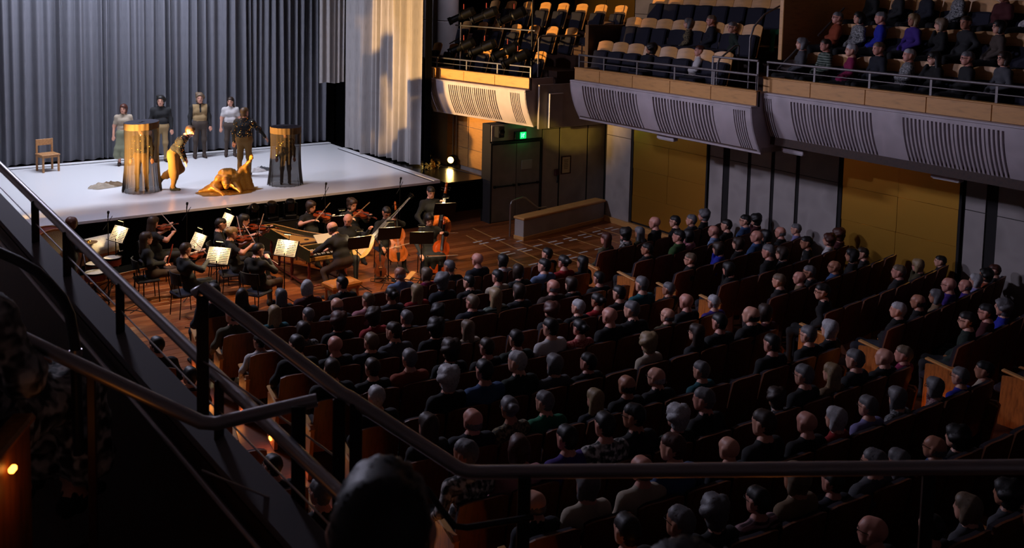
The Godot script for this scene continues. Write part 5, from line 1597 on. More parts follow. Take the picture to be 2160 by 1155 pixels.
# ---------------------------------------------------------------- performers on the stage
func sequins(parent: Node3D, bm: Array, surf_tag: int, n: int, seed_: int) -> void:
	var k: int = bm[1].find(surf_tag)
	if k < 0: return
	var a: Array = bm[0].surface_get_arrays(k)
	var vs: PackedVector3Array = a[Mesh.ARRAY_VERTEX]; var ns: PackedVector3Array = a[Mesh.ARRAY_NORMAL]
	var r := RandomNumberGenerator.new()
	r.seed = seed_
	var mb := MB.new()
	for i in n:
		var j := r.randi() % vs.size()
		var nn := (ns[j] + Vector3(r.randf_range(-0.5, 0.5), r.randf_range(-0.5, 0.5), r.randf_range(-0.5, 0.5))).normalized()
		var u := nn.cross(Vector3.UP).normalized(); var w := nn.cross(u)
		var s := r.randf_range(0.007, 0.014)
		var c := vs[j] + ns[j] * 0.006
		mb.quad(c + u * s, c + w * s, c - u * s, c - w * s, nn)
	var o := part(parent, "sequins", mb.mesh(), M.sequin)
	o.set_meta("kind", "stuff")

func cloth_heap(called: String, label: String, at: Vector3, size: Vector3, m: Material, seed_: int, second: Material = null) -> void:
	var t := thing(called, label, "clothing", at)
	var nz := FastNoiseLite.new()
	nz.seed = seed_
	nz.frequency = 1.1
	for k in (2 if second else 1):
		var off := Vector3(size.x * 0.34 * k, 0, -size.z * 0.2 * k)
		var mb := MB.new()
		mb.grid(44, 18, func(u: float, v: float) -> Vector3:
			var a := u * TAU
			var edge := 1.0 + 0.35 * nz.get_noise_2d(cos(a) * 1.3 + k * 5.0, sin(a) * 1.3)
			var r := v * edge
			var p := Vector3(cos(a) * r * size.x * 0.5, 0, sin(a) * r * size.z * 0.5)
			var y := size.y * maxf(0.0, 1.0 - v * v) * (0.55 + 0.9 * absf(nz.get_noise_2d(p.x * 3.0 + k * 9.0, p.z * 3.0)))
			return p + off + Vector3.UP * (0.006 + y), Vector3.UP)
		part(t, "garment", mb.mesh(), m if k == 0 else second)

func performers() -> void:
	M.sequin = mat(Color(1.0, 0.72, 0.30), 0.22, 1.0)
	M.gold_cloth = grained(Color(0.62, 0.43, 0.14), 0.40, M.grain, Vector3(5, 5, 5))
	M.gold_cloth.metallic = 0.35
	M.sheer = mat(Color(0.17, 0.125, 0.06, 0.62), 0.95)
	M.sheer.transparency = BaseMaterial3D.TRANSPARENCY_ALPHA
	M.band = grained(Color(0.34, 0.24, 0.08), 0.85, M.fine, Vector3(6, 6, 6))
	var Y := 1.0
	# the four in the back line
	var t := thing("person", "standing woman with auburn hair, cream blouse and long sage skirt", "person", Vector3(-6.25, Y, -5.72), PI - 0.25)
	dress(t, body_mesh(pose_stand({"yaw": -0.3}), {"female": true, "cell": 0.015, "sleeves": "short", "skirt": 0.30, "bulk": 1.05, "fold": 0.014}), "fair", "cream", "sage", "bob", "auburn", {"shoes": "brown"})
	t.scale = Vector3.ONE * 0.93
	t = thing("person", "standing dark-haired man in charcoal shirt and sand trousers", "person", Vector3(-5.27, Y, -5.81), PI - 0.2)
	dress(t, body_mesh(pose_stand({"yaw": -0.2}), {"cell": 0.015, "bulk": 1.05, "fold": 0.014}), "fair", "charcoal", "sand", "curly", "dark", {"shoes": "brown"})
	t.scale = Vector3.ONE * 1.02
	t = thing("person", "standing fair-haired man in a quilted sand vest and taupe trousers", "person", Vector3(-4.20, Y, -5.88), PI - 0.1)
	dress(t, body_mesh(pose_stand({"yaw": -0.15}), {"cell": 0.015, "bulk": 1.05, "fold": 0.014, "tint": func(c: Vector3, g: int, _n: Vector3) -> int: return 6 if g == 1 and absf(c.x) < 0.185 and c.y > 0.95 and c.y < 1.46 and not (absf(c.x) < 0.02 and c.y > 1.25) else g}), "fair", "charcoal", "taupe", "curly", "sandy", {"second": "sand", "shoes": "brown"})
	t.scale = Vector3.ONE * 1.03
	t = thing("person", "standing long-haired woman in a white blouse and grey trousers", "person", Vector3(-3.39, Y, -5.72), PI - 0.3)
	dress(t, body_mesh(pose_stand({"yaw": -0.25}), {"female": true, "cell": 0.015, "sleeves": "short", "bulk": 1.05, "fold": 0.014}), "fair", "white", "taupe", "long", "brown", {"shoes": "brown"})
	t.scale = Vector3.ONE * 0.96
	# hooded dancer stepping forward, bent at the waist
	var bm := body_mesh(pose_stand({"hip": Vector3(0, 0.86, 0.05), "chest": Vector3(0, 1.14, -0.12), "neck": Vector3(0, 1.27, -0.24), "head": Vector3(0.02, 1.40, -0.34), "tilt": -0.35, "yaw": -0.5, "rk": Vector3(0.09, 0.46, -0.02), "ra": Vector3(0.10, 0.08, 0.04), "lk": Vector3(-0.12, 0.46, -0.12), "la": Vector3(-0.13, 0.28, 0.30), "lt": Vector3(-0.13, 0.16, 0.36), "le": Vector3(-0.24, 0.98, -0.10), "lw": Vector3(-0.20, 0.72, -0.20), "re": Vector3(0.24, 0.98, -0.12), "rw": Vector3(0.20, 0.72, -0.24)}),
		{"cell": 0.015, "bulk": 1.08, "fold": 0.02, "extra": [[Vector3(-0.1, 0.75, 0.05), Vector3(-0.14, 0.42, 0.0), 0.13, 0.12, 2], [Vector3(0.1, 0.75, 0.04), Vector3(0.1, 0.35, 0.02), 0.12, 0.10, 2], [Vector3(-0.13, 0.45, 0.0), Vector3(-0.13, 0.33, 0.22), 0.11, 0.09, 2]]})
	t = thing("person", "hooded dancer in black sequins and gold trousers, stepping and stooping", "person", Vector3(-5.99, Y, -2.09), -PI / 2 - 0.45)
	dress(t, bm, "fair", "black", "gold", "cap", "hood")
	sequins(t, bm, 1, 260, 3)
	# hooded figure with an arm held out
	bm = body_mesh(pose_stand({"yaw": -0.5, "re": Vector3(0.36, 1.20, -0.02), "rw": Vector3(0.50, 0.98, -0.12), "rk": Vector3(0.11, 0.50, -0.04)}), {"cell": 0.015, "bulk": 1.15, "fold": 0.014})
	t = thing("person", "hooded figure in black sequins and ochre trousers, arm held out", "person", Vector3(-4.03, Y, -2.9), -0.55)
	dress(t, bm, "tan", "black", "gold", "cap", "hood")
	sequins(t, bm, 1, 330, 4)
	# kneeling figure under golden cloth, one hand raised
	bm = body_mesh(pose_stand({"hip": Vector3(0, 0.34, 0.34), "chest": Vector3(0, 0.40, 0.02), "neck": Vector3(0, 0.33, -0.16), "head": Vector3(0.02, 0.27, -0.30), "tilt": -0.55, "lk": Vector3(-0.18, 0.10, 0.06), "rk": Vector3(0.18, 0.10, 0.06), "la": Vector3(-0.17, 0.08, 0.46), "ra": Vector3(0.17, 0.08, 0.46), "lt": Vector3(-0.17, 0.04, 0.6), "rt": Vector3(0.17, 0.04, 0.6),
		"le": Vector3(-0.36, 0.52, 0.06), "lw": Vector3(-0.52, 0.72, -0.02), "lh": Vector3(-0.2, 1, 0), "lu": Vector3(0.3, 0, -1), "re": Vector3(0.32, 0.14, -0.12), "rw": Vector3(0.14, 0.05, -0.34)}),
		{"cell": 0.014, "bulk": 1.2, "fold": 0.024, "fold_freq": 1.5, "extra": [[Vector3(0.1, 0.2, 0.1), Vector3(0.55, 0.04, 0.0), 0.16, 0.04, 1], [Vector3(0.2, 0.12, -0.1), Vector3(0.62, 0.03, -0.05), 0.1, 0.03, 1], [Vector3(-0.1, 0.25, 0.1), Vector3(-0.55, 0.05, 0.15), 0.2, 0.05, 1], [Vector3(-0.42, 0.55, 0.04), Vector3(-0.5, 0.06, 0.05), 0.06, 0.10, 1], [Vector3(-0.3, 0.45, 0.05), Vector3(-0.35, 0.06, 0.0), 0.09, 0.12, 1], [Vector3(-0.15, 0.2, -0.05), Vector3(-0.3, 0.04, -0.25), 0.13, 0.05, 1], [Vector3(0, 0.3, 0.35), Vector3(0.0, 0.05, 0.75), 0.18, 0.08, 1]]})
	t = thing("person", "gold-painted figure crouching under golden cloth with one hand raised", "person", Vector3(-5.02, Y, -1.32), PI - 0.35)
	dress(t, bm, "gold", "gold", "gold", "short", "gold")
	for i in bm[1].size():
		if bm[1][i] in [1, 2, 3]: (t.get_child(0) as MeshInstance3D).set_surface_override_material(i, M.gold_cloth)
	cloth_heap("golden_cloth", "golden cloth spread on the deck round the crouching figure", Vector3(-5.0, Y, -1.30), Vector3(1.5, 0.07, 0.85), M.gold_cloth, 21)
	# two people inside sheer fabric columns
	for q in [[Vector3(-6.68, Y, -2.36), 1.62, 0.385, 0.10, "shorter-hemmed column by the stooping dancer", 5], [Vector3(-3.52, Y, -1.47), 1.42, 0.37, -0.02, "column at the front edge of the deck", 6]]:
		var c := thing("fabric_column", "sheer dark fabric tube under a black disc, %s" % q[4], "costume", q[0], 0.0, "sheer fabric columns on stage")
		var h: float = q[1]; var r: float = q[2]; var lean: float = q[3]
		var nz := FastNoiseLite.new()
		nz.seed = q[5]
		nz.frequency = 1.0
		var top_y := func(a: float) -> float: return h + lean * r * cos(a) * 0.5
		var disc := MB.new()
		disc.grid(36, 4, func(u: float, v: float) -> Vector3: return Vector3(cos(u * TAU) * r * v, top_y.call(u * TAU) * 1.0 - (1.0 - v) * 0.01, sin(u * TAU) * r * v), Vector3.UP)
		part(c, "top_disc", disc.mesh(), M.navy)
		var sheet := func(y0: float, y1: float, drop: bool) -> Mesh:
			var mb := MB.new()
			mb.grid(90, 10, func(u: float, v: float) -> Vector3:
				var a := u * TAU
				var y: float = lerpf(y1 + top_y.call(a) - h, y0, v) if drop else lerpf(y1, y0, v) + top_y.call(a) - h
				var f: float = (1.0 - y / h) if drop else 0.0
				var rr: float = r * (1.0 - 0.06 * sin(f * PI) + 0.10 * f * f * f) + (0.006 + 0.024 * f) * sin(a * 23.0 + 2.0 * nz.get_noise_2d(a * 2.0, y)) + 0.03 * f * nz.get_noise_2d(cos(a) * 2.0, sin(a) * 2.0)
				return Vector3(cos(a) * rr, maxf(y, 0.004), sin(a) * rr), Vector3.ZERO)
			for i in mb.n.size():
				var o := Vector3(mb.v[i].x, 0, mb.v[i].z)
				if mb.n[i].dot(o) < 0.0: mb.n[i] = -mb.n[i]
			return mb.mesh()
		part(c, "gold_band", sheet.call(h - 0.15, h, false), M.band)
		part(c, "sheer_tube", sheet.call(0.005, h - 0.14, true), M.sheer)
		bm = body_mesh(pose_stand(), {"cell": 0.02, "bulk": 1.05, "hands": true})
		var pn := thing("person", "person in sequins standing inside the %s" % q[4], "person", q[0], PI - 0.4)
		pn.scale = Vector3.ONE * (h - 0.06) / 1.76
		dress(pn, bm, "tan", "black", "gold" if q[5] == 5 else "black", "none", "dark")
		sequins(pn, bm, 1, 420, q[5] + 30)
	# plain wooden chair
	var ch := thing("wooden_chair", "plain wooden chair with a broad back slat before the curtain", "chair", Vector3(-8.07, Y, -5.86), 0.22)
	for sx in [-1.0, 1.0]:
		part(ch, "leg", MB.new().rbox(Vector3(sx * 0.19, 0.21, 0.19), Vector3(0.045, 0.42, 0.045), 0.005).mesh(), M.wood_chair)
		part(ch, "leg", MB.new().rbox(Vector3(sx * 0.19, 0.40, -0.19), Vector3(0.045, 0.80, 0.04), 0.005).mesh(), M.wood_chair)
		part(ch, "side_rail", MB.new().rbox(Vector3(sx * 0.19, 0.39, 0.0), Vector3(0.03, 0.05, 0.36), 0.004).mesh(), M.wood_chair)
	part(ch, "seat", MB.new().rbox(Vector3(0, 0.435, 0.01), Vector3(0.45, 0.03, 0.44), 0.008).mesh(), M.wood_chair)
	part(ch, "back_slat", MB.new().rbox(Vector3(0, 0.72, -0.19), Vector3(0.36, 0.16, 0.025), 0.006).mesh(), M.wood_chair)
	part(ch, "front_rail", MB.new().rbox(Vector3(0, 0.39, 0.19), Vector3(0.35, 0.05, 0.03), 0.004).mesh(), M.wood_chair)
	cloth_heap("garment_pile", "pile of cream and brown clothes lying on the open deck", Vector3(-7.38, Y, -3.17), Vector3(0.62, 0.13, 0.4), cloth("cream"), 5, cloth("tan"))
	cloth_heap("garment_pile", "crumpled pale shirt behind the crouching figure", Vector3(-4.62, Y, -2.05), Vector3(0.5, 0.14, 0.4), cloth("cream"), 8, cloth("sand"))
	cloth_heap("garment_pile", "white and grey clothes beside the column at the deck front", Vector3(-3.55, Y, -3.35), Vector3(0.5, 0.12, 0.36), cloth("white"), 12, cloth("grey"))
	# dry yellow plant in the wing corner
	var pl := thing("dry_plant", "dry yellow branches at the foot of the side curtain", "plant", Vector3(0.62, 0.99, -1.55))
	var r2 := RandomNumberGenerator.new()
	r2.seed = 19
	for k in 16:
		var d := Vector3(r2.randf_range(-1, 1), r2.randf_range(0.25, 1.2), r2.randf_range(-1, 1)).normalized()
		var l := r2.randf_range(0.12, 0.30)
		var p0 := Vector3(r2.randf_range(-0.22, 0.22), 0.01, r2.randf_range(-0.25, 0.2))
		var mb := MB.new()
		mb.tube([p0, p0 + d * l * 0.5, p0 + d * l + Vector3(0, -0.03, 0)], [0.006, 0.004, 0.002], 5)
		for j in 9:
			var q := p0 + d * l * (0.3 + 0.08 * j)
			var e := Vector3(r2.randf_range(-1, 1), r2.randf_range(-0.3, 1), r2.randf_range(-1, 1)).normalized() * 0.06
			mb.quad(q, q + e * 0.5 + d * 0.018, q + e, q + e * 0.5 - d * 0.018, Vector3.UP)
		part(pl, "branch", mb.mesh(), M.dry_leaf)

# ---------------------------------------------------------------- instruments
func frame(dir: Vector3, front: Vector3) -> Basis:       # y along dir, z towards front
	var y := dir.normalized()
	var z := (front - y * front.dot(y)).normalized()
	return Basis(y.cross(z), y, z)

func viol_outline(L: float, w: float) -> PackedVector2Array:   # waisted body, y 0..L
	var half := []
	for q in [[0.0, 0.02], [0.28, 0.03], [0.43, 0.10], [0.50, 0.22], [0.47, 0.34], [0.36, 0.43], [0.31, 0.52], [0.34, 0.62], [0.41, 0.70], [0.42, 0.80], [0.36, 0.91], [0.22, 0.98], [0.06, 1.0]]:
		half.append(Vector2(q[0] * w, q[1] * L))
	var c := Curve2D.new()
	var out := PackedVector2Array()
	for q in half: out.push_back(q)
	for i in range(half.size() - 1, 0, -1): out.push_back(Vector2(-half[i].x, half[i].y))
	return out

# a bowed string instrument: origin at the tail, neck along +y, belly towards +z
func string_instrument(called: String, label: String, category: String, at: Vector3, bs: Basis, L: float, wood: Material, ratio := 0.58, spike := 0.0) -> void:
	var t := thing(called, label, category)
	t.transform = Transform3D(bs, at)
	var w := L * ratio; var th := L * 0.13 if L < 0.5 else L * 0.19
	var o := viol_outline(L, w)
	part(t, "ribs", MB.new().prism(o, th * 0.86).mesh(), M.rib_wood)
	var big := PackedVector2Array(); for p in o: big.push_back((p - Vector2(0, L * 0.5)) * 1.03 + Vector2(0, L * 0.5))
	part(t, "belly", MB.new().prism(big, th * 0.09, Vector3(0, 0, th * 0.47)).ball(Vector3(0, L * 0.30, th * 0.47), Vector3(w * 0.40, L * 0.24, th * 0.14), 16, 8).ball(Vector3(0, L * 0.76, th * 0.47), Vector3(w * 0.33, L * 0.2, th * 0.13), 16, 8).mesh(), wood)
	part(t, "back", MB.new().prism(big, th * 0.09, Vector3(0, 0, -th * 0.47)).mesh(), M.rib_wood)
	var z := th * 0.62
	part(t, "fingerboard", MB.new().rbox(Vector3(0, L * 1.10, z + th * 0.1), Vector3(L * 0.085, L * 0.80, L * 0.03), L * 0.01).mesh(), M.black_gloss)
	part(t, "neck", MB.new().tube([Vector3(0, L * 0.98, th * 0.2), Vector3(0, L * 1.05, th * 0.35), Vector3(0, L * 1.55, th * 0.5)], L * 0.034, 8).mesh(), wood)
	var sc := []
	for k in 12:
		var a := k * 0.6
		sc.append(Vector3(0, L * 1.68 + L * 0.05 * cos(a) * (1.0 - k * 0.06), th * 0.35 - L * 0.05 * sin(a) * (1.0 - k * 0.06)))
	part(t, "scroll", MB.new().tube([Vector3(0, L * 1.53, th * 0.5), Vector3(0, L * 1.64, th * 0.36)], L * 0.03, 8).tube(sc, L * 0.028, 6).mesh(), wood)
	for k in 4: part(t, "peg", MB.new().tube([Vector3(-L * 0.1 if k % 2 == 0 else L * 0.1, L * (1.57 + 0.025 * k), th * 0.42), Vector3(0, L * (1.57 + 0.025 * k), th * 0.42)], [L * 0.016, L * 0.008], 6).mesh(), M.black_gloss)
	part(t, "tailpiece", MB.new().prism(PackedVector2Array([Vector2(-0.03 * L, 0.03 * L), Vector2(0.03 * L, 0.03 * L), Vector2(0.055 * L, 0.27 * L), Vector2(-0.055 * L, 0.27 * L)]), L * 0.02, Vector3(0, 0, z + th * 0.12)).mesh(), M.black_gloss)
	part(t, "bridge", MB.new().rbox(Vector3(0, L * 0.42, z + th * 0.1), Vector3(w * 0.26, L * 0.02, th * 0.5), 0.002).mesh(), M.wood_pale)
	for s in [-1.0, 1.0]:
		part(t, "sound_hole", MB.new().tube([Vector3(s * w * 0.14, L * 0.52, z), Vector3(s * w * 0.17, L * 0.45, z), Vector3(s * w * 0.21, L * 0.36, z - th * 0.05)], L * 0.011, 5).mesh(), M.black)
	for k in 4: part(t, "string", MB.new().tube([Vector3((k - 1.5) * L * 0.012, L * 0.26, z + th * 0.2), Vector3((k - 1.5) * L * 0.016, L * 0.42, z + th * 0.36), Vector3((k - 1.5) * L * 0.01, L * 1.5, z + th * 0.12)], maxf(L * 0.0022, 0.0012), 4).mesh(), M.steel)
	if spike > 0.0: part(t, "end_pin", MB.new().tube([Vector3(0, 0.02, 0), Vector3(0, -spike, 0)], 0.008, 6).mesh(), M.steel)

func bow(label: String, a: Vector3, b: Vector3) -> void:
	var t := thing("bow", label, "bow")
	var d := (b - a)
	var sag := d.cross(Vector3(0.3, 0.5, 0.8)).normalized()
	part(t, "stick", MB.new().tube([a, a.lerp(b, 0.5) + sag * 0.006, b], [0.0055, 0.005, 0.0035], 6).mesh(), M.wood_end)
	part(t, "hair", MB.new().tube([a + sag * 0.022, b + sag * 0.012], 0.0025, 4).mesh(), M.white)
	part(t, "frog", MB.new().rbox(a + sag * 0.012 + d * 0.03, Vector3(0.012, 0.024, 0.03), 0.003, frame(sag, d)).mesh(), M.black_gloss)

var stand_parts := {}
func music_stand(label: String, at: Vector3, turn: float, h: float, lit: bool, page: bool) -> void:
	# the desk faces local +z (towards its reader)
	var t := thing("music_stand", label, "music stand", at, turn)
	if not stand_parts.has("desk"):
		stand_parts.desk = MB.new().rbox(Vector3(0, 0.15, 0), Vector3(0.48, 0.32, 0.012), 0.004).mesh()
		stand_parts.ledge = MB.new().rbox(Vector3(0, -0.005, 0.03), Vector3(0.48, 0.012, 0.06), 0.004).mesh()
		stand_parts.page = MB.new().box(Vector3(0.0, 0.155, 0.012), Vector3(0.215, 0.30, 0.004)).mesh()
		var ln := MB.new()
		for k in 9:
			for j in 2: ln.box(Vector3(0.0, 0.28 - k * 0.031 - j * 0.007, 0.0), Vector3(0.17, 0.0008, 0.002))
			for j in 9: ln.box(Vector3(-0.075 + j * 0.018 + 0.003 * sin(j * 5.0 + k), 0.277 - k * 0.031 + 0.004 * sin(j * 2.3 + k * 1.7), 0.0), Vector3(0.0035, 0.0035, 0.002))
		stand_parts.notes = ln.mesh()
		stand_parts.leg = MB.new().tube([Vector3(0, 0.22, 0), Vector3(0, 0.10, 0.16), Vector3(0, 0.012, 0.30)], 0.008, 6).mesh()
		stand_parts.clip = MB.new().tube([Vector3(0, 0.31, -0.01), Vector3(0, 0.37, 0.0), Vector3(0, 0.40, 0.06)], 0.006, 6).mesh()
		stand_parts.lamp = MB.new().rbox(Vector3(0, 0.405, 0.085), Vector3(0.16, 0.025, 0.05), 0.008).mesh()
		stand_parts.led = MB.new().box(Vector3(0, 0.391, 0.085), Vector3(0.13, 0.004, 0.03)).mesh()
	part(t, "pole", MB.new().tube([Vector3(0, 0.1, 0), Vector3(0, h - 0.1, 0)], 0.011, 8).mesh(), M.black_metal)
	for k in 3: part(t, "leg", stand_parts.leg, M.black_metal, Vector3.ZERO, Basis(Vector3.UP, TAU * k / 3.0 + 0.3))
	var tilt := Basis(Vector3.RIGHT, -0.5)
	var dp := Vector3(0, h - 0.16, 0.0)
	part(t, "desk", stand_parts.desk, M.black_metal, dp, tilt)
	part(t, "ledge", stand_parts.ledge, M.black_metal, dp, tilt)
	if page:
		for s in [-1.0, 1.0]:
			var pg := part(t, "sheet_music", stand_parts.page, M.paper, dp + tilt * Vector3(s * 0.109, 0, 0), tilt)
			part(pg, "notes", stand_parts.notes, M.ink, Vector3(0, 0, 0.0155)).set_meta("kind", "stuff")
	if lit:
		part(t, "clip_arm", stand_parts.clip, M.black_metal, dp, tilt)
		part(t, "lamp", stand_parts.lamp, M.black_metal, dp, tilt)
		part(t, "lamp_led", stand_parts.led, M.lamp_soft, dp, tilt)
		var q: Vector3 = t.transform * (dp + tilt * Vector3(0, 0.384, 0.085))
		var to: Vector3 = t.transform * (dp + tilt * Vector3(0, 0.12, 0.02))
		spot(q, to, Color(1.0, 0.89, 0.70), 1.1, 72.0, 0.05, 0.8)

func pit_chair(at: Vector3, turn: float, label: String) -> void:
	if not seat_meshes.has("pit_seat"):
		seat_meshes.pit_seat = MB.new().rbox(Vector3(0, 0.43, 0), Vector3(0.44, 0.05, 0.42), 0.02).mesh()
		seat_meshes.pit_back = slab(8, 3, func(u: float, v: float) -> Vector3: return Vector3((u - 0.5) * 0.42, lerpf(0.62, 0.84, v), 0.235 + 0.03 * v - 0.06 * pow(absf(u - 0.5) * 2.0, 2.0)), 0.02, Vector3(0, 0, 1))
		seat_meshes.pit_leg = MB.new().tube([Vector3(0, 0.42, 0), Vector3(0, 0.0, 0.03)], 0.010, 6).mesh()
		seat_meshes.pit_up = MB.new().tube([Vector3(0, 0.42, 0.17), Vector3(0, 0.62, 0.215), Vector3(0, 0.82, 0.235)], 0.010, 6).mesh()
		seat_meshes.pit_bar = MB.new().tube([Vector3(-0.19, 0.405, -0.17), Vector3(0.19, 0.405, -0.17)], 0.008, 6).mesh()
	var t := thing("orchestra_chair", label, "chair", at, turn, "black chairs of the players")
	part(t, "seat", seat_meshes.pit_seat, M.navy)
	part(t, "backrest", seat_meshes.pit_back, M.black)
	for sx in [-1.0, 1.0]:
		part(t, "leg", seat_meshes.pit_leg, M.black_metal, Vector3(sx * 0.19, 0, 0.17))
		part(t, "leg", seat_meshes.pit_leg, M.black_metal, Vector3(sx * 0.19, 0, -0.17), Basis(Vector3.UP, PI))
		part(t, "back_post", seat_meshes.pit_up, M.black_metal, Vector3(sx * 0.19, 0, 0))
	part(t, "cross_bar", seat_meshes.pit_bar, M.black_metal)

func orchestra() -> void:
	M.violin_wood = grained(Color(0.50, 0.19, 0.06), 0.28, M.grain, Vector3(6, 2, 6))
	M.cello_wood = grained(Color(0.66, 0.32, 0.09), 0.26, M.grain, Vector3(5, 1, 5))
	M.gamba_wood = grained(Color(0.70, 0.27, 0.07), 0.26, M.grain, Vector3(5, 1, 5))
	M.rib_wood = grained(Color(0.36, 0.15, 0.05), 0.3, M.grain, Vector3(5, 2, 5))
	M.lute_wood = grained(Color(0.80, 0.58, 0.27), 0.4, M.grain, Vector3(6, 1, 6))
	M.lamp_soft = glow(Color(1.0, 0.86, 0.58), 4.0)
	M.case_green = grained(Color(0.20, 0.19, 0.08), 0.4, M.grain, Vector3(2, 2, 2))
	M.brocade = grained(Color(0.72, 0.44, 0.13), 0.6, M.fine, Vector3(12, 12, 12))
	M.drum_skin = grained(Color(0.82, 0.78, 0.70), 0.6, M.fine, Vector3(2, 2, 2))
	M.red_wood = grained(Color(0.42, 0.13, 0.06), 0.4, M.grain, Vector3(4, 1, 4))
	# pose of a seated fiddler: fiddle under the left jaw, bow in the right hand
	var fid := {"le": Vector3(-0.30, 0.90, -0.22), "lw": Vector3(-0.27, 1.00, -0.46), "lh": Vector3(-0.1, 0.5, -0.2), "re": Vector3(0.34, 0.92, -0.16), "rw": Vector3(0.16, 1.02, -0.38), "rh": Vector3(-0.6, 0.0, -0.3), "yaw": 0.35, "tilt": -0.18, "head": Vector3(-0.02, 1.245, -0.02)}
	var fm := body_mesh(pose_sit(fid), {"cell": 0.018, "bulk": 1.05})
	var ff := body_mesh(pose_sit(fid), {"cell": 0.018, "female": true, "sleeves": "short"})
	# [x, z, turn, female, hair, colour, words]
	var fiddlers := [[-7.41, 1.16, -PI / 2 + 0.1, true, "long", "brown", "long-haired fiddler nearest the drums"], [-7.47, 3.47, -PI / 2 + 0.15, false, "short", "brown", "short-haired fiddler seated nearest the stalls"], [-6.33, 1.97, -PI / 2 - 0.45, false, "short", "dark", "dark-haired fiddler by the stage front"],
		[-6.37, 2.75, -PI / 2 - 0.15, true, "bun", "blond", "blond fiddler with pinned hair"], [-5.82, 1.85, -PI / 2 - 0.9, true, "long", "dark", "dark long-haired fiddler by the harpsichord"], [-4.15, 1.38, PI + 0.15, true, "bob", "brown", "brown-haired viola player behind the harpsichord"], [-3.29, 1.65, PI - 0.15, false, "curly", "brown", "curly-haired fiddler beside the viola player"]]
	for q in fiddlers:
		var t := thing("person", "%s, dressed in black" % q[6], "person", Vector3(q[0], FL, q[1]), q[2], "string players")
		t.scale = Vector3.ONE * 0.97
		dress(t, ff if q[3] else fm, "fair", "black", "charcoal", q[4], q[5])
		pit_chair(Vector3(q[0], FL, q[1]), q[2], "black chair of the %s" % q[6])
		var X := t.transform
		var a: Vector3 = X * Vector3(-0.07, 1.085, -0.10); var b: Vector3 = X * Vector3(-0.30, 1.05, -0.62)
		string_instrument("violin", "violin of the %s" % q[6], "violin", a, frame(b - a, X.basis * Vector3(0.35, 1, -0.1)), 0.40 if q[6].contains("viola") else 0.355, M.violin_wood)
		bow("bow of the %s" % q[6], X * Vector3(0.15, 1.03, -0.44), X * Vector3(-0.34, 1.34, -0.30))
	# recorder player
	var t := thing("person", "long-haired player in glasses holding a recorder on her lap", "person", Vector3(-7.84, FL, 2.3), -PI / 2 - 0.05)
	t.scale = Vector3.ONE * 0.97
	dress(t, body_mesh(pose_sit({"rw": Vector3(0.02, 0.72, -0.34), "rh": Vector3(0, 1, -0.2), "lw": Vector3(-0.03, 0.66, -0.32), "lh": Vector3(0.3, 0.2, -1)}), {"cell": 0.018, "female": true}), "fair", "black", "brown", "long", "brown", {"glasses": true})
	pit_chair(t.position, t.rotation.y, "black chair of the recorder player")
	var rc := thing("recorder", "reddish wooden recorder held upright by the seated player", "recorder")
	rc.transform = t.transform * Transform3D(Basis(Vector3.RIGHT, -0.25), Vector3(0.0, 0.66, -0.40))
	part(rc, "body_tube", MB.new().lathe([[0.012, 0], [0.018, 0.01], [0.015, 0.06], [0.015, 0.28], [0.019, 0.30], [0.019, 0.33], [0.016, 0.36], [0.010, 0.42], [0, 0.42]], 12).mesh(), M.red_wood)
	part(rc, "finger_holes", MB.new().ball(Vector3(0, 0.12, 0.015), Vector3(0.004, 0.004, 0.002), 6, 4).mesh(), M.black)
	# flute-side player with his back to the stalls
	t = thing("person", "dark-haired wind player with his back to the stalls", "person", Vector3(-6.38, FL, 4.11), -1.05)
	t.scale = Vector3.ONE * 0.97
	dress(t, body_mesh(pose_sit({"rw": Vector3(0.10, 1.02, -0.24), "re": Vector3(0.28, 0.84, -0.18), "lw": Vector3(-0.06, 0.88, -0.28), "head": Vector3(0.0, 1.23, -0.05), "tilt": -0.2, "yaw": -0.2}), {"cell": 0.018}), "fair", "black", "brown", "short", "dark")
	pit_chair(t.position, t.rotation.y, "black chair of the wind player")
	var fl2 := thing("flute", "dark wooden flute of the wind player", "flute")
	fl2.transform = t.transform * Transform3D(Basis(Vector3.BACK, 1.2), Vector3(0.20, 0.98, -0.26))
	part(fl2, "body_tube", MB.new().lathe([[0.0, -0.1], [0.012, -0.1], [0.014, 0.0], [0.012, 0.45], [0, 0.45]], 10).mesh(), M.red_wood)
	part(fl2, "key", MB.new().tube([Vector3(0, 0.30, 0.016), Vector3(0, 0.36, 0.016)], 0.004, 5).mesh(), M.steel)
	# percussionist and his things
	t = thing("person", "bald percussionist in glasses standing among the drums", "person", Vector3(-9.05, FL, 1.75), -PI / 2 - 0.15)
	t.scale = Vector3.ONE * 0.95
	dress(t, body_mesh(pose_stand({"le": Vector3(-0.27, 1.15, -0.12), "lw": Vector3(-0.16, 1.0, -0.36), "re": Vector3(0.27, 1.15, -0.12), "rw": Vector3(0.16, 1.0, -0.36), "tilt": -0.2}), {"cell": 0.018, "bulk": 1.06}), "deep", "black", "black", "none", "black", {"glasses": true})
	percussion()
	harpsichord()
	# harpsichordist, half risen from the stool
	t = thing("person", "bald harpsichord player in a dark shirt leaning over the keys", "person", Vector3(-4.66, FL, 3.98), 0.28)
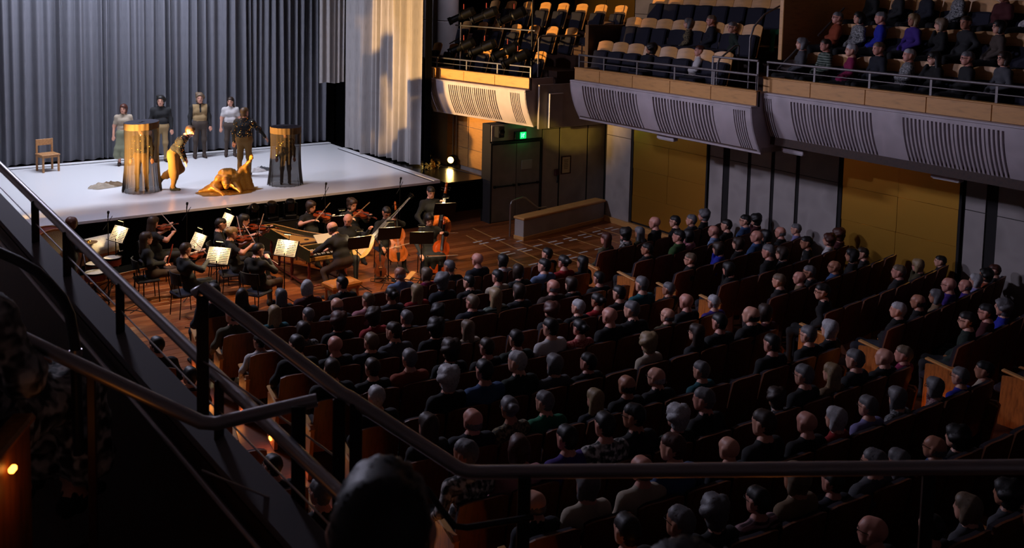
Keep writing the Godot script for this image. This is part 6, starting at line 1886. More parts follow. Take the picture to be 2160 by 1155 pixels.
	dress(t, body_mesh(pose_stand({"hip": Vector3(0, 0.72, 0.10), "chest": Vector3(0, 1.05, -0.02), "neck": Vector3(0, 1.20, -0.12), "head": Vector3(-0.01, 1.33, -0.22), "tilt": -0.35, "le": Vector3(-0.30, 0.95, -0.26), "lw": Vector3(-0.22, 0.84, -0.50), "re": Vector3(0.30, 0.95, -0.26), "rw": Vector3(0.16, 0.84, -0.50), "lk": Vector3(-0.20, 0.52, -0.22), "la": Vector3(-0.28, 0.09, 0.0), "rk": Vector3(0.16, 0.50, -0.20), "ra": Vector3(0.20, 0.09, 0.18)}), {"cell": 0.017, "bulk": 1.1}), "fair", "charcoal", "brown", "fringe", "dark")
	var st := thing("brocade_stool", "gold brocade bench on turned legs behind the harpsichord player", "stool", Vector3(-4.80, FL, 4.36), 0.1)
	part(st, "tufted_seat", MB.new().grid(24, 16, func(u: float, v: float) -> Vector3:
		var e := pow(minf(minf(u, 1 - u), minf(v, 1 - v)) * 2.0, 0.3)
		return Vector3((u - 0.5) * 0.64, 0.40 + 0.10 * e - 0.012 * absf(sin(u * 12.6) * sin(v * 9.4)), (v - 0.5) * 0.42), Vector3.UP).box(Vector3(0, 0.40, 0), Vector3(0.64, 0.05, 0.42)).mesh(), M.brocade)
	part(st, "apron", MB.new().rbox(Vector3(0, 0.35, 0), Vector3(0.58, 0.07, 0.36), 0.01).mesh(), M.wood_end)
	for sx in [-1.0, 1.0]:
		for sz in [-1.0, 1.0]:
			part(st, "leg", MB.new().lathe([[0.018, 0], [0.028, 0.03], [0.02, 0.08], [0.033, 0.16], [0.02, 0.24], [0.03, 0.30], [0.03, 0.35]], 10, Vector3(sx * 0.25, 0, sz * 0.15)).mesh(), M.wood_end)
	# theorbo player
	t = thing("person", "bald bearded theorbo player in black", "person", Vector3(-3.95, FL, 2.85), PI - 0.35)
	t.scale = Vector3.ONE * 0.97
	dress(t, body_mesh(pose_sit({"le": Vector3(-0.36, 0.92, -0.16), "lw": Vector3(-0.42, 1.10, -0.34), "re": Vector3(0.32, 0.82, -0.14), "rw": Vector3(0.06, 0.78, -0.36), "yaw": -0.3, "tilt": -0.25}), {"cell": 0.018, "bulk": 1.12}), "ruddy", "black", "charcoal", "none", "brown", {"beard": true})
	pit_chair(t.position, t.rotation.y, "black chair of the theorbo player")
	theorbo(Vector3(-4.02, 0.44, 3.32), Vector3(0.80, 0.62, -0.12), Vector3(-0.35, 0.30, 0.9))
	# cellist
	t = thing("person", "dark-haired cellist in black facing the hall", "person", Vector3(-3.0, FL, 2.75), PI - 0.1)
	t.scale = Vector3.ONE * 0.98
	dress(t, body_mesh(pose_sit({"lk": Vector3(-0.24, 0.50, -0.38), "rk": Vector3(0.24, 0.50, -0.38), "la": Vector3(-0.26, 0.09, -0.40), "ra": Vector3(0.26, 0.09, -0.38), "le": Vector3(-0.34, 0.98, -0.10), "lw": Vector3(-0.12, 1.12, -0.26), "re": Vector3(0.34, 0.84, -0.16), "rw": Vector3(0.26, 0.62, -0.42), "tilt": -0.4}), {"cell": 0.018, "bulk": 1.05}), "tan", "black", "black", "short", "dark")
	pit_chair(t.position, t.rotation.y, "black chair of the cellist")
	var c0 := Vector3(-2.98, 0.14, 3.22)
	string_instrument("cello", "honey-brown cello held by the dark-haired cellist", "cello", c0, frame(Vector3(0.09, 1, -0.30), Vector3(-0.25, 0.3, 1)), 0.72, M.cello_wood, 0.58, 0.26)
	bow("cello bow held low by the cellist", Vector3(-3.32, 0.50, 3.30), Vector3(-2.66, 0.56, 3.34))
	# gamba player
	t = thing("person", "woman with black fringe and long black dress playing the viola da gamba", "person", Vector3(-2.46, FL, 3.62), PI - 0.3)
	t.scale = Vector3.ONE * 0.96
	dress(t, body_mesh(pose_sit({"lk": Vector3(-0.22, 0.50, -0.38), "rk": Vector3(0.22, 0.50, -0.38), "la": Vector3(-0.20, 0.09, -0.40), "ra": Vector3(0.20, 0.09, -0.36), "le": Vector3(-0.34, 0.94, -0.16), "lw": Vector3(-0.22, 1.02, -0.36), "re": Vector3(0.34, 0.82, -0.16), "rw": Vector3(0.28, 0.60, -0.44), "tilt": -0.35}), {"cell": 0.018, "female": true, "skirt": 0.22}), "fair", "black", "black", "bob", "black")
	pit_chair(t.position, t.rotation.y, "black chair of the gamba player")
	string_instrument("viola_da_gamba", "orange-brown viola da gamba between the player's knees", "viola da gamba", Vector3(-2.50, 0.02, 4.06), frame(Vector3(0.30, 1, -0.30), Vector3(-0.35, 0.3, 1)), 0.68, M.gamba_wood, 0.60)
	bow("gamba bow held underhand across the strings", Vector3(-2.80, 0.46, 4.10), Vector3(-2.12, 0.42, 4.22))
	# violone player, standing
	t = thing("person", "standing dark-haired violone player in a low-cut black top", "person", Vector3(-1.98, FL, 2.85), PI - 0.25)
	t.scale = Vector3.ONE * 0.97
	dress(t, body_mesh(pose_stand({"le": Vector3(-0.36, 1.22, -0.10), "lw": Vector3(-0.22, 1.42, -0.26), "re": Vector3(0.32, 1.10, -0.06), "rw": Vector3(0.20, 0.86, -0.36), "tilt": -0.2}), {"cell": 0.018, "female": true}), "fair", "black", "black", "bun", "dark")
	string_instrument("violone", "large pale-necked violone of the standing player", "double bass", Vector3(-2.16, FL + 0.16, 3.30), frame(Vector3(0.30, 1, -0.18), Vector3(-0.5, 0.25, 1)), 0.98, M.cello_wood, 0.60, 0.16)
	bow("violone bow at the standing player's hip", Vector3(-2.30, 0.72, 3.36), Vector3(-1.65, 0.66, 3.48))
	# stands. turn 0 faces +z
	music_stand("lit stand before the percussionist", Vector3(-8.18, FL, 1.45), -PI / 2 + 0.35, 1.15, true, true)
	music_stand("lit stand between the recorder player and the fiddlers", Vector3(-7.03, FL, 2.62), -PI / 2 + 0.2, 1.12, true, true)
	music_stand("lit stand before the short-haired fiddler", Vector3(-6.98, FL, 3.72), -PI / 2 + 0.75, 1.1, true, true)
	music_stand("lit stand before the wind player", Vector3(-5.80, FL, 4.0), -PI / 2 + 0.65, 1.14, true, true)
	music_stand("black stand seen from behind before the theorbo player", Vector3(-4.28, FL, 3.95), PI - 0.1, 1.06, true, true)
	music_stand("black stand seen from behind before the cellist", Vector3(-3.52, FL, 3.82), PI - 0.25, 1.12, true, true)
	music_stand("black stand seen from behind before the gamba player", Vector3(-3.05, FL, 4.32), PI - 0.5, 1.08, true, true)
	music_stand("black stand seen from behind before the violone player", Vector3(-1.98, FL, 3.42), PI - 0.3, 1.36, true, true)
	music_stand("lit stand in front of the dark-haired fiddler by the stage", Vector3(-6.0, FL, 1.25), -PI / 2 + 0.1, 1.1, true, true)
	music_stand("low stand before the two upper string players", Vector3(-3.75, FL, 2.05), PI - 0.1, 1.02, true, true)

func theorbo(at: Vector3, dir: Vector3, front: Vector3) -> void:
	var t := thing("theorbo", "long-necked theorbo with a pale teardrop belly", "theorbo")
	t.transform = Transform3D(frame(dir, front), at)
	var o := PackedVector2Array()
	for k in 28:
		var a := TAU * k / 28.0
		var y := 0.29 - 0.29 * cos(a)
		o.push_back(Vector2(sin(a) * 0.185 * (1.0 - 0.42 * y / 0.58) * 1.12, y))
	part(t, "belly", MB.new().prism(o, 0.008).mesh(), M.lute_wood)
	for k in 9:
		var a0 := PI * k / 9.0; var a1 := PI * (k + 1) / 9.0
		part(t, "stave", MB.new().grid(2, 12, func(u: float, v: float) -> Vector3:
			var a := lerpf(a0, a1, u)
			var y := 0.29 - 0.29 * cos(PI * v)
			var r := sin(PI * v) * 0.185 * (1.0 - 0.42 * y / 0.58) * 1.12
			return Vector3(cos(a) * r, y, -0.004 - sin(a) * r * 0.85), Vector3(cos((a0 + a1) * 0.5), 0, -sin((a0 + a1) * 0.5))).mesh(), M.rib_wood if k % 2 == 0 else M.wood_end)
	part(t, "neck", MB.new().rbox(Vector3(0, 0.83, -0.02), Vector3(0.075, 0.56, 0.035), 0.01).mesh(), M.black_gloss)
	part(t, "neck_extension", MB.new().tube([Vector3(0.01, 1.05, -0.025), Vector3(0.02, 1.25, -0.03), Vector3(0.03, 1.72, -0.03)], [0.03, 0.022, 0.02], 8).mesh(), M.black_gloss)
	part(t, "pegbox", MB.new().rbox(Vector3(0.03, 1.76, -0.03), Vector3(0.05, 0.12, 0.04), 0.008).mesh(), M.black_gloss)
	for k in 8: part(t, "peg", MB.new().tube([Vector3(-0.03, 1.71 + 0.014 * k, -0.03), Vector3(0.09, 1.71 + 0.014 * k, -0.03)], 0.006, 5).mesh(), M.black_gloss)
	for q in [[-0.035, 0.34], [0.035, 0.34], [0.0, 0.29]]:
		part(t, "rose", MB.new().lathe([[0.0, 0.0], [0.03, 0.0], [0.03, 0.002], [0, 0.002]], 14, Vector3(q[0], q[1], 0.004), Basis(Vector3.RIGHT, PI / 2)).mesh(), M.wood_dark)
	part(t, "bridge", MB.new().rbox(Vector3(0, 0.10, 0.008), Vector3(0.17, 0.018, 0.012), 0.003).mesh(), M.black_gloss)
	for k in 6: part(t, "string", MB.new().tube([Vector3((k - 2.5) * 0.013, 0.10, 0.014), Vector3((k - 2.5) * 0.009, 1.1, 0.006)], 0.0012, 4).mesh(), M.white)
	for k in 4: part(t, "bass_string", MB.new().tube([Vector3(0.045 + k * 0.01, 0.10, 0.014), Vector3(0.03 + k * 0.006, 1.72, -0.01)], 0.0012, 4).mesh(), M.white)

func harpsichord() -> void:
	var t := thing("harpsichord", "green-gold two-manual harpsichord with open case on a turned stand", "harpsichord", Vector3(-5.08, FL, 1.15))
	# plan: x 0 the straight spine, z 0 the tail, z 2.35 the keys
	var plan := [Vector2(0, 0.0), Vector2(0.20, 0.02), Vector2(0.30, 0.30), Vector2(0.40, 0.62), Vector2(0.53, 0.95), Vector2(0.70, 1.25), Vector2(0.86, 1.50), Vector2(0.90, 1.70), Vector2(0.90, 2.35), Vector2(0, 2.35)]
	var y0 := 0.62; var y1 := 0.86
	for k in plan.size():
		var a: Vector2 = plan[k]; var b: Vector2 = plan[(k + 1) % plan.size()]
		if k == 8: continue
		var d := b - a
		var c := (a + b) * 0.5
		var nm: String = "spine" if k == 9 else ("tail" if k == 0 else "bentside")
		part(t, nm, MB.new().rbox(Vector3.ZERO, Vector3(d.length() + 0.012, y1 - y0, 0.022), 0.003).mesh(), M.case_green, Vector3(c.x, (y0 + y1) * 0.5, c.y), Basis(Vector3.UP, -d.angle()))
		part(t, "case_rim", MB.new().rbox(Vector3.ZERO, Vector3(d.length() + 0.01, 0.012, 0.026), 0.003).mesh(), M.lute_wood, Vector3(c.x, y1 + 0.006, c.y), Basis(Vector3.UP, -d.angle()))
	var bd := PackedVector2Array()
	for p in plan: bd.push_back(Vector2(p.x, -p.y))
	part(t, "bottom_board", MB.new().prism(bd, 0.02, Vector3(0, y0 + 0.01, 0), Basis(Vector3(1, 0, 0), Vector3(0, 0, -1), Vector3(0, 1, 0))).mesh(), M.wood_dark)
	var sb := PackedVector2Array()
	for p in plan: sb.push_back(Vector2(p.x, -minf(p.y, 1.68)))
	part(t, "soundboard", MB.new().prism(PackedVector2Array([sb[0], sb[1], sb[2], sb[3], sb[4], sb[5], sb[6], Vector2(0.90, -1.68), Vector2(0, -1.68)]), 0.008, Vector3(0, y1 - 0.09, 0), Basis(Vector3(1, 0, 0), Vector3(0, 0, -1), Vector3(0, 1, 0))).mesh(), M.lute_wood)
	part(t, "rose", MB.new().lathe([[0, 0], [0.05, 0.0], [0.05, 0.006], [0.035, 0.004], [0, 0.004]], 18, Vector3(0.42, y1 - 0.084, 1.25)).mesh(), M.wood_dark)
	part(t, "jack_rail", MB.new().rbox(Vector3(0.45, y1 - 0.02, 1.74), Vector3(0.86, 0.03, 0.07), 0.006).mesh(), M.wood_dark)
	part(t, "name_board", MB.new().rbox(Vector3(0.45, y1 - 0.07, 1.95), Vector3(0.86, 0.14, 0.02), 0.004).mesh(), M.case_green)
	part(t, "bridge", MB.new().tube([Vector3(0.12, y1 - 0.075, 0.2), Vector3(0.22, y1 - 0.075, 0.5), Vector3(0.38, y1 - 0.075, 0.85), Vector3(0.6, y1 - 0.075, 1.2), Vector3(0.8, y1 - 0.075, 1.5)], 0.008, 6).mesh(), M.wood_dark)
	var strings := MB.new()
	for k in 24:
		var x := 0.06 + k * 0.034
		strings.tube([Vector3(x, y1 - 0.06, 1.7), Vector3(x, y1 - 0.06, 0.08 + 1.3 * pow(x / 0.86, 1.15))], 0.0012, 4)
	part(t, "strings", strings.mesh(), M.steel).set_meta("kind", "stuff")
	for m in 2:
		var man := part(t, "keyboard", MB.new().box(Vector3(0.45, y0 + 0.07 + m * 0.055, 2.20 - m * 0.13), Vector3(0.84, 0.03, 0.15)).mesh(), M.wood_dark)
		for k in 30:
			part(man, "key", MB.new().rbox(Vector3(0.045 + k * 0.028, y0 + 0.094 + m * 0.055, 2.215 - m * 0.13), Vector3(0.025, 0.016, 0.12), 0.003).mesh() if k == -1 else key_mesh(false), M.black_gloss if m == 0 else M.lute_wood, Vector3(0.045 + k * 0.028, y0 + 0.094 + m * 0.055, 2.215 - m * 0.13))
			if k % 7 in [0, 1, 3, 4, 5] and k < 29:
				part(man, "sharp_key", key_mesh(true), M.paper, Vector3(0.059 + k * 0.028, y0 + 0.108 + m * 0.055, 2.19 - m * 0.13))
	part(t, "key_slip", MB.new().rbox(Vector3(0.45, y0 + 0.04, 2.31), Vector3(0.88, 0.09, 0.03), 0.005).mesh(), M.lute_wood)
	part(t, "music_book", MB.new().rbox(Vector3(0.60, y1 + 0.05, 1.80), Vector3(0.46, 0.02, 0.26), 0.004, Basis(Vector3.RIGHT, 0.5)).mesh(), M.paper)
	for q in [[0.06, 0.25], [0.06, 1.35], [0.06, 2.2], [0.84, 2.2], [0.74, 1.42], [0.24, 0.25]]:
		part(t, "leg", MB.new().lathe([[0.025, 0], [0.035, 0.03], [0.022, 0.10], [0.04, 0.22], [0.025, 0.34], [0.036, 0.46], [0.022, 0.52], [0.036, 0.60], [0.036, 0.62]], 12, Vector3(q[0], 0, q[1])).mesh(), M.red_wood)
	for q in [[Vector3(0.06, 0.10, 0.25), Vector3(0.06, 0.10, 2.2)], [Vector3(0.84, 0.10, 2.2), Vector3(0.74, 0.10, 1.42)], [Vector3(0.74, 0.10, 1.42), Vector3(0.24, 0.10, 0.25)], [Vector3(0.06, 0.10, 2.2), Vector3(0.84, 0.10, 2.2)]]:
		var d: Vector3 = q[1] - q[0]
		part(t, "stretcher", MB.new().rbox(Vector3.ZERO, Vector3(0.04, 0.03, d.length()), 0.005).mesh(), M.red_wood, (q[0] + q[1]) * 0.5, Basis(Vector3.UP, atan2(d.x, d.z)))

func key_mesh(sharp: bool) -> Mesh:
	var id := "sharp" if sharp else "key"
	if not stand_parts.has(id):
		stand_parts[id] = MB.new().rbox(Vector3.ZERO, Vector3(0.012, 0.014, 0.075) if sharp else Vector3(0.025, 0.016, 0.12), 0.002).mesh()
	return stand_parts[id]

func percussion() -> void:
	# drums on stands
	for q in [[Vector3(-8.62, FL, 1.72), 0.70, 0.17, "pale-skinned hand drum on a stand before the percussionist"], [Vector3(-8.27, FL, 1.55), 0.72, 0.16, "snare drum beside the percussionist's music stand"], [Vector3(-8.70, FL, 2.10), 0.64, 0.19, "warm-lit drum nearest the parapet rail"]]:
		var t := thing("drum", q[3], "drum", q[0], 0.0, "drums of the percussionist")
		var h: float = q[1]; var r: float = q[2]
		part(t, "shell", MB.new().lathe([[r, h - 0.14], [r, h]], 24).mesh(), M.red_wood)
		part(t, "skin", MB.new().lathe([[0.0, h + 0.003], [r * 0.97, h + 0.003], [r * 0.98, h - 0.01]], 24).mesh(), M.drum_skin)
		part(t, "hoop", MB.new().lathe([[r, h - 0.02], [r + 0.012, h - 0.02], [r + 0.012, h + 0.012], [r, h + 0.012]], 24).mesh(), M.black_metal)
		part(t, "stand_pole", MB.new().tube([Vector3(0, 0.2, 0), Vector3(0, h - 0.14, 0)], 0.014, 8).mesh(), M.black_metal)
		for k in 3: part(t, "leg", MB.new().tube([Vector3(0, 0.3, 0), Vector3(cos(TAU * k / 3.0) * 0.25, 0.012, sin(TAU * k / 3.0) * 0.25)], 0.010, 6).mesh(), M.black_metal)
	# wind machine: a slatted drum under cream cloth
	var w := thing("wind_machine", "wind machine with a drum under stretched cream cloth", "percussion", Vector3(-8.38, FL, 0.92), 0.35)
	for s in [-1.0, 1.0]:
		part(w, "frame_side", MB.new().tube([Vector3(s * 0.34, 0, -0.25), Vector3(s * 0.32, 0.75, 0), Vector3(s * 0.34, 0, 0.25)], 0.022, 6).mesh(), M.wood_dark)
	part(w, "cloth", MB.new().grid(2, 20, func(u: float, v: float) -> Vector3:
		var a := lerpf(-0.2, PI + 0.2, v)
		var p := Vector3(lerpf(-0.29, 0.29, u), 0.76 + 0.24 * sin(a), 0.24 * cos(a))
		return p if v < 0.9 else p + Vector3(0, -(v - 0.9) * 3.0, 0), Vector3.ZERO).mesh(), M.drum_skin)
	part(w, "slatted_drum", MB.new().lathe([[0.0, -0.28], [0.22, -0.28], [0.22, 0.28], [0.0, 0.28]], 16, Vector3(0, 0.76, 0), Basis(Vector3.BACK, PI / 2)).mesh(), M.wood_end)
	part(w, "crank", MB.new().tube([Vector3(0.32, 0.76, 0), Vector3(0.42, 0.76, 0), Vector3(0.42, 0.62, 0.05), Vector3(0.50, 0.62, 0.05)], 0.012, 6).mesh(), M.steel)
	# big frame drum standing behind
	var g := thing("bass_drum", "large pale bass drum standing at the stage front", "drum", Vector3(-9.22, FL, 0.62), 0.25)
	var bs := Basis(Vector3.RIGHT, PI / 2)
	part(g, "shell", MB.new().lathe([[0.58, -0.18], [0.58, 0.18]], 36, Vector3(0, 0.62, 0), bs).mesh(), M.red_wood)
	for s in [-1.0, 1.0]:
		part(g, "skin", MB.new().lathe([[0.0, 0.0], [0.56, 0.0]], 36, Vector3(0, 0.62, s * 0.18), bs).mesh(), M.drum_skin)
		part(g, "hoop", MB.new().lathe([[0.565, -0.02], [0.60, -0.02], [0.60, 0.02], [0.565, 0.02]], 36, Vector3(0, 0.62, s * 0.18), bs).mesh(), M.wood_end)
		part(g, "cradle_leg", MB.new().tube([Vector3(s * 0.30, 0.12, 0), Vector3(s * 0.42, 0.0, 0)], 0.02, 6).mesh(), M.black_metal)
	# trap table with small things
	var tb := thing("trap_table", "small black-topped table with a wooden edge beside the drums", "table", Vector3(-8.20, FL, 2.28), 0.25)
	part(tb, "top", MB.new().rbox(Vector3(0, 0.66, 0), Vector3(0.62, 0.03, 0.42), 0.006).mesh(), M.black_cloth)
	part(tb, "edge", MB.new().rbox(Vector3(0, 0.66, 0.22), Vector3(0.64, 0.045, 0.02), 0.004).mesh(), M.wood_end)
	for sx in [-1.0, 1.0]:
		for sz in [-1.0, 1.0]: part(tb, "leg", MB.new().tube([Vector3(sx * 0.26, 0, sz * 0.16), Vector3(sx * 0.26, 0.65, sz * 0.16)], 0.012, 6).mesh(), M.black_metal)
	var cy := thing("cymbal", "small brass cymbal on a thin stand by the wind machine", "cymbal", Vector3(-8.62, FL, 1.22))
	part(cy, "plate", MB.new().lathe([[0.0, 1.035], [0.03, 1.03], [0.04, 1.01], [0.16, 0.99], [0.16, 0.987], [0.04, 1.005], [0, 1.02]], 24).mesh(), M.sequin)
	part(cy, "pole", MB.new().tube([Vector3(0, 0.15, 0), Vector3(0, 1.0, 0)], 0.01, 6).mesh(), M.black_metal)
	for k in 3: part(cy, "leg", MB.new().tube([Vector3(0, 0.3, 0), Vector3(cos(TAU * k / 3.0) * 0.22, 0.012, sin(TAU * k / 3.0) * 0.22)], 0.009, 6).mesh(), M.black_metal)

# ---------------------------------------------------------------- stage lamps, microphones, small things, the near listeners
func moving_head(label: String, at: Vector3, turn: float, up: float) -> void:
	var t := thing("moving_head_lamp", label, "stage lamp", at, turn, "moving-head lamps before the stage")
	part(t, "base", MB.new().rbox(Vector3(0, 0.05, 0), Vector3(0.26, 0.1, 0.24), 0.015).mesh(), M.black_metal)
	for s in [-1.0, 1.0]: part(t, "yoke_arm", MB.new().rbox(Vector3(s * 0.14, 0.22, 0), Vector3(0.035, 0.28, 0.1), 0.01).mesh(), M.black_metal)
	part(t, "head", MB.new().lathe([[0.0, -0.16], [0.07, -0.16], [0.11, -0.10], [0.115, 0.08], [0.10, 0.12], [0.085, 0.13], [0.0, 0.125]], 18, Vector3(0, 0.30, 0), Basis(Vector3.RIGHT, up)).mesh(), M.black_gloss)

func details() -> void:
	var tr := thing("lamp_case", "black flight case carrying the moving-head lamps", "case", Vector3(-4.55, FL, 0.30))
	part(tr, "box", MB.new().rbox(Vector3(0, 0.36, 0), Vector3(1.35, 0.72, 0.36), 0.015).mesh(), M.black)
	part(tr, "edge_trim", MB.new().rbox(Vector3(0, 0.715, 0.175), Vector3(1.36, 0.02, 0.02), 0.004).mesh(), M.black_metal)
	moving_head("left moving-head lamp, tipped back beside the fiddlers", Vector3(-5.02, FL + 0.72, 0.30), 0.4, 0.9)
	moving_head("middle moving-head lamp on the black case", Vector3(-4.58, FL + 0.72, 0.30), 0.1, 0.2)
	moving_head("right moving-head lamp behind the viola player", Vector3(-4.14, FL + 0.72, 0.30), -0.2, 0.25)
	for q in [[Vector3(-8.26, FL, 1.20), 1.42, "tall microphone stand over the wind machine"], [Vector3(-6.91, FL, 1.75), 1.55, "tall microphone stand between the fiddlers"], [Vector3(-3.95, FL, 1.75), 1.65, "tall microphone stand by the viola player"], [Vector3(-2.35, FL, 2.15), 1.68, "tall microphone stand behind the theorbo neck"], [Vector3(-5.75, FL, 2.55), 1.25, "microphone stand leaning over the harpsichord tail"]]:
		var t := thing("microphone_stand", q[2], "microphone", q[0], 0.0, "microphone stands in the orchestra")
		var h: float = q[1]
		part(t, "pole", MB.new().tube([Vector3(0, 0.05, 0), Vector3(0, h, 0)], 0.008, 6).mesh(), M.black_metal)
		part(t, "microphone", MB.new().lathe([[0.0, 0.0], [0.012, 0.0], [0.014, 0.09], [0.024, 0.10], [0.024, 0.14], [0.0, 0.155]], 10, Vector3(0, h, 0), Basis(Vector3.RIGHT, 0.3)).mesh(), M.black)
		part(t, "boom", MB.new().tube([Vector3(-0.1, h - 0.22, 0.03), Vector3(0.0, h - 0.1, 0), Vector3(0.09, h + 0.02, -0.03)], 0.006, 5).mesh(), M.black_metal)
		for k in 3: part(t, "leg", MB.new().tube([Vector3(0, 0.16, 0), Vector3(cos(TAU * k / 3.0) * 0.28, 0.012, sin(TAU * k / 3.0) * 0.28)], 0.008, 5).mesh(), M.black_metal)
	# baroque guitar on a stand
	string_instrument("baroque_guitar", "small dark guitar leaning on a floor stand by the cellist", "guitar", Vector3(-3.48, FL + 0.08, 3.42), frame(Vector3(0.05, 1, -0.22), Vector3(-0.3, 0.2, 1)), 0.44, M.rib_wood, 0.56)
	var gs := thing("guitar_stand", "black floor stand under the small guitar", "stand", Vector3(-3.48, FL, 3.36))
	for k in 3: part(gs, "leg", MB.new().tube([Vector3(0, 0.35, -0.06), Vector3(cos(TAU * k / 3.0 + 0.5) * 0.2, 0.01, sin(TAU * k / 3.0 + 0.5) * 0.2)], 0.009, 5).mesh(), M.black_metal)
	# things on the floor round the cello
	var fr := thing("foot_rest", "small folding wooden foot rest on the floor by the gamba player", "foot rest", Vector3(-2.95, FL, 3.72), 0.5)
	part(fr, "board", MB.new().rbox(Vector3(0, 0.10, 0), Vector3(0.28, 0.015, 0.12), 0.004, Basis(Vector3.BACK, 0.35)).mesh(), M.wood_pale)
	part(fr, "foot", MB.new().rbox(Vector3(0, 0.012, 0), Vector3(0.26, 0.02, 0.11), 0.004).mesh(), M.wood_pale)
	for q in [[Vector3(-3.2, FL, 3.5), 3, "black cable snaking between cello and guitar"], [Vector3(-2.4, FL, 4.6), 8, "black cable on the floor before the gamba player"], [Vector3(-8.5, FL, 2.7), 13, "black cable coiled under the drums"], [Vector3(-7.2, FL, 4.4), 17, "thin black cable crossing the boards near the fiddlers"]]:
		var c := thing("cable", q[2], "cable", q[0], 0.0, "cables on the orchestra floor")
		var pts := []
		for k in 14: pts.append(Vector3(0.5 * sin(k * 0.55 + q[1]), 0.019, 0.3 * cos(k * 0.8 + q[1] * 2.0) + 0.02 * k))
		part(c, "cord", MB.new().tube(pts, 0.007, 5).mesh(), M.black)
	var bx := thing("pedal_box", "small black box with white labels on the floor by the guitar", "box", Vector3(-3.22, FL, 3.66), 0.4)
	part(bx, "case", MB.new().rbox(Vector3(0, 0.03, 0), Vector3(0.24, 0.06, 0.14), 0.008).mesh(), M.black)
	part(bx, "label_strip", MB.new().box(Vector3(0, 0.061, 0.02), Vector3(0.2, 0.003, 0.03)).mesh(), M.white)
	lighting_rig()
	near_listeners()

func lighting_rig() -> void:
	var rg := thing("lighting_stand", "black pole with two steel bars carrying the balcony spotlights", "lighting stand", Vector3(1.95, 3.72, 1.12))
	part(rg, "pole", MB.new().tube([Vector3(0, -0.1, 0), Vector3(0, 2.6, 0)], 0.028, 8).mesh(), M.black_metal)
	part(rg, "white_post", MB.new().tube([Vector3(-0.42, -0.1, -2.70), Vector3(-0.42, 1.2, -2.70)], 0.022, 8).mesh(), M.steel)
	part(rg, "bar", MB.new().tube([Vector3(-0.46, 1.12, -2.9), Vector3(0.02, 1.12, 0.1)], 0.022, 8).mesh(), M.steel)
	part(rg, "upper_bar", MB.new().tube([Vector3(-0.46, 2.1, -2.9), Vector3(0.02, 2.1, 0.1)], 0.022, 8).mesh(), M.black_metal)
	var k := 0
	for q in [[-1.55, 5.12, "first lantern on the upper bar"], [-0.45, 5.18, "second lantern on the upper bar"], [0.80, 5.2, "third lantern on the upper bar"], [-1.52, 4.28, "first lantern on the lower bar"], [-0.50, 4.32, "second lantern on the lower bar"], [0.55, 4.3, "third lantern on the lower bar"], [1.0, 4.15, "last lantern on the lower bar by the pole"]]:
		var t := thing("stage_lantern", "unlit black profile spotlight, %s" % q[2], "spotlight", Vector3(1.6, q[1], q[0]), -0.35 + 0.1 * sin(k * 2.0), "spotlights rigged in the stage-side balcony")
		var bs := frame(Vector3(0.78, 0.46, 0.60 + 0.12 * sin(k * 2.0)), Vector3.UP) * Basis.from_scale(Vector3.ONE * 1.25)
		t.rotation.y = 0.0
		part(t, "barrel", MB.new().lathe([[0.0, -0.34], [0.085, -0.34], [0.09, -0.30], [0.075, -0.28], [0.075, -0.05], [0.10, -0.02], [0.11, 0.18], [0.09, 0.26], [0.0, 0.27]], 14, Vector3.ZERO, bs).mesh(), M.black_metal)
		part(t, "yoke", MB.new().tube([Vector3(-0.13, 0, 0), Vector3(-0.13, 0.12, 0), Vector3(0, 0.16, 0), Vector3(0.13, 0.12, 0), Vector3(0.13, 0, 0)], 0.012, 6).mesh(), M.black_metal)
		part(t, "colour_frame", MB.new().rbox(bs * Vector3(0, -0.35, 0), Vector3(0.17, 0.012, 0.17), 0.004, bs).mesh(), M.black)
		part(t, "hook_clamp", MB.new().tube([Vector3(0, 0.16, 0), Vector3(0, 0.30, 0)], 0.018, 6).mesh(), M.red_clamp)
		k += 1

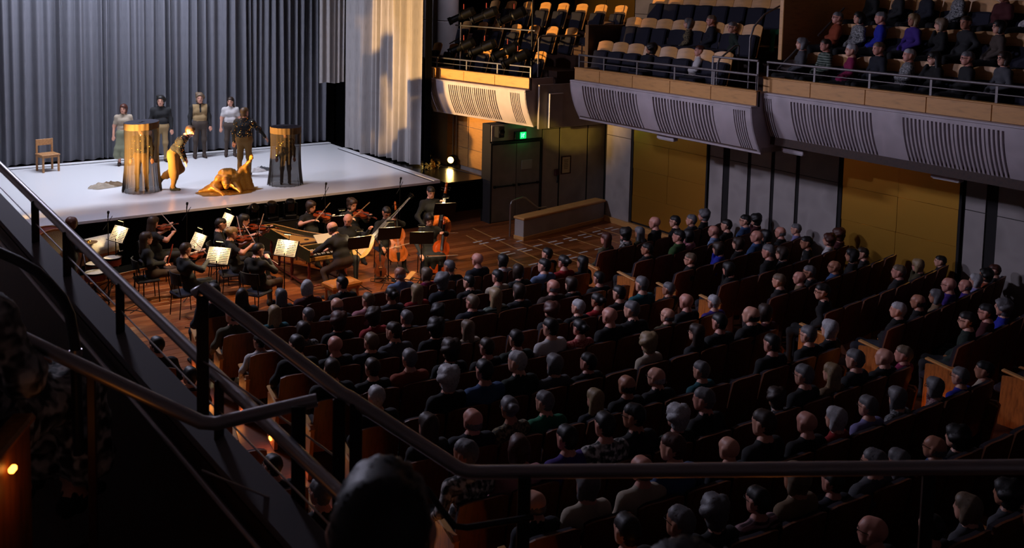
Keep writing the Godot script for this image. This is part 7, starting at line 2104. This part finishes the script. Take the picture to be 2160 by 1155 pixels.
func near_listeners() -> void:
	# a listener just below the camera, seen from behind
	var t := thing("person", "dark grey-haired listener seated directly behind the front rail corner", "person")
	t.transform = Transform3D(Basis(Vector3.UP, -0.55).scaled(Vector3.ONE * 1.0), Vector3(-11.99, 3.765, 19.47))
	dress(t, SIT[0], "fair", "black", "black", "short", "dark")
	t = thing("person", "listener at the rail whose dark crown only just shows", "person")
	t.transform = Transform3D(Basis(Vector3.UP, -0.55), Vector3(-11.52, 3.58, 19.87))
	dress(t, SIT[4], "fair", "black", "black", "curly", "dark")
	t = thing("person", "listener at the far end of the front rail with auburn hair", "person")
	t.transform = Transform3D(Basis(Vector3.UP, -0.5), Vector3(-10.32, 3.42, 19.91))
	dress(t, SIT[1], "fair", "black", "black", "bob", "auburn")
	t = thing("person", "woman in a black-and-white leaf dress beside the looped rail", "person")
	t.transform = Transform3D(Basis(Vector3.UP, -0.75), Vector3(-12.46, 3.83, 17.20))
	dress(t, body_mesh(pose_sit({"lw": Vector3(-0.02, 0.72, -0.38), "rw": Vector3(0.05, 0.70, -0.38)}), {"female": true, "cell": 0.016, "bulk": 1.2, "skirt": 0.25, "fold": 0.02, "tint": func(c: Vector3, g: int, _n: Vector3) -> int: return 6 if g == 1 and c.y < 0.88 and absf(c.x) < 0.24 else g}), "fair", "print_bw", "print_bw", "bob", "blond", {"second": "print_bw"})
	var sn := thing("timber_seat_end", "dark timber seat end with a tiny glowing step lamp", "seat", Vector3(-12.37, 3.66, 17.62), -0.5)
	part(sn, "panel", MB.new().rbox(Vector3(0, 0.42, 0), Vector3(0.05, 0.84, 0.44), 0.01).mesh(), M.wood_seat)
	part(sn, "cap", MB.new().rbox(Vector3(0, 0.85, 0), Vector3(0.08, 0.03, 0.46), 0.01).mesh(), M.wood_end)
	part(sn, "step_lamp", MB.new().rbox(Vector3(0.045, 0.78, 0.0), Vector3(0.02, 0.02, 0.03), 0.005).mesh(), M.aisle_glow)
	omni(Vector3(-12.25, 4.36, 17.66), Color(1.0, 0.6, 0.25), 0.003, 0.02)
